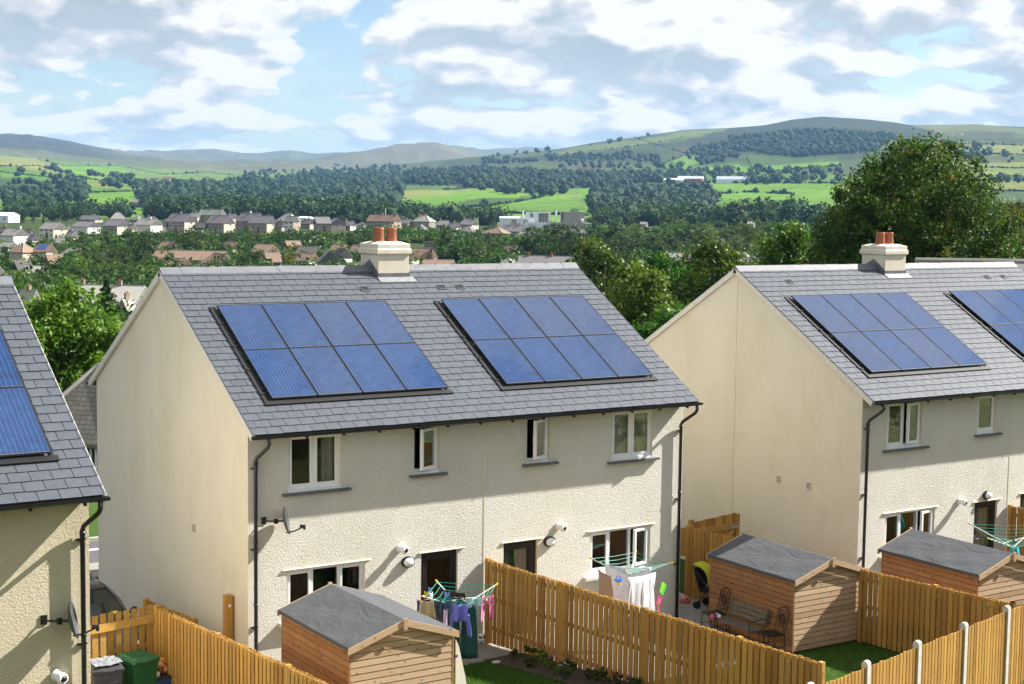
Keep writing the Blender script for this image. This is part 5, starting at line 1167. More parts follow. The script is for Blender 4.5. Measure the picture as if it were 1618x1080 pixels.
def car():
    m = NT('car_paint'); m.p(col=(.022, .023, .026), rough=.25, coat=.8, coatr=.05)
    t = thing('parked_car', 'dark grey hatchback parked between the two gables', 'car', (-2.05, 4.25, .0)); W2 = .87
    # longitudinal profile, nose towards the garden (y = -2.0) ; sections of (y, z_bottom, z_belt, half width)
    secs = [(-2.0, .30, .62, .60), (-1.9, .22, .72, .74), (-1.6, .20, .82, .82), (-1.1, .2, .90, .86), (-.7, .2, .97, W2), (.6, .2, .98, W2), (1.5, .2, .98, .86), (1.95, .28, .95, .78), (2.02, .35, .80, .70)]
    b = MB(); vs = []
    for y, z0, z1, w in secs: vs += [(-w * .94, y, z0), (-w, y, z0 + .15), (-w, y, z1 - .12), (-w * .93, y, z1), (-w * .5, y, z1 + .03), (w * .5, y, z1 + .03), (w * .93, y, z1), (w, y, z1 - .12), (w, y, z0 + .15), (w * .94, y, z0)]
    n = 10; fs = [(i * n + k, (i + 1) * n + k, (i + 1) * n + (k + 1) % n, i * n + (k + 1) % n) for i in range(len(secs) - 1) for k in range(n)] + [tuple(range(n)), tuple((len(secs) - 1) * n + k for k in range(n - 1, -1, -1))]
    b.add(vs, fs); o = link('body', b.mesh('body', m.mat, True), t); s_ = o.modifiers.new('s', 'SUBSURF'); s_.levels = s_.render_levels = 2
    # cabin: pillars and roof, glass set between
    A0, A1, B0, B1 = -.72, -.02, 1.95, 1.25; rz = 1.47; rw, bw = .58, .78
    r = MB(); r.hexa([(-rw, A1, rz - .04), (rw, A1, rz - .04), (rw, B1, rz - .05), (-rw, B1, rz - .05), (-rw * .9, A1 + .03, rz + .01), (rw * .9, A1 + .03, rz + .01), (rw * .9, B1, rz), (-rw * .9, B1, rz)])
    for s in (-1, 1):
        r.tube([(s * bw, A0, .97), (s * (bw + rw) / 2 + s * .03, (A0 + A1) / 2 - .03, 1.25), (s * rw, A1, rz - .02)], .035, 6); r.tube([(s * bw, B0 - .1, .97), (s * rw, B1, rz - .03)], .06, 6); r.bar((s * (bw + .02), .55, .97), (s * (rw + .01), .6, rz - .03), .035); r.tube([(s * rw, A1, rz - .02), (s * rw, B1, rz - .03)], .03, 6)
    link('roof', r.mesh('roof', m.mat, True), t)
    gm = NT('car_glass'); gm.p(col=(.012, .016, .016), rough=.03, spec=.8)
    g = MB(); g.add([(-bw + .03, A0 + .02, .975), (bw - .03, A0 + .02, .975), ((bw + rw) / 2 - .0, (A0 + A1) / 2 - .035, 1.235), (rw - .02, A1 - .005, rz - .04), (-rw + .02, A1 - .005, rz - .04), (-(bw + rw) / 2 + .0, (A0 + A1) / 2 - .035, 1.235)], [(0, 1, 2, 5), (5, 2, 3, 4)]); link('windscreen', g.mesh('windscreen', gm.mat), t)
    for s in (-1, 1):
        w = MB(); w.add([(s * (bw - .01), A0 + .08, .975), (s * (bw - .01), B0 - .1, .975), (s * (rw - .0), B1, rz - .05), (s * (rw - .0), A1 + .02, rz - .05)], [(0, 1, 2, 3)]); link('side_window', w.mesh('side_window', gm.mat), t)
        mr = MB(); mr.lathe([(.02, -.06), (.075, -.045), (.085, 0), (.06, .05), (.01, .06)], (s * .98, -.52, 1.03), 12, ax=(0, -1, 0)); mr.bar((s * .84, -.5, .98), (s * .95, -.5, 1.01), .025); o = link('wing_mirror', mr.mesh('wing_mirror', M['black_plastic'], True), t)
        h = MB(); h.lathe([(.10, 0), (.09, .03), (.02, .05)], (s * .62, -1.84, .66), 14, ax=(s * .3, -1, .3)); link('headlight', h.mesh('headlight', flat('lens', (.6, .62, .65), .1), True), t)
        for yy in (-1.25, 1.3):
            wh = MB(); wh.lathe([(.28, -.1), (.31, -.07), (.31, .07), (.28, .1)], (s * .80, yy, .31), 24, ax=(1, 0, 0)); wh.lathe([(.19, -.105), (.19, .105)], (s * .80, yy, .31), 14, ax=(1, 0, 0), mi=1); link('wheel', wh.mesh('wheel', [M['black_board'], flat('alloy', (.4, .41, .43), .3)], False), t)
    st = MB(); st.obox((.46, A0 + .065, 1.045), (.13, 0, 0), (0, .004, -.003), (0, .045, .05)); link('sticker', st.mesh('sticker', flat('sticker_yellow', (.65, .62, .03), .5)), t)
    sc_ = MB(); sc_.tube([(-bw + .04, A0 - .01, .985), (0, A0 - .05, 1.0), (bw - .04, A0 - .01, .985)], .012, 6); link('wiper', sc_.mesh('wiper', M['black_plastic']), t)
    b2 = MB(); b2.box(-.45, .45, -2.01, -1.96, .40, .50); link('grille', b2.mesh('grille', M['black_plastic']), t)
car()
# ------------------------------------------------------------------ trees
def leaf_quads(C, size, rg, up=.35, out=None, asp=.62):
    """C Nx3 centres -> verts, faces"""
    n = len(C); nr = rg.normal(size=(n, 3)); nr[:, 2] += up
    if out is not None: nr += out * .9
    nr /= np.linalg.norm(nr, axis=1)[:, None] + 1e-9
    a = np.cross(nr, rg.normal(size=(n, 3))); a /= np.linalg.norm(a, axis=1)[:, None] + 1e-9
    b = np.cross(nr, a); s = (size * rg.uniform(.65, 1.35, n))[:, None]
    a = a * s * .5; b = b * s * .5 * asp; bend = nr * s * .12
    V = np.stack([C - a - bend, C - b, C + a - bend, C + b], 1).reshape(-1, 3)
    return V, np.arange(4 * n).reshape(-1, 4)
def clumps(blobs, n, rc, rg, fill=.25, squash=.8):
    """blobs (x,y,z,r) -> leaf centres, outward directions, tint"""
    B = np.array(blobs, float); w = B[:, 3] ** 2; w /= w.sum()
    nc = max(6, n // 38); bi = rg.choice(len(B), nc, p=w)
    dr = rg.normal(size=(nc, 3)); dr[:, 2] += .25; dr /= np.linalg.norm(dr, axis=1)[:, None]
    rad_ = np.where(rg.random(nc) < fill, rg.uniform(.3, .8, nc), rg.uniform(.82, 1.10, nc))
    cc = B[bi, :3] + dr * (B[bi, 3] * rad_)[:, None] * np.array([1, 1, squash]); ct = np.clip(rg.normal(.48, .17, nc), 0, 1)
    cr = rc * rg.uniform(.6, 1.4, nc)
    li = rg.integers(0, nc, n); g = rg.normal(size=(n, 3)); g[:, 2] *= .75; g /= np.linalg.norm(g, axis=1)[:, None] + 1e-9
    P = cc[li] + g * (cr[li] * rg.random(n) ** .5)[:, None]
    t = np.clip(ct[li] + rg.normal(0, .15, n) + .12 * g[:, 2], 0, 1)
    return P, g * .6 + dr[li] * .6, t
def trunk_mesh(name, h, r, tips, base=(0, 0, 0)):
    b = MB(); base = Vector(base); rg = random.Random(len(tips) + int(h * 10)); top = base + Vector((rg.uniform(-.05, .05) * h, rg.uniform(-.05, .05) * h, h))
    b.tube([base - Vector((0, 0, .3)), base.lerp(top, .3) + Vector((rg.uniform(-.02, .02) * h, 0, 0)), base.lerp(top, .65), top], [r * 1.25, r, r * .75, r * .4], 9)
    for i, t in enumerate(tips):
        t = Vector(t); s = base.lerp(top, .45 + .5 * (i / max(1, len(tips) - 1))); m = s.lerp(t, .5) + Vector((0, 0, -.06 * (t - s).length))
        b.tube([s, m, t], [r * .45, r * .28, r * .08], 6)
    return b.mesh(name, M['bark'], True)
# unit trees (height 1, width 1) shared by all the trees across the valley
UNIT = {}
def unit(kind):
    if kind in UNIT: return UNIT[kind]
    sh, mat, v = kind.split(':'); rg = np.random.default_rng(abs(sum(ord(c) * (i + 3) for i, c in enumerate(kind))))
    if sh == 'round': bl = [(0, 0, .5, .36)] + [(.26 * math.cos(a), .26 * math.sin(a), .22 + .3 * rg.random(), .24) for a in rg.uniform(0, 6.28, 9)] + [(.1, .05, .78, .20), (-.1, -.04, .74, .2)]; n, s, rc = 2300, .052, .10
    elif sh == 'tall': bl = [(0, 0, .30, .30), (.05, 0, .5, .30), (-.04, .03, .68, .24), (0, 0, .84, .15), (.15, .1, .4, .2), (-.16, -.08, .42, .2)]; n, s, rc = 1700, .052, .085
    elif sh == 'bush': bl = [(.22 * math.cos(a), .22 * math.sin(a), .30 + .25 * rg.random(), .28) for a in rg.uniform(0, 6.28, 6)] + [(0, 0, .62, .30)]; n, s, rc = 1500, .06, .10
    elif sh == 'spread': bl = [(.30 * math.cos(a), .30 * math.sin(a), .22 + .42 * rg.random(), .21) for a in np.arange(11) * .7] + [(0, 0, .66, .28), (0.1, 0.1, .8, .17)]; n, s, rc = 2400, .05, .085
    else: bl = None
    if bl is not None:
        P, o, t = clumps(bl, n, rc, rg); V, F = leaf_quads(P, s, rg, out=o)
        P0 = np.array([[p[0], p[1], p[2]] for p in V]); tt = t
    else:       # conifer
        n = 2200; h = rg.random(n) ** .8; r = (1 - h) * .46 * (.75 + .25 * np.sin(h * 60)) * rg.uniform(.55, 1.05, n); a = rg.uniform(0, 6.28, n)
        P = np.stack([r * np.cos(a), r * np.sin(a), .06 + h * .94], 1); o = np.stack([np.cos(a), np.sin(a), 0 * a - .3], 1); V, F = leaf_quads(P, .06, rg, up=.1, out=o, asp=.5); tt = np.clip(rg.normal(.45, .2, n), 0, 1)
    cm = np_mesh('crown', V, F, M[mat], tt)
    tm = trunk_mesh('trunk', .5, .022, [(.12, .05, .55), (-.13, .04, .6), (.02, -.12, .6)])
    UNIT[kind] = (cm, tm); return UNIT[kind]
TREES = []
def plant_tree(kind, P, w, h, label, group, name='tree'):
    cm, tm = unit(kind); t = thing(name, label, 'tree', (P[0], P[1], P[2] - .2), RNG.uniform(0, 6.28), group)
    t.scale = (w, w * RNG.uniform(.9, 1.1), h); link('crown', cm, t); link('trunk', tm, t); TREES.append(t); return t
def px_tree(kind, x, yb, wpx, hpx, label, group=None, name='tree', dmin=62):
    P, d = ground_hit(x, yb, dmin); k = float((P[0] - CAM) @ RM[2]) / FPX
    return plant_tree(kind, P[0], wpx * k, hpx * k, label, group, name)
BELTS = [
    ([(205, 388), (430, 384), (560, 380), (600, 378), (600, 392), (430, 395), (205, 399)], 52, (17, 25), ('round:leaf_dark:1', 'round:leaf_mid:2', 'tall:leaf_mid:1', 'spread:leaf_mid:1'), 'bushy tree in the green belt below the row of stone houses', 'trees in the belt below the stone row'),
    ([(120, 420), (235, 405), (262, 440), (225, 452), (150, 452), (110, 472), (20, 472), (80, 452)], 38, (28, 46), ('round:leaf_mid:3', 'spread:leaf_mid:1', 'round:leaf_bright:1', 'tall:leaf_mid:1', 'spread:leaf_olive:1'), 'full green tree in the thicket behind the left gable', 'trees in the thicket behind the left gable'),
    ([(0, 392), (60, 384), (110, 380), (240, 372), (245, 384), (100, 396), (0, 402)], 13, (9, 17), ('bush:leaf_mid:1', 'round:leaf_mid:2', 'bush:leaf_olive:1'), 'small garden tree between the white houses on the left', 'garden trees between the white houses'),
    ([(20, 346), (60, 342), (130, 343), (128, 352), (30, 354)], 14, (14, 27), ('round:leaf_dark:1', 'tall:leaf_dark:1', 'cone:leaf_dark:1', 'round:leaf_mid:2'), 'dark tree on the rise above the white houses', 'dark trees above the white houses'),
    ([(330, 400), (560, 398), (566, 418), (330, 421)], 14, (11, 22), ('bush:leaf_mid:1', 'tall:leaf_bright:1', 'cone:leaf_dark:1', 'round:leaf_olive:1'), 'small tree among the brown roofed bungalows', 'small trees among the bungalows'),
    ([(690, 388), (800, 390), (832, 412), (720, 420), (690, 408)], 30, (20, 38), ('round:leaf_mid:2', 'spread:leaf_mid:1', 'round:leaf_olive:1', 'tall:leaf_bright:1', 'round:leaf_dark:1'), 'leafy tree right of the middle chimney', 'trees right of the middle chimney'),
    ([(836, 408), (960, 402), (985, 418), (836, 418)], 13, (42, 60), ('round:leaf_dark:1', 'spread:leaf_mid:1', 'round:leaf_dark:3'), 'large dark tree in the clump below the factory', 'dark trees below the factory'),
    ([(960, 384), (1290, 380), (1290, 400), (1180, 408), (960, 406)], 42, (22, 40), ('round:leaf_mid:2', 'round:leaf_dark:1', 'spread:leaf_mid:1', 'round:leaf_olive:1', 'spread:leaf_olive:1'), 'rounded tree in the belt between the two chimneys', 'trees in the belt between the chimneys'),
    ([(560, 353), (790, 356), (780, 371), (570, 370)], 16, (9, 17), ('round:leaf_mid:2', 'bush:leaf_olive:1', 'round:leaf_dark:1'), 'small tree between the hipped roofs near the factory', 'small trees by the hipped roofs'),
    ([(935, 354), (1295, 352), (1295, 372), (935, 374)], 34, (11, 22), ('round:leaf_mid:2', 'round:leaf_dark:1', 'bush:leaf_mid:1', 'tall:leaf_mid:1'), 'tree in the far belt along the valley road', 'trees along the valley road')]
def make_town_trees():
    rg = random.Random(21)
    for poly, n, hr, kinds, lab, grp in BELTS:
        xs = [p[0] for p in poly]; ys = [p[1] for p in poly]; k = 0; pts = []
        while k < n:
            best = None
            for _ in range(8):      # spread the trees out
                x, y = rg.uniform(min(xs), max(xs)), rg.uniform(min(ys), max(ys))
                if not inpoly(np.array([x]), np.array([y]), poly)[0]: continue
                dd = min([(x - a) ** 2 + ((y - b) * 3) ** 2 for a, b in pts] or [1e9])
                if best is None or dd > best[0]: best = (dd, x, y)
            if best is None: continue
            _, x, y = best; pts.append((x, y)); h = rg.uniform(*hr); kd = rg.choice(kinds)
            w = h * (rg.uniform(.5, .7) if kd[0] in 'tc' else rg.uniform(1.0, 1.45)); k += 1
            px_tree(kd, x, y, w, h, lab, grp)
    for kd, x, y, w, h, lab in (('round:leaf_dark:1', 226, 417, 58, 54, 'large dark round tree left of the middle ridge'), ('spread:leaf_mid:1', 302, 400, 56, 46, 'broad grey green tree in front of the stone houses'), ('round:leaf_mid:2', 400, 419, 34, 26, 'dome shaped green tree between the brown roofs'), ('round:leaf_yellow:1', 456, 420, 33, 30, 'yellow green round tree among the brown roofs'),
                                ('cone:leaf_dark:1', 517, 419, 12, 17, 'small dark cypress beside the gabled bungalow'), ('round:leaf_dark:3', 247, 346, 42, 34, 'dark round tree behind the row of houses'), ('tall:leaf_dark:1', 776, 362, 20, 38, 'tall dark poplar left of the factory'), ('round:leaf_olive:1', 578, 420, 36, 36, 'olive tree just left of the middle chimney'), ('round:leaf_yellow:1', 655, 419, 30, 26, 'yellowish tree just right of the middle chimney'),
                                ('spread:leaf_mid:1', 718, 418, 66, 62, 'tall spreading tree right of the middle chimney'), ('tall:leaf_olive:1', 750, 419, 34, 38, 'olive tree with a rounded top above the middle ridge'), ('bush:leaf_bright:1', 828, 398, 22, 18, 'pale green bush left of the dark clump'), ('tall:leaf_bright:1', 336, 396, 14, 24, 'slim bright tree in front of the stone row'), ('tall:leaf_bright:1', 376, 402, 18, 26, 'slim pale tree between the brown roofs'), ('bush:leaf_red:1', 720, 351, 26, 10, 'copper leaved tree behind the hipped roofs'), ('round:leaf_red:1', 962, 352, 22, 18, 'copper beech right of the factory')):
        px_tree(kd, x, y, w, h, lab)
make_town_trees()

def big_tree(name, label, blobs, d, n, leaf, mat, rc, seed, ds=2.2, trunk_r=.28, squash=.85, fill=.25):
    """a near tree: blobs (x, y, r) seen in the photo, given real distance, size and depth"""
    rg = np.random.default_rng(seed); W = []
    k = d * math.cos(math.atan((blobs[0][0] - 809) / FPX)) / FPX
    for x, y, r in blobs:
        dd = d + rg.uniform(-ds, ds) * .8; p = at(x, y, dd); W.append((*p, r * k))
    W = np.array(W); c = np.average(W[:, :3], 0, W[:, 3]); gz_ = float(zt(c[0], c[1])); base = np.array([c[0], c[1], gz_])
    # fill the depth: mirrored blobs behind the seen ones
    back = W.copy(); vdir = np.array([math.sin(YAW), math.cos(YAW), 0]); back[:, :3] += vdir * (W[:, 3:4] * .9); W2 = np.r_[W, back]; W2[:, :3] -= base
    P, o, t = clumps(W2, n, rc, rg, fill, squash); P = P[P[:, 2] > .3] if False else P
    V, F = leaf_quads(P, leaf, rg, out=o); T = thing(name, label, 'tree', tuple(base))
    link('crown', np_mesh('crown', V, F, M[mat], t), T)
    tips = [tuple(W2[i, :3]) for i in range(0, len(W), max(1, len(W) // 7))]
    link('trunk', trunk_mesh('trunk', max(2., (c[2] - gz_) * .9), trunk_r, tips), T); return T
big_tree('tree', 'big dark tree with reddish leaf tips behind the chimney of the right house',
         [(1452, 285, 62), (1395, 330, 66), (1492, 330, 72), (1352, 385, 50), (1425, 390, 82), (1522, 392, 72), (1572, 405, 42), (1462, 250, 28), (1535, 312, 34), (1340, 345, 32), (1450, 470, 100), (1540, 470, 80), (1370, 455, 74), (1318, 398, 20), (1420, 262, 24), (1505, 268, 28), (1380, 280, 22), (1316, 330, 9), (1590, 380, 26), (1312, 440, 40), (1604, 430, 50), (1330, 370, 34), (1420, 340, 60), (1470, 340, 60), (1332, 305, 12), (1352, 288, 12), (1374, 258, 11), (1402, 242, 11), (1438, 228, 10), (1476, 226, 10), (1506, 238, 12), (1534, 262, 13), (1562, 292, 14), (1578, 325, 13), (1598, 352, 12), (1304, 372, 12), (1420, 232, 8), (1492, 250, 10), (1362, 320, 16), (1546, 340, 16)], 78, 80000, .175, 'leaf_syc', .60, 5, 3.0, .35)
big_tree('tree', 'bright green maple in the gap between the left roof and the middle gable',
         [(110, 497, 40), (80, 530, 38), (142, 530, 42), (166, 524, 24), (122, 572, 44), (72, 560, 34), (62, 505, 26), (97, 473, 26), (155, 562, 32), (100, 620, 52), (150, 600, 38), (134, 478, 18), (50, 540, 30)], 66, 15000, .20, 'leaf_bright', .5, 6, 2.0, .22)
big_tree('tree', 'tall dark green tree just behind the right end of the middle ridge',
         [(940, 412, 30), (920, 445, 34), (966, 442, 32), (945, 485, 45), (985, 475, 30), (930, 398, 16), (958, 400, 16), (975, 520, 40), (905, 480, 30)], 118, 9000, .34, 'leaf_mid', .8, 7, 3.0, .3)
big_tree('tree', 'olive feathery tree in the gap behind the right verge of the middle roof',
         [(1010, 455, 36), (992, 492, 42), (1034, 492, 36), (1020, 532, 48), (1002, 432, 20), (1030, 450, 24)], 84, 9000, .22, 'leaf_olive', .55, 8, 2.2, .22)
big_tree('tree', 'fresh green tree between the middle roof and the right gable',
         [(1070, 436, 34), (1098, 452, 32), (1062, 470, 40), (1044, 422, 20), (1080, 500, 42), (1045, 450, 28)], 98, 8000, .28, 'leaf_bright', .65, 9, 2.4, .25)
big_tree('tree', 'olive brown tree touching the apex of the right gable',
         [(1126, 422, 40), (1142, 458, 34), (1100, 482, 38), (1152, 412, 22), (1168, 436, 24), (1120, 400, 18), (1180, 470, 40)], 88, 8500, .25, 'leaf_olive', .6, 10, 2.2, .25)
big_tree('tree', 'loose pale green sapling low in the gap beside the right gable',
         [(1022, 525, 20), (1052, 508, 20), (1005, 548, 28), (1078, 492, 16), (1040, 540, 30)], 62, 2600, .20, 'leaf_bright', .45, 11, 1.2, .09, fill=.6)
big_tree('tree', 'light green tree left of the chimney of the right house',
         [(1250, 384, 30), (1226, 402, 24), (1276, 404, 26), (1250, 420, 42), (1246, 366, 14), (1262, 370, 12), (1215, 425, 24)], 100, 7000, .27, 'leaf_bright', .6, 12, 2.4, .22, fill=.5)
big_tree('tree', 'yellowing tree at the right edge behind the big dark tree',
         [(1612, 345, 26), (1650, 340, 40), (1600, 372, 24), (1640, 390, 50), (1700, 380, 60)], 140, 5000, .34, 'leaf_yellow', .8, 13, 3., .3)
big_tree('tree', 'dark tree filling in below the big one, right of the light green tree',
         [(1306, 402, 22), (1318, 430, 34), (1290, 440, 30)], 92, 3500, .26, 'leaf_dark', .6, 14, 2., .22)
px_tree('cone:leaf_conifer:1', 169, 548, 122, 106, 'brown green conifer in front of the long grey roof', None, 'conifer')

# ------------------------------------------------------------------ far woods, hedges (one mass)
def ico1():
    t = (1 + 5 ** .5) / 2; v = [(-1, t, 0), (1, t, 0), (-1, -t, 0), (1, -t, 0), (0, -1, t), (0, 1, t), (0, -1, -t), (0, 1, -t), (t, 0, -1), (t, 0, 1), (-t, 0, -1), (-t, 0, 1)]
    f = [(0, 11, 5), (0, 5, 1), (0, 1, 7), (0, 7, 10), (0, 10, 11), (1, 5, 9), (5, 11, 4), (11, 10, 2), (10, 7, 6), (7, 1, 8), (3, 9, 4), (3, 4, 2), (3, 2, 6), (3, 6, 8), (3, 8, 9), (4, 9, 5), (2, 4, 11), (6, 2, 10), (8, 6, 7), (9, 8, 1)]
    v = [Vector(p).normalized() for p in v]; mid = {}; nf = []
    def m(a, b):
        k = (min(a, b), max(a, b))
        if k not in mid: v.append(((v[a] + v[b]) / 2).normalized()); mid[k] = len(v) - 1
        return mid[k]
    for a, b, c in f: d, e, g = m(a, b), m(b, c), m(c, a); nf += [(a, d, g), (b, e, d), (c, g, e), (d, e, g)]
    return np.array([tuple(p) for p in v]), np.array(nf)
WOODS = [([(240, 298), (430, 285), (560, 273), (640, 290), (625, 335), (500, 340), (240, 338), (215, 312)], 1150), ([(540, 279), (760, 266), (900, 276), (1080, 273), (1080, 285), (900, 299), (760, 297), (640, 292), (540, 290)], 720),
         ([(932, 310), (960, 299), (1110, 297), (1134, 318), (1100, 345), (1000, 352), (940, 347)], 420), ([(1150, 218), (1290, 207), (1420, 216), (1380, 240), (1260, 248), (1160, 242)], 620), ([(1090, 232), (1160, 226), (1165, 252), (1110, 262), (1085, 250)], 130),
         ([(230, 338), (640, 338), (640, 350), (540, 352), (230, 346)], 260), ([(560, 345), (800, 348), (800, 357), (560, 356)], 60), ([(930, 346), (1310, 345), (1310, 358), (930, 358)], 170),
         ([(-200, 286), (95, 290), (100, 300), (-200, 300)], 60), ([(-200, 306), (95, 304), (140, 318), (80, 328), (-200, 324)], 150), ([(100, 282), (135, 284), (140, 318), (95, 305)], 70), ([(160, 288), (300, 294), (300, 302), (160, 296)], 50), ([(60, 262), (100, 272), (220, 280), (215, 284), (95, 275)], 25),
         ([(0, 340), (200, 338), (200, 346), (0, 346)], 40), ([(740, 292), (830, 300), (920, 306), (915, 312), (820, 308), (735, 298)], 40), ([(1060, 268), (1320, 268), (1330, 275), (1060, 278)], 70), ([(860, 245), (1000, 244), (985, 254), (870, 257)], 70), ([(990, 246), (1042, 247), (1040, 256), (1000, 257)], 28), ([(750, 251), (850, 249), (850, 257), (760, 261)], 50),
         ([(1470, 222), (1618, 234), (1618, 262), (1530, 258)], 26), ([(1490, 226), (1550, 236), (1545, 256), (1500, 250)], 26), ([(1540, 283), (1900, 286), (1900, 291), (1540, 288)], 34), ([(760, 246), (900, 234), (1000, 218), (1030, 212), (1030, 215), (900, 239), (770, 250)], 26), ([(880, 255), (1080, 262), (1080, 268), (880, 266)], 40), ([(1080, 276), (1340, 284), (1340, 290), (1080, 287)], 30),
         ([(500, 262), (640, 262), (640, 275), (500, 276)], 60), ([(380, 272), (520, 268), (520, 280), (380, 284)], 60), ([(-200, 262), (80, 268), (100, 282), (-200, 280)], 26), ([(1030, 280), (1270, 284), (1270, 293), (1030, 290)], 40), ([(1300, 345), (1618, 345), (1618, 356), (1300, 356)], 60)]
HEDGES = [[(158, 330), (235, 327)], [(0, 263), (60, 262), (100, 272)], [(110, 278), (180, 289), (250, 293)], [(0, 296), (100, 298)], [(640, 331), (700, 332), (800, 322), (860, 311)], [(640, 345), (790, 337), (930, 341)], [(1130, 307), (1180, 304), (1255, 307)], [(1255, 307), (1235, 328), (1208, 340)], [(1100, 346), (1180, 346), (1310, 350)], [(1500, 264), (1618, 266)], [(1500, 280), (1618, 279)], [(1085, 244), (1040, 262)], [(1060, 289), (1330, 290)], [(790, 322), (760, 330), (740, 338)], [(130, 305), (190, 303), (235, 302)], [(80, 328), (130, 327), (185, 327)], [(1330, 262), (1200, 272)], [(1110, 336), (1200, 334)], [(1330, 262), (1318, 275), (1340, 290)], [(1180, 250), (1190, 272)], [(930, 240), (1000, 232), (1080, 218)], [(880, 250), (990, 243)], [(1000, 216), (1040, 230), (1085, 243)], [(1440, 219), (1500, 226), (1618, 230)], [(1480, 240), (1550, 243), (1618, 245)], [(1545, 264), (1552, 280)], [(1530, 300), (1618, 303)], [(0, 272), (110, 284)], [(60, 252), (100, 262), (190, 262)], [(200, 264), (260, 276), (330, 272)], [(250, 285), (300, 290), (400, 283)], [(330, 272), (400, 281)], [(700, 300), (760, 297)], [(560, 292), (640, 292), (740, 290)], [(1060, 274), (1200, 277)], [(960, 282), (1060, 275)]]
def make_woods():
    IV, IF = ico1(); rg = np.random.default_rng(33); pts = []; sc_ = []
    for poly, n in WOODS:
        xs = [p[0] for p in poly]; ys = [p[1] for p in poly]; q = rg.uniform((min(xs), min(ys)), (max(xs), max(ys)), (n * 10, 2)); q = q + np.stack([fbm(q[:, 0] / 22, q[:, 1] / 7, 5, 3) * 26, fbm(q[:, 0] / 22, q[:, 1] / 7, 8, 3) * 7], 1); q = q[inpoly(q[:, 0], q[:, 1], poly)][:int(n * 1.9) if n > 200 else int(n * 1.15)]; pts.append(q); sc_.append(np.clip(rg.normal(.95, .25, len(q)), .4, 1.35))
    for hd in HEDGES:
        for (a, b), (c, d) in zip(hd, hd[1:]):
            m = max(3, int(abs(c - a) / 2.2) + int(abs(d - b) / 2)); f = (np.arange(m) + .5) / m; keep = rg.random(m) > .15
            pts.append(np.stack([a + (c - a) * f, b + (d - b) * f], 1)[keep]); sc_.append(rg.uniform(.18, .34, keep.sum()) * np.where(rg.random(keep.sum()) < .06, 2.6, 1))
    q = np.concatenate(pts); s = np.concatenate(sc_); P, d = ground_hit(q[:, 0], q[:, 1], 750.)
    ok = (d > 760) & (d < 6800); P, d, s = P[ok], d[ok], s[ok]; n = len(P)
    V = []; T = []; F = []
    for rep in range(2):        # two dark lobes each, leaf sprays outside
        off = rg.normal(size=(n, 3)) * np.array([2.1, 2.1, 0]) * (rep > 0); h = rg.uniform(7., 12., n) * s * (1 if rep == 0 else .72); w = h * rg.uniform(.42, .60, n)
        nf = np.where(d < 1600, .66, .88); w = w * nf; h = h * np.where(d < 1600, .85, 1); jit = 1 + rg.normal(0, .17, (n, len(IV), 1)); vv = IV[None] * jit * np.stack([w, w, h * .5], 1)[:, None] + (P + off * s[:, None])[:, None] + np.stack([0 * h, 0 * h, h * .5], 1)[:, None]
        V.append(vv.reshape(-1, 3)); F.append((IF[None] + (np.arange(n) * len(IV))[:, None, None] + rep * n * len(IV)).reshape(-1, 3))
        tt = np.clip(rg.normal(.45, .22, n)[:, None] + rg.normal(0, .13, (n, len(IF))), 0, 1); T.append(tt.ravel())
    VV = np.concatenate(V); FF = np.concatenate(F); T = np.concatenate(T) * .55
    near = d < 1500; Pn, sn = P[near], s[near]
    m = 40; hq = rg.uniform(7., 12., n) * s; dr = rg.normal(size=(n, m, 3)); dr[..., 2] = np.abs(dr[..., 2]) * .9 - .25; dr /= np.linalg.norm(dr, axis=2)[..., None]
    C = P[:, None] + dr * (np.stack([hq * .62, hq * .62, hq * .56], 1))[:, None] * rg.uniform(.7, 1.1, (n, m, 1)); C[..., 2] += (hq * .46)[:, None]
    QV, QF = leaf_quads(C.reshape(-1, 3), 1., rg, out=dr.reshape(-1, 3), asp=.8); sz = np.repeat(np.repeat(hq * .24, m), 4)[:, None]; cen = np.repeat(C.reshape(-1, 3), 4, 0); QV = cen + (QV - cen) * sz
    qt = np.clip(rg.normal(.45, .28, n)[:, None] + rg.normal(0, .15, (n, m)) + .2 * dr[..., 2], 0, 1).ravel()
    nn = len(Pn); m2 = 170; h2 = rg.uniform(7., 12., nn) * sn; d2 = rg.normal(size=(nn, m2, 3)); d2[..., 2] = np.abs(d2[..., 2]) * .9 - .25; d2 /= np.linalg.norm(d2, axis=2)[..., None]
    C2 = Pn[:, None] + d2 * (np.stack([h2 * .66, h2 * .66, h2 * .60], 1))[:, None] * rg.uniform(.7, 1.12, (nn, m2, 1)); C2[..., 2] += (h2 * .46)[:, None]
    V2, F2 = leaf_quads(C2.reshape(-1, 3), 1., rg, out=d2.reshape(-1, 3), asp=.8); c2 = np.repeat(C2.reshape(-1, 3), 4, 0); V2 = c2 + (V2 - c2) * np.repeat(np.repeat(h2 * .115, m2), 4)[:, None]
    t2 = np.clip(rg.normal(.45, .28, nn)[:, None] + rg.normal(0, .18, (nn, m2)) + .2 * d2[..., 2], 0, 1).ravel(); QF = np.concatenate([QF, F2 + len(QV)]); QV = np.concatenate([QV, V2]); qt = np.concatenate([qt, t2])
    QT = np.concatenate([QF[:, [0, 1, 2]], QF[:, [0, 2, 3]]]) + len(VV)
    o = link('woodland', np_mesh('woodland', np.concatenate([VV, QV]), np.concatenate([FF, QT]), M['leaf_far'], np.concatenate([T, qt, qt]))); tag(o, 'dark green woods and hedges across the valley and its hills', 'woodland', kind='stuff')
make_woods()

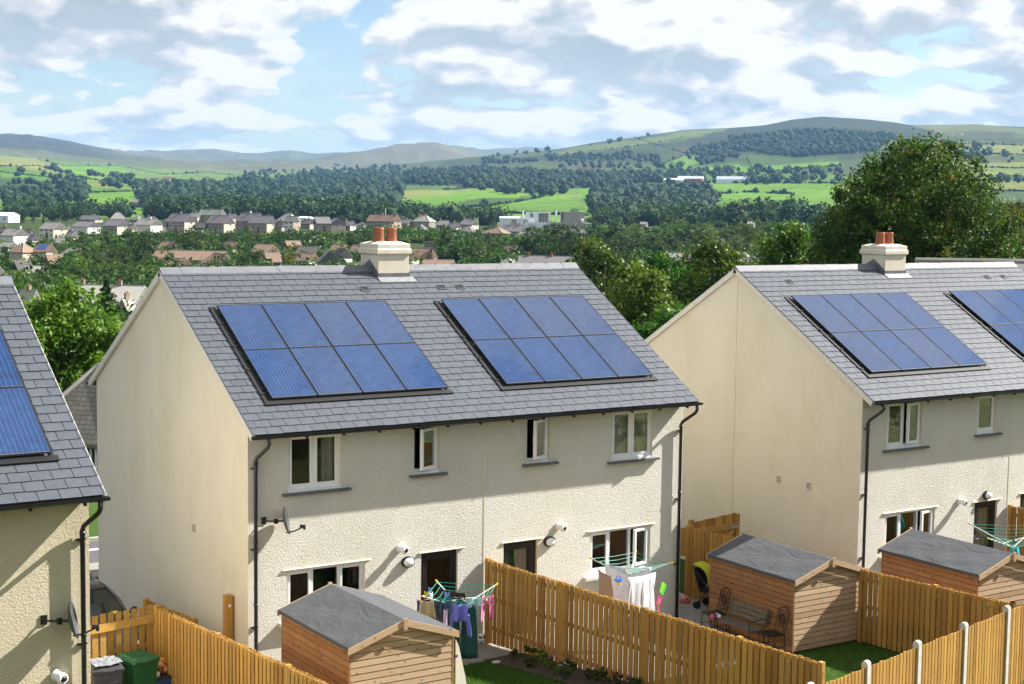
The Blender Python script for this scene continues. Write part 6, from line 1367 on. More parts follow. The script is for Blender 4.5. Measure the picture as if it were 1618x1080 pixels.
# ------------------------------------------------------------------ shrubs and garden hedges of the town (uncounted)
SHRUBS = [([(0, 392), (110, 378), (240, 370), (210, 400), (0, 440)], 130), ([(20, 446), (240, 434), (250, 470), (20, 480)], 110), ([(205, 376), (620, 372), (620, 398), (210, 400)], 330), ([(235, 402), (570, 398), (570, 422), (240, 424)], 100), ([(690, 380), (830, 380), (830, 420), (690, 424)], 190), ([(600, 368), (690, 372), (690, 384), (600, 388)], 90), ([(830, 380), (1290, 372), (1290, 412), (830, 418)], 420), ([(860, 352), (1300, 352), (1300, 372), (860, 376)], 220), ([(560, 366), (760, 370), (760, 378), (560, 376)], 90)]
def make_shrubs():
    rg = np.random.default_rng(51); q = []
    for poly, n in SHRUBS:
        xs = [p[0] for p in poly]; ys = [p[1] for p in poly]; z = rg.uniform((min(xs), min(ys)), (max(xs), max(ys)), (n * 5, 2)); q.append(z[inpoly(z[:, 0], z[:, 1], poly)][:n])
    q = np.concatenate(q); P, d = ground_hit(q[:, 0], q[:, 1], 150.)
    az = YAW + rg.uniform(-.36, .42, 900); r_ = rg.uniform(95, 400, 900); E = np.stack([CAM[0] + r_ * np.sin(az), CAM[1] + r_ * np.cos(az)], 1); E = np.c_[E, zt(E[:, 0], E[:, 1])]
    P = np.r_[P, E]; d = np.r_[d, r_]; n0 = len(q); k = np.ones(len(P), bool)
    for h in HOUSES: k &= np.hypot(P[:, 0] - h[0], P[:, 1] - h[1]) > h[2]
    big = (np.arange(len(P)) >= n0)[k]; P = P[k]; d = d[k]; n = len(P); m = 90; hh = rg.uniform(1.2, 3.8, n) * np.where(big, 1.5, 1); ww = hh * rg.uniform(.6, 1.0, n)
    dr = rg.normal(size=(n, m, 3)); dr[..., 2] = np.abs(dr[..., 2]); dr /= np.linalg.norm(dr, axis=2)[..., None]
    C = P[:, None] + dr * np.stack([ww, ww, hh], 1)[:, None] * rg.uniform(.35, 1.05, (n, m, 1))
    V, F = leaf_quads(C.reshape(-1, 3), .95, rg, out=dr.reshape(-1, 3), asp=.7); t = np.clip(rg.normal(.42, .30, n)[:, None] + rg.normal(0, .15, (n, m)), 0, 1).ravel()
    tag(link('shrubbery', np_mesh('shrubbery', V, F, M['leaf_mid'], t)), 'garden shrubs and hedges between the houses of the town', 'shrubs', kind='stuff')

# ------------------------------------------------------------------ bushes on the bank beside the photographer (mirrored in the panes)
def bank_bushes():
    rg = random.Random(17)
    for i in range(14):
        x, y = 9 + i * 1.9 + rg.uniform(-.5, .5), -13.2 - rg.uniform(0, 2.) - (i % 3) * 3; z = float(znear(np.array(x), np.array(y))); h = rg.uniform(1.6, 2.6) + (i % 3) * .9
        plant_tree(rg.choice(('bush:leaf_mid:1', 'round:leaf_mid:2', 'bush:leaf_olive:1')), (x, y, z), h * 1.1, h, 'bush on the grassy bank beside the photographer', 'bushes on the bank', 'bush')
bank_bushes()

# ------------------------------------------------------------------ grass, flower bed
def grass(name, n, fx, seed, h=(.03, .07)):
    rg = np.random.default_rng(seed); P = np.array([fx(rg) for _ in range(n)]); a = rg.uniform(0, 6.28, n); hh = rg.uniform(*h, n); w = .006
    dx = np.stack([np.cos(a), np.sin(a), 0 * a], 1) * w; tip = P + np.stack([rg.normal(0, .02, n), rg.normal(0, .02, n), hh], 1)
    V = np.stack([P - dx, P + dx, tip], 1).reshape(-1, 3); F = np.arange(3 * n).reshape(-1, 3); tag(link(name, np_mesh(name, V, F, M['leaf_bright'], np.clip(rg.normal(.45, .2, n), 0, 1))), 'short grass blades of the lawn', 'grass', kind='stuff')
def gf(y0, y1, fa, fb, g):
    def f(r):
        y = r.uniform(y0, y1); return (r.uniform(fa(y), fb(y)), y, g(y))
    return f
grass('grass', 30000, gf(-6.5, -.98, lambda y: 2.0, lambda y: mx_(y) - .8, gL), 1)
grass('grass', 12000, gf(-7.5, -3.15, lambda y: 9.5, lambda y: 13.1, gR), 2)
def bank(r):
    x = r.uniform(9., 17.); y = ry(x) - r.uniform(.1, 2.2); return (x, y, float(znear(np.array(x), np.array(y))) + .0)
grass('grass', 16000, bank, 3, (.05, .16))
def bed_plants():
    rg = np.random.default_rng(9); pr = random.Random(9)
    kinds = [('leaf_mid', None, 'low dark green plant'), ('leaf_bright', (.80, .45, .02), 'small plant with orange yellow flowers'), ('leaf_olive', (.55, .10, .40), 'low plant with pink purple flowers'), ('leaf_bright', (.62, .58, .72), 'plant with pale lilac flowers'), ('leaf_mid', (.70, .04, .08), 'small plant with red flowers'), ('leaf_mid', (.12, .10, .60), 'low plant with violet blue flowers')]
    order = [0, 3, 1, 0, 2, 0, 3, 0, 0, 2, 0, 4, 5, 0, 5, 3]; y = -.95
    for i, kd in enumerate(order):
        mat, fc, lab = kinds[kd]; y -= .27; x = mx_(y) - pr.uniform(.18, .75); h = pr.uniform(.16, .34); z = gL(y) + .04
        where = ['nearest the paving', 'third from the paving'][0:0]
        t = thing('bed_plant', '%s in the flower bed along the fence' % lab, 'plant', (x, y, z), 0, 'plants in the flower bed: ' + lab)
        P, o, tt = clumps([(0, 0, h * .45, h * .55), (.1, .05, h * .4, h * .4), (-.1, -.03, h * .4, h * .4)], 260, .06, rg); P[:, 2] = np.abs(P[:, 2]); V, F = leaf_quads(P, .05, rg, out=o); link('foliage', np_mesh('foliage', V, F, M[mat], tt), t)
        if fc:
            C = np.stack([rg.normal(0, h * .4, 6), rg.normal(0, h * .4, 6), h * .7 + rg.uniform(0, .08, 6)], 1); V, F = leaf_quads(np.repeat(C, 5, 0) + rg.normal(0, .010, (30, 3)), .03, rg, up=1.); link('flowers', np_mesh('flowers', V, F, flat('petal%d' % kd, fc, .7), np.full(30, .5)), t)
    for k in range(1):
        b = MB(); b.lathe([(.02, 0), (.07, .02), (.075, .05), (.03, .075)], (0, 0, 0), 7); s = b.build('edging_stone', M['concrete_post']); s.location = (mx_(-1.3 - k * .5) - .95 + .02 * k, -1.3 - k * .5, gL(-1.3 - k * .5) + .02); s.scale = (1.4, .9, .8); s.rotation_euler = (0, 0, k * 1.3); tag(s, 'pale stone edging the flower bed', 'stone', None)
bed_plants()
# ------------------------------------------------------------------ the town
def win_mesh(w, h):
    key = 'win_%.1f_%.1f' % (w, h)
    if key not in UNIT:
        b = MB(); frame_ring(b, -w / 2, w / 2, 0, h, -.05, .04, .09); b.box(-.035, .035, -.045, .03, .09, h - .09); b.box(-w / 2 + .09, w / 2 - .09, -.01, .0, .09, h - .09, 1)
        UNIT[key] = b.mesh('window', [M['white_upvc'], M['win_dark']])
    return UNIT[key]
def gable_house(t, L, D, eh, rh, wall, roof, gwall, hip, over=.35):
    w = MB(); zb = -3.
    w.add([(-L / 2, -D / 2, zb), (L / 2, -D / 2, zb), (L / 2, -D / 2, eh), (-L / 2, -D / 2, eh), (-L / 2, D / 2, zb), (L / 2, D / 2, zb), (L / 2, D / 2, eh), (-L / 2, D / 2, eh)], [(0, 1, 2, 3), (5, 4, 7, 6)], 0)
    for s in (-1, 1):
        P = [(s * L / 2, -D / 2, zb), (s * L / 2, D / 2, zb), (s * L / 2, D / 2, eh)] + ([] if hip else [(s * L / 2, 0, eh + rh)]) + [(s * L / 2, -D / 2, eh)]
        w.add(P, [tuple(range(len(P))) if s > 0 else tuple(range(len(P)))[::-1]], 1)
    link('wall', w.mesh('wall', [wall, gwall]), t)
    r = MB(); o = over; sl = rh / (D / 2); ze = eh - o * sl; th = .14
    hx = (L / 2 - D / 2 * .95) if hip else L / 2 + o * .5; hx = max(hx, .15)
    E = [(-L / 2 - (o if hip else o * .5), -D / 2 - o), (L / 2 + (o if hip else o * .5), -D / 2 - o), (L / 2 + (o if hip else o * .5), D / 2 + o), (-L / 2 - (o if hip else o * .5), D / 2 + o)]
    up = [(*e, ze) for e in E] + [(-hx, 0, eh + rh), (hx, 0, eh + rh)]; up = [(a, b, c + th) for a, b, c in up]; lo = [(a, b, c - th) for a, b, c in up]
    fs = [(0, 1, 5, 4), (2, 3, 4, 5), (1, 2, 5), (3, 0, 4)]
    r.add(up + lo, fs + [tuple(6 + i for i in f[::-1]) for f in fs] + [(i, 6 + i, 6 + (i + 1) % 4, (i + 1) % 4)[::1] for i in range(4)])
    ro = link('roof', r.mesh('roof', roof), t)
    rt = MB(); rt.bar((-hx, 0, eh + rh + th + .02), (hx, 0, eh + rh + th + .02), .11, n=6)
    if hip:
        for i, a in ((0, -hx), (1, hx), (2, hx), (3, -hx)): rt.bar((*E[i], ze + th + .02), (a, 0, eh + rh + th + .02), .10, n=6)
    link('ridge_tiles', rt.mesh('ridge_tiles', M['pale_roof']), ro)
    return ro
HOUSES = []
def town_house(name, label, x0, x1, yr, yb, wall='stone_wall', roof='slate_roof', gw=None, rot=-24, hip=False, rf=.40, D=7.5, cols=3, rows=2, ch=(), chm='stone_wall', group=None, dmin=62., pv=False, gwin=1, hole=None, d=None):
    xm = (x0 + x1) / 2
    if d is None: P, dd = ground_hit(xm, yb, dmin); P = P[0]
    else: P = at(xm, yb, d)
    k = float((P - CAM) @ RM[2]) / FPX; a = abs(rad(rot)); Wd = (x1 - x0) * k
    D = min(D, Wd * .9); L = max((Wd - D * math.sin(a)) / math.cos(a), D * .6); h = (yb - yr) * k * .97; rh = min(h * rf, D * .62); eh = h - rh
    t = thing(name, label, 'house', tuple(P), -YAW + rad(rot), group)
    HOUSES.append((P[0], P[1], max(L, D) * .5 + 1.))
    ro = gable_house(t, L, D, eh, rh, M[wall], M[roof], M[gw or wall], hip)
    for f in ch:
        c = MB(); cx = -L / 2 + L * f; c.box(cx - .34, cx + .34, -.26, .26, eh + rh - .5, eh + rh + .8); c.box(cx - .39, cx + .39, -.31, .31, eh + rh + .8, eh + rh + .9)
        c.lathe([(.10, .9), (.08, 1.2)], (cx - .16, 0, eh + rh), 8, 1); c.lathe([(.10, .9), (.08, 1.2)], (cx + .16, 0, eh + rh), 8, 1); link('chimney', c.mesh('chimney', [M[chm], M['terracotta']]), ro)
    fh = eh / max(1, rows)
    if fh > 1.6:
        wm = win_mesh(1.3 if L < 14 else 1.6, min(1.3, fh * .5))
        for r in range(rows):
            for c in range(cols):
                o = link('window', wm, t); o.location = (-L / 2 + L * (c + .5) / cols, -D / 2 - .02, r * fh + fh * .38)
        for r in range(rows):
            if gwin:
                o = link('window', wm, t); o.location = (L / 2 + .02, D * .1, r * fh + fh * .38); o.rotation_euler = (0, 0, PI / 2)
        if rows == 1 or cols > 1:
            dm = MB(); dm.box(-.45, .45, -.05, .03, .0, 2.0); o = link('door', dm.mesh('door', M['wood_brown']), t); o.location = (L * .04, -D / 2 - .02, .0)
    if pv:
        p = MB()
        for r in range(2):
            for c in range(5):
                y0 = -D / 2 + .5 + r * D * .2; y1 = y0 + D * .19; xx = -L / 2 + .5 + c * (L - 1.) / 5; sl = rh / (D / 2); z = lambda y: eh + (y + D / 2) * sl + .22
                p.hexa([(xx, y0, z(y0) - .05), (xx + (L - 1) / 5 - .12, y0, z(y0) - .05), (xx + (L - 1) / 5 - .12, y1, z(y1) - .05), (xx, y1, z(y1) - .05), (xx, y0, z(y0)), (xx + (L - 1) / 5 - .12, y0, z(y0)), (xx + (L - 1) / 5 - .12, y1, z(y1)), (xx, y1, z(y1))])
        link('solar_panels', p.mesh('solar_panels', flat('pv_blue', (.05, .09, .28), .2)), ro)
    return t
TH = town_house
S_, B_ = 'stone_house', 'bungalow'
W_, C_, BR = 'white_wall', 'cream_wall', 'brown_wall'
def town():
    # on the rise, left to right
    TH('warehouse', 'low white industrial shed at the left edge above the white houses', -30, 27, 335, 351, 'factory_white', 'factory_white', rf=.3, cols=4, rows=1, rot=-10, D=14)
    TH('house', 'white house with brown wing at the far left of the hillside', 4, 42, 361, 386, W_, 'grey_roof', W_, cols=3, ch=(.95,), chm=W_)
    TH('house', 'small brown extension right of the far left white house', 38, 55, 363, 378, BR, 'dark_roof', W_, cols=1, rows=1)
    TH('house', 'grey roofed house with a brown boarded front on the left hillside', 65, 104, 351, 376, W_, 'grey_roof', C_, cols=3)
    TH('house', 'small stone annex right of the boarded house', 100, 111, 356, 370, 'stone_wall', 'grey_roof', C_, cols=1)
    TH('house', 'white gabled house half hidden by a tree on the left hillside', 115, 157, 350, 369, W_, 'slate_roof', W_, cols=3)
    TH(B_, 'long low grey roofed house at the top of the left hillside', 125, 162, 340, 351, 'stone_wall', 'slate_roof', C_, cols=3, rows=1, rf=.6)
    TH('house', 'house with a pyramid shaped grey roof at the top of the left hillside', 172, 201, 335, 352, 'stone_wall', 'grey_roof', hip=True, rf=.6, rot=20, ch=(.5,))
    TH(S_, 'grey stone house with pointed dormers left of the white house', 165, 203, 346, 370, 'stone_wall', 'slate_roof', C_, cols=3)
    TH('house', 'low hipped roof behind the white house in the row', 206, 229, 341, 351, 'stone_wall', 'slate_roof', hip=True, rf=.6, rows=1)
    TH('house', 'white house with a white chimney left of the stone row', 214, 255, 346, 368, W_, 'grey_roof', W_, cols=4, ch=(.65,), chm=W_)
    TH(S_, 'tall grey house with a white right gable behind the stone row', 267, 299, 328, 346, 'stone_wall', 'grey_roof', W_, cols=3, rows=1, ch=(.3, .95), chm=W_, rf=.6)
    TH(S_, 'leftmost of the three big stone blocks in the row', 264, 308, 338, 367, 'stone_wall', 'slate_roof', C_, cols=4, ch=(.5,))
    TH('house', 'long greenish roof with red chimneys behind the stone row', 312, 358, 331, 352, BR, 'green_roof', 'brick_red', cols=4, rows=1, ch=(.5, .95), chm='brick_red')
    TH(S_, 'middle one of the three big stone blocks in the row', 327, 370, 341, 370, 'stone_wall', 'slate_roof', C_, cols=4, ch=(.5,))
    TH(S_, 'stone wing with a white chimney left of the rightmost big block', 374, 418, 336, 366, 'stone_wall', 'slate_roof', cols=2, ch=(.5,), chm=W_)
    TH(S_, 'rightmost of the three big stone blocks in the row', 394, 437, 341, 368, 'stone_wall', 'slate_roof', C_, cols=4)
    TH('house', 'pale roofed house behind the tall white house', 438, 474, 337, 358, BR, 'pale_roof', C_, cols=2, rows=1, hip=True, rf=.5)
    TH('house', 'tall narrow white house in the row', 450, 472, 342, 370, W_, 'slate_roof', BR, cols=2, rows=3, rf=.28, rot=-20)
    TH('warehouse', 'flat white warehouse right of the tall white house', 470, 496, 342, 353, 'factory_white', 'factory_white', cols=0, rows=1, rf=.2, D=14)
    TH(S_, 'dark stone house with a front gable right of the white warehouse', 494, 524, 343, 366, 'stone_wall', 'slate_roof', 'stone_wall', cols=2, rot=18)
    TH(S_, 'stone house with a pointed gable at the right end of the row', 516, 546, 344, 365, 'stone_wall', 'slate_roof', 'stone_wall', cols=2, rot=-60)
    TH(S_, 'brown roofed stone villa behind the middle chimney pots', 579, 634, 339, 363, 'stone_wall', 'brown_roof', BR, cols=4, ch=(.45, .95), chm=BR)
    TH(B_, 'low grey hipped roof left of the chimney pots', 559, 586, 351, 363, 'stone_wall', 'slate_roof', hip=True, rf=.7, rows=1)
    TH(B_, 'low slate hipped roof just above the chimney pots', 604, 634, 354, 366, 'stone_wall', 'dark_roof', hip=True, rf=.7, rows=1)
    TH('house', 'pale roofed villa with orange chimneys right of the chimney pots', 652, 688, 340, 360, 'stone_wall', 'pale_roof', hip=True, rf=.45, cols=2, ch=(.2, .5), chm='brick_red')
    TH(B_, 'low slate pyramid roof right of the pale villa', 654, 676, 354, 366, 'stone_wall', 'slate_roof', hip=True, rf=.7, rows=1)
    TH(S_, 'stone house with two end chimneys behind the slate hipped roof', 727, 756, 346, 366, 'stone_wall', 'slate_roof', C_, cols=2, ch=(.05, .95))
    TH(B_, 'bluish slate hipped roof in front of the two chimneyed stone house', 723, 758, 358, 371, 'stone_wall', 'slate_roof', hip=True, rf=.65, rows=1)
    TH('house', 'brown hipped roof with white bay windows below the factory', 763, 806, 359, 377, 'stone_wall', 'brown_roof', hip=True, rf=.5, cols=4, rows=1, ch=(.5,))
    TH('house', 'stone gabled terrace directly below the factory', 789, 832, 356, 374, 'stone_wall', 'slate_roof', cols=3, rows=1, ch=(.4, .8), rf=.5)
    TH(B_, 'long low slate roof beside the dark trees below the factory', 818, 856, 367, 378, BR, 'slate_roof', cols=2, rows=1, rf=.6)
    for i, (x0, x1, yr, yb, wl, rf_, rt, lab) in enumerate(((228, 250, 342, 356, 'stone_wall', 'slate_roof', -30, 'grey house peeping out left of the tall grey house'), (300, 320, 336, 352, 'cream_wall', 'grey_roof', -20, 'pale roof squeezed between the tall grey house and the greenish roof'), (356, 378, 338, 354, 'stone_wall', 'slate_roof', -30, 'slate roof right of the greenish one'), (372, 392, 331, 346, 'stone_wall', 'pale_roof', 15, 'pale roof far behind the stone wing'), (420, 440, 334, 350, 'white_wall', 'grey_roof', -24, 'white house behind the rightmost big block'), (476, 500, 346, 362, 'stone_wall', 'dark_roof', -24, 'dark roof in front of the flat white warehouse'), (542, 562, 349, 364, 'stone_wall', 'slate_roof', -24, 'slate house right of the pointed gable'), (632, 652, 346, 360, 'cream_wall', 'slate_roof', -24, 'cream house left of the pale villa'), (690, 712, 348, 364, 'stone_wall', 'grey_roof', -24, 'grey roofed house right of the pale villa'), (706, 728, 352, 368, 'white_wall', 'slate_roof', -30, 'white house left of the bluish slate roof'), (44, 62, 371, 388, 'stone_wall', 'slate_roof', -30, 'stone house right of the brown extension'), (104, 122, 366, 384, 'white_wall', 'grey_roof', -24, 'white house below the stone annex'), (86, 104, 376, 394, 'cream_wall', 'slate_roof', 20, 'cream house above the bungalow with a white gable'), (0, 16, 358, 374, 'stone_wall', 'slate_roof', -24, 'stone house at the left edge above the far left white house'), (200, 216, 354, 370, 'stone_wall', 'grey_roof', -24, 'narrow stone house left of the white house with a white chimney'), (256, 268, 350, 367, 'white_wall', 'slate_roof', -24, 'narrow white house left of the leftmost big block'), (308, 328, 352, 369, 'stone_wall', 'dark_roof', -10, 'low dark roofed house between two big stone blocks'), (436, 452, 350, 368, 'stone_wall', 'slate_roof', -24, 'stone house left of the tall narrow white house'), (640, 662, 400, 420, 'cream_wall', 'brown_roof', -35, 'brown roof right behind the chimney, lowest on the slope'), (612, 640, 384, 402, 'cream_wall', 'brown_roof', -20, 'brown roof half hidden behind the chimney stack'), (690, 714, 376, 394, 'stone_wall', 'grey_roof', -24, 'grey roof among the trees right of the chimney'), (900, 926, 362, 376, 'stone_wall', 'slate_roof', -20, 'slate roof under the grey end of the factory'), (1010, 1036, 372, 388, 'cream_wall', 'grey_roof', -20, 'cream house in the trees between the chimneys'), (1120, 1146, 378, 394, 'stone_wall', 'slate_roof', -20, 'stone house in the trees left of the right gable'), (1236, 1262, 352, 364, 'white_wall', 'grey_roof', -16, 'white house far off left of the big dark tree'))):
        TH('house', lab, x0, x1, yr, yb, wl, rf_, W_ if i % 3 == 0 else C_, cols=2 + i % 2, rows=2 if yb - yr > 15 else 1, rot=rt, rf=.42, ch=((.5,) if i % 2 else (.08,)))
    # white and cream houses lower left
    TH('house', 'white cottage at the left edge below the far left white house', 0, 28, 382, 400, W_, 'grey_roof', W_, cols=2)
    TH('house', 'brown hipped stone house left of the one with solar panels', 18, 57, 386, 413, C_, 'brown_roof', C_, hip=True, cols=3, rf=.45)
    TH('house', 'small stone house carrying ten blue solar panels on its roof', 56, 87, 386, 412, C_, 'brown_roof', C_, cols=2, pv=True, rot=-18)
    TH(B_, 'bungalow with a white right gable below the half hidden house', 94, 145, 392, 414, C_, 'grey_roof', W_, cols=2, rows=1, rf=.55, rot=-45)
    TH(B_, 'pale brown roofed bungalow right of the solar panelled house', 66, 110, 403, 424, C_, 'brown_roof', C_, cols=2, rows=1, rf=.6, rot=30)
    TH(B_, 'dark tiled roof with pale edges at the lower left', 15, 56, 414, 434, C_, 'dark_roof', C_, cols=2, rows=1, rf=.6, rot=35)
    TH(B_, 'grey roofed bungalow with a cream gable in the lower left trees', 32, 82, 421, 444, C_, 'grey_roof', C_, cols=2, rows=1, rf=.6, rot=28)
    TH(B_, 'roof cut by the left edge of the photograph', -25, 8, 423, 442, C_, 'grey_roof', C_, cols=1, rows=1, rf=.6)
    TH('house', 'dark stepped roof partly behind the thicket', 148, 178, 400, 420, C_, 'dark_roof', 'grey_roof', cols=1, rows=1, rf=.6, rot=-50)
    TH(S_, 'old grey roof with a yellow chimney beside the bright maple', 28, 64, 459, 500, 'stone_wall', 'pale_roof', 'stone_wall', cols=2, rows=1, ch=(.5,), chm=BR, rf=.6, rot=-20)
    TH(S_, 'long grey slate roof behind the conifer', 120, 236, 450, 502, 'stone_wall', 'pale_roof', 'stone_wall', cols=4, rows=1, ch=(.03, .62), rf=.48, rot=-8, D=9)
    TH(S_, 'small gabled stone house with a chimney against the left slope of the middle gable', 186, 216, 472, 512, 'stone_wall', 'pale_roof', 'stone_wall', cols=1, rows=1, ch=(.5,), chm=BR, rf=.5, rot=50)
    # brown roofed bungalows
    TH(B_, 'longest brown roof, just above the left end of the middle ridge', 244, 360, 397, 419, C_, 'brown_roof', W_, cols=5, rows=1, rf=.6, rot=-6, D=9)
    TH(B_, 'dark brown roof with a white gable touching the middle ridge', 232, 304, 408, 430, C_, 'brown_roof', W_, cols=3, rows=1, rf=.6, rot=-22)
    TH(B_, 'brown roof between the large dark tree and the broad grey green tree', 250, 282, 382, 400, C_, 'brown_roof', W_, cols=2, rows=1, rf=.6)
    TH(B_, 'brown roof with its gable towards us right of the longest roof', 318, 372, 400, 424, C_, 'brown_roof', C_, cols=2, rows=1, rf=.6, rot=-55)
    TH(B_, 'brown roof behind the slim pale tree', 352, 380, 382, 399, C_, 'brown_roof', C_, cols=2, rows=1, rf=.6)
    TH(B_, 'pinkish roof behind the dome shaped tree', 398, 440, 387, 405, C_, 'brown_roof', C_, cols=2, rows=1, rf=.6)
    TH(B_, 'brown roofed bungalow left of the yellow green tree', 414, 446, 399, 425, C_, 'brown_roof', C_, cols=2, rows=1, rf=.5, rot=22)
    TH(B_, 'brown roofed bungalow topmost of its estate, with a front gable', 444, 480, 381, 399, C_, 'brown_roof', C_, cols=2, rows=1, rf=.6, rot=28)
    TH(B_, 'dark long roof right of the yellow green tree', 466, 514, 391, 408, C_, 'dark_roof', W_, cols=3, rows=1, rf=.6)
    TH(B_, 'bungalow with a bright white gable under the dark long roof', 468, 504, 399, 422, C_, 'brown_roof', W_, cols=3, rows=1, rf=.5)
    TH(B_, 'bungalow showing a broad cream gable near the small cypress', 500, 538, 396, 424, C_, 'grey_roof', C_, cols=1, rows=1, rf=.6, rot=-72)
    TH(B_, 'plain brown roof above the broad cream gable', 521, 551, 386, 402, C_, 'brown_roof', C_, cols=2, rows=1, rf=.6)
    TH(B_, 'dark gabled roof left of the olive tree by the chimney', 526, 556, 393, 415, C_, 'dark_roof', W_, cols=1, rows=1, rf=.6, rot=-40)
    TH(B_, 'brown roof right behind the middle chimney stack', 552, 582, 388, 404, C_, 'brown_roof', C_, cols=2, rows=1, rf=.6)
    TH(B_, 'pale brown roof with a dark skylight right of the chimney stack', 646, 690, 392, 416, C_, 'brown_roof', W_, cols=2, rows=1, rf=.6)
    TH(B_, 'grey dormer roof above the skylight roof', 668, 692, 382, 402, C_, 'dark_roof', W_, cols=1, rows=1, rf=.6, rot=-50)
    TH(B_, 'low brown roof touching the ridge right of the chimney', 666, 720, 411, 426, C_, 'brown_roof', C_, cols=3, rows=1, rf=.7, rot=-10)
    TH('house', 'brown roofed house with a white gable left of the dark clump', 794, 822, 389, 406, C_, 'brown_roof', W_, cols=1, rows=1, rf=.6)
    TH('house', 'small hipped grey roof above the middle ridge, left of the long slate roof', 785, 822, 408, 424, 'stone_wall', 'grey_roof', hip=True, rf=.7, rows=1, cols=2)
    TH('house', 'long slate roof with two brick chimneys just above the middle ridge', 818, 904, 406, 424, 'stone_wall', 'slate_roof', cols=5, rows=1, ch=(.18, .62), chm='brick_red', rf=.65, rot=-6)
    TH('house', 'pyramid roof peeping between the trees behind the right end of the middle ridge', 968, 994, 409, 430, 'stone_wall', 'grey_roof', hip=True, rf=.6, rows=1, cols=1)
    TH('house', 'grey roof among the trees left of the right gable apex', 1056, 1112, 401, 420, 'stone_wall', 'grey_roof', cols=3, rows=1, rf=.6, rot=-8)
    TH('house', 'pale hipped roof left of the light green tree', 1158, 1192, 399, 420, 'stone_wall', 'pale_roof', hip=True, rf=.6, rows=1, cols=1)
    TH('house', 'pale hipped roof touching the light green tree', 1184, 1216, 399, 420, 'stone_wall', 'pale_roof', hip=True, rf=.6, rows=1, cols=1)
    TH('house', 'dark slate roof below the two pale hipped roofs', 1150, 1198, 406, 428, 'stone_wall', 'slate_roof', cols=2, rows=1, rf=.6)
    TH('warehouse', 'pale flat roofed building in the belt of trees between the chimneys', 1084, 1116, 363, 375, 'factory_grey', 'pale_roof', cols=3, rows=1, rf=.3, rot=-8)
    TH('house', 'white roofed lodge among the far trees right of the factory', 984, 1004, 338, 349, 'stone_wall', 'pale_roof', W_, cols=2, rows=1, rf=.5, dmin=900)
    # farms far off
    for a in ((206, 228, 315, 326, 'lone stone farmhouse in the bright field on the left', 'stone_wall', 'grey_roof'), (184, 192, 324, 332, 'tiny grey barn left of the lone farmhouse', 'stone_wall', 'pale_roof'), (255, 273, 279, 287, 'distant farm buildings between the far fields on the left', 'stone_wall', 'brown_roof'), (236, 252, 281, 288, 'distant barn left of the far farm buildings', 'stone_wall', 'dark_roof'),
              (1048, 1082, 281, 288, 'pale farm sheds on the hill foot, left of the long white sheds', 'factory_white', 'factory_white'), (1070, 1112, 278, 287, 'white shed with a reddish side at the hill foot', 'brick_red', 'factory_white'), (1132, 1184, 278, 289, 'long white sheds at the foot of the right hill', 'factory_white', 'factory_white'), (612, 624, 296, 301, 'small white farmhouse in the woods above the bright fields', W_, 'slate_roof'), (560, 576, 331, 340, 'white gabled house in the woods above the row', W_, 'grey_roof'), (1010, 1024, 350, 358, 'small grey house among the trees at the field edge', 'stone_wall', 'grey_roof'), (1180, 1194, 352, 362, 'stone gable among the round trees under the bright field', 'stone_wall', 'pale_roof')):
        TH('farm_building', a[4], a[0], a[1], a[2], a[3], a[5], a[6], cols=2, rows=1, rf=.45, dmin=800, D=12)
    # near houses beyond the street
    TH('house', 'hipped roof with grey brown tiles seen through the left gap', 62, 262, 577, 752, C_, 'tile_roof', C_, hip=True, rf=.55, cols=5, rows=1, rot=-14, D=9, d=63)
    TH('house', 'slate roof showing just above the ridge of the right house', 1444, 1770, 411, 640, C_, 'slate_roof', C_, rf=.40, cols=5, rows=2, rot=0, D=9, d=72)
town()
make_shrubs()
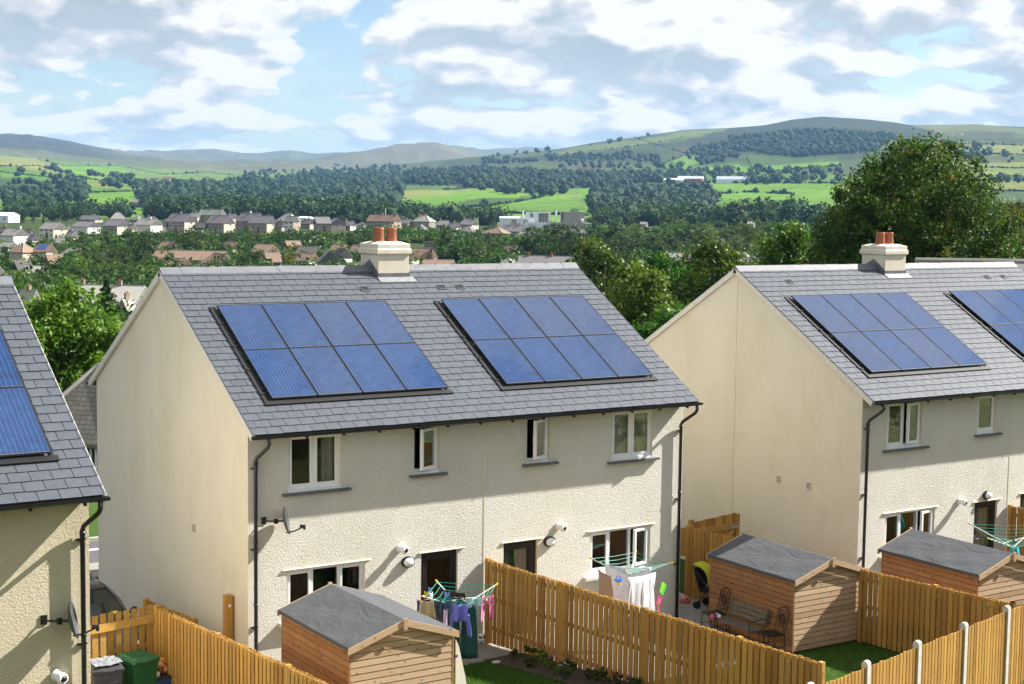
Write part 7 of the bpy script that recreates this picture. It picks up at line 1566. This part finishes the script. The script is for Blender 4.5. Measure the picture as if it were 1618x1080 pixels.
def factory():
    P, d = ground_hit(862, 360, 700.); P = P[0]; k = float((P - CAM) @ RM[2]) / FPX
    t = thing('factory', 'white and grey industrial works with two slim white chimneys in the valley', 'factory', tuple(P), -YAW); X = lambda x: (x - 862) * k; Z = lambda y: (360 - y) * k
    def bx(n, x0, x1, y0, y1, ya, yb, m, p=None):
        b = MB(); b.box(X(x0), X(x1), ya * k, yb * k, Z(y1) - 3, Z(y0)); return link(n, b.mesh(n, M[m]), p or t)
    b = MB(); pr = [(0, Z(358) - 3), (30 * k, Z(358) - 3), (30 * k, Z(346)), (22 * k, Z(343.2)), (12 * k, Z(342.6)), (4 * k, Z(343.4)), (0, Z(345))]
    b.prism([(X(789), a, z) for a, z in pr], (X(845) - X(789), 0, 0)); h = link('hall', b.mesh('hall', M['factory_white']), t)
    p = MB(); p.box(X(808), X(816), -.1, .02, Z(358), Z(347)); p.box(X(826), X(834), -.1, .02, Z(352), Z(347)); link('panel', p.mesh('panel', M['factory_grey']), h)
    bx('low_hall', 830, 870, 351, 368, -8, 0, 'factory_white'); tw = bx('tower', 831, 870, 335.5, 352, 4, 34, 'factory_white')
    g = MB(); g.box(X(852), X(866), 3.6 * k, 3.97 * k, Z(351), Z(337)); g.box(X(838), X(842), 3.7 * k, 3.97 * k, Z(343), Z(337)); link('window', g.mesh('window', M['factory_glass']), tw)
    fr = MB()
    for x in (851.5, 856, 860.5, 865): fr.box(X(x) - .25, X(x) + .25, 3.2 * k, 3.55 * k, Z(351), Z(336.5))
    link('window_frame', fr.mesh('window_frame', M['brown_wall']), tw)
    bx('block', 886, 924, 333.8, 352, 2, 36, 'factory_grey'); bx('wing', 870, 906, 351, 368, -6, 30, 'factory_grey'); bx('wing', 906.2, 936, 351.5, 368, -4, 30, 'factory_grey')
    s = MB(); s.box(X(886), X(890), 1.7 * k, 1.97 * k, Z(350), Z(335)); link('louvre', s.mesh('louvre', M['factory_glass']), t)
    tk = MB(); tk.lathe([(2.2 * k, Z(351)), (2.2 * k, Z(346)), (1.9 * k, Z(344.8)), (.1, Z(344.6))], (X(919), -2 * k, 0), 14); link('tank', tk.mesh('tank', M['factory_white'], True), t)
    for x, y in ((826, 331), (878, 330)):
        c = MB(); c.lathe([(1.6 * k, Z(356)), (1.4 * k, Z(y + 1.3))], (X(x), 1 * k, 0), 12); c.lathe([(1.45 * k, Z(y + 1.3)), (1.4 * k, Z(y))], (X(x), 1 * k, 0), 12, 1); link('chimney', c.mesh('chimney', [M['white_upvc'], M['dark_roof']]), t)
factory()
def mast():
    P, d = ground_hit(609, 356, 500.); P = P[0]; k = float((P - CAM) @ RM[2]) / FPX; t = MB(); t.lathe([(.6 * k, -2), (.55 * k, 26 * k)], (0, 0, 0), 10); t.lathe([(.7 * k, 26 * k), (.7 * k, 27 * k)], (0, 0, 0), 10); o = t.build('mast', M['white_upvc']); o.location = P; tag(o, 'slim white mast rising behind the brown roofed villa', 'mast')
mast()
def field_cars():
    b = MB(); b.hexa([(-2.1, -.85, .3), (2.1, -.85, .3), (2.1, .85, .3), (-2.1, .85, .3), (-2.1, -.85, .9), (2.1, -.85, .9), (2.1, .85, .9), (-2.1, .85, .9)]); b.hexa([(-1.5, -.8, .9), (1.1, -.8, .9), (1.1, .8, .9), (-1.5, .8, .9), (-1.1, -.65, 1.45), (.5, -.65, 1.45), (.5, .65, 1.45), (-1.1, .65, 1.45)], 1)
    for x in (-1.3, 1.3):
        for y in (-.85, .85): b.lathe([(.32, -.1), (.32, .1)], (x, y, .32), 10, 1, ax=(0, 1, 0))
    rg = random.Random(8)
    ms = [b.mesh('distant_car', [flat('car_far_%d' % i, c, .35), M['win_dark']]) for i, c in enumerate(((.75, .77, .8), (.05, .1, .3), (.4, .42, .44), (.35, .03, .03)))]
    for i in range(16):
        x, y = 1192 + (i % 8) * 7.6 + rg.uniform(-1, 1), 287.5 + (i // 8) * 2.2; P, d = ground_hit(x, y, 900.); o = link('distant_car', ms[rg.choice((0, 0, 0, 1, 2, 3))]); o.location = P[0]; o.rotation_euler = (0, 0, -YAW + rg.uniform(-.2, .2)); tag(o, 'tiny parked car beside the long white sheds on the hill foot', 'car', 'cars parked by the white sheds')
field_cars()
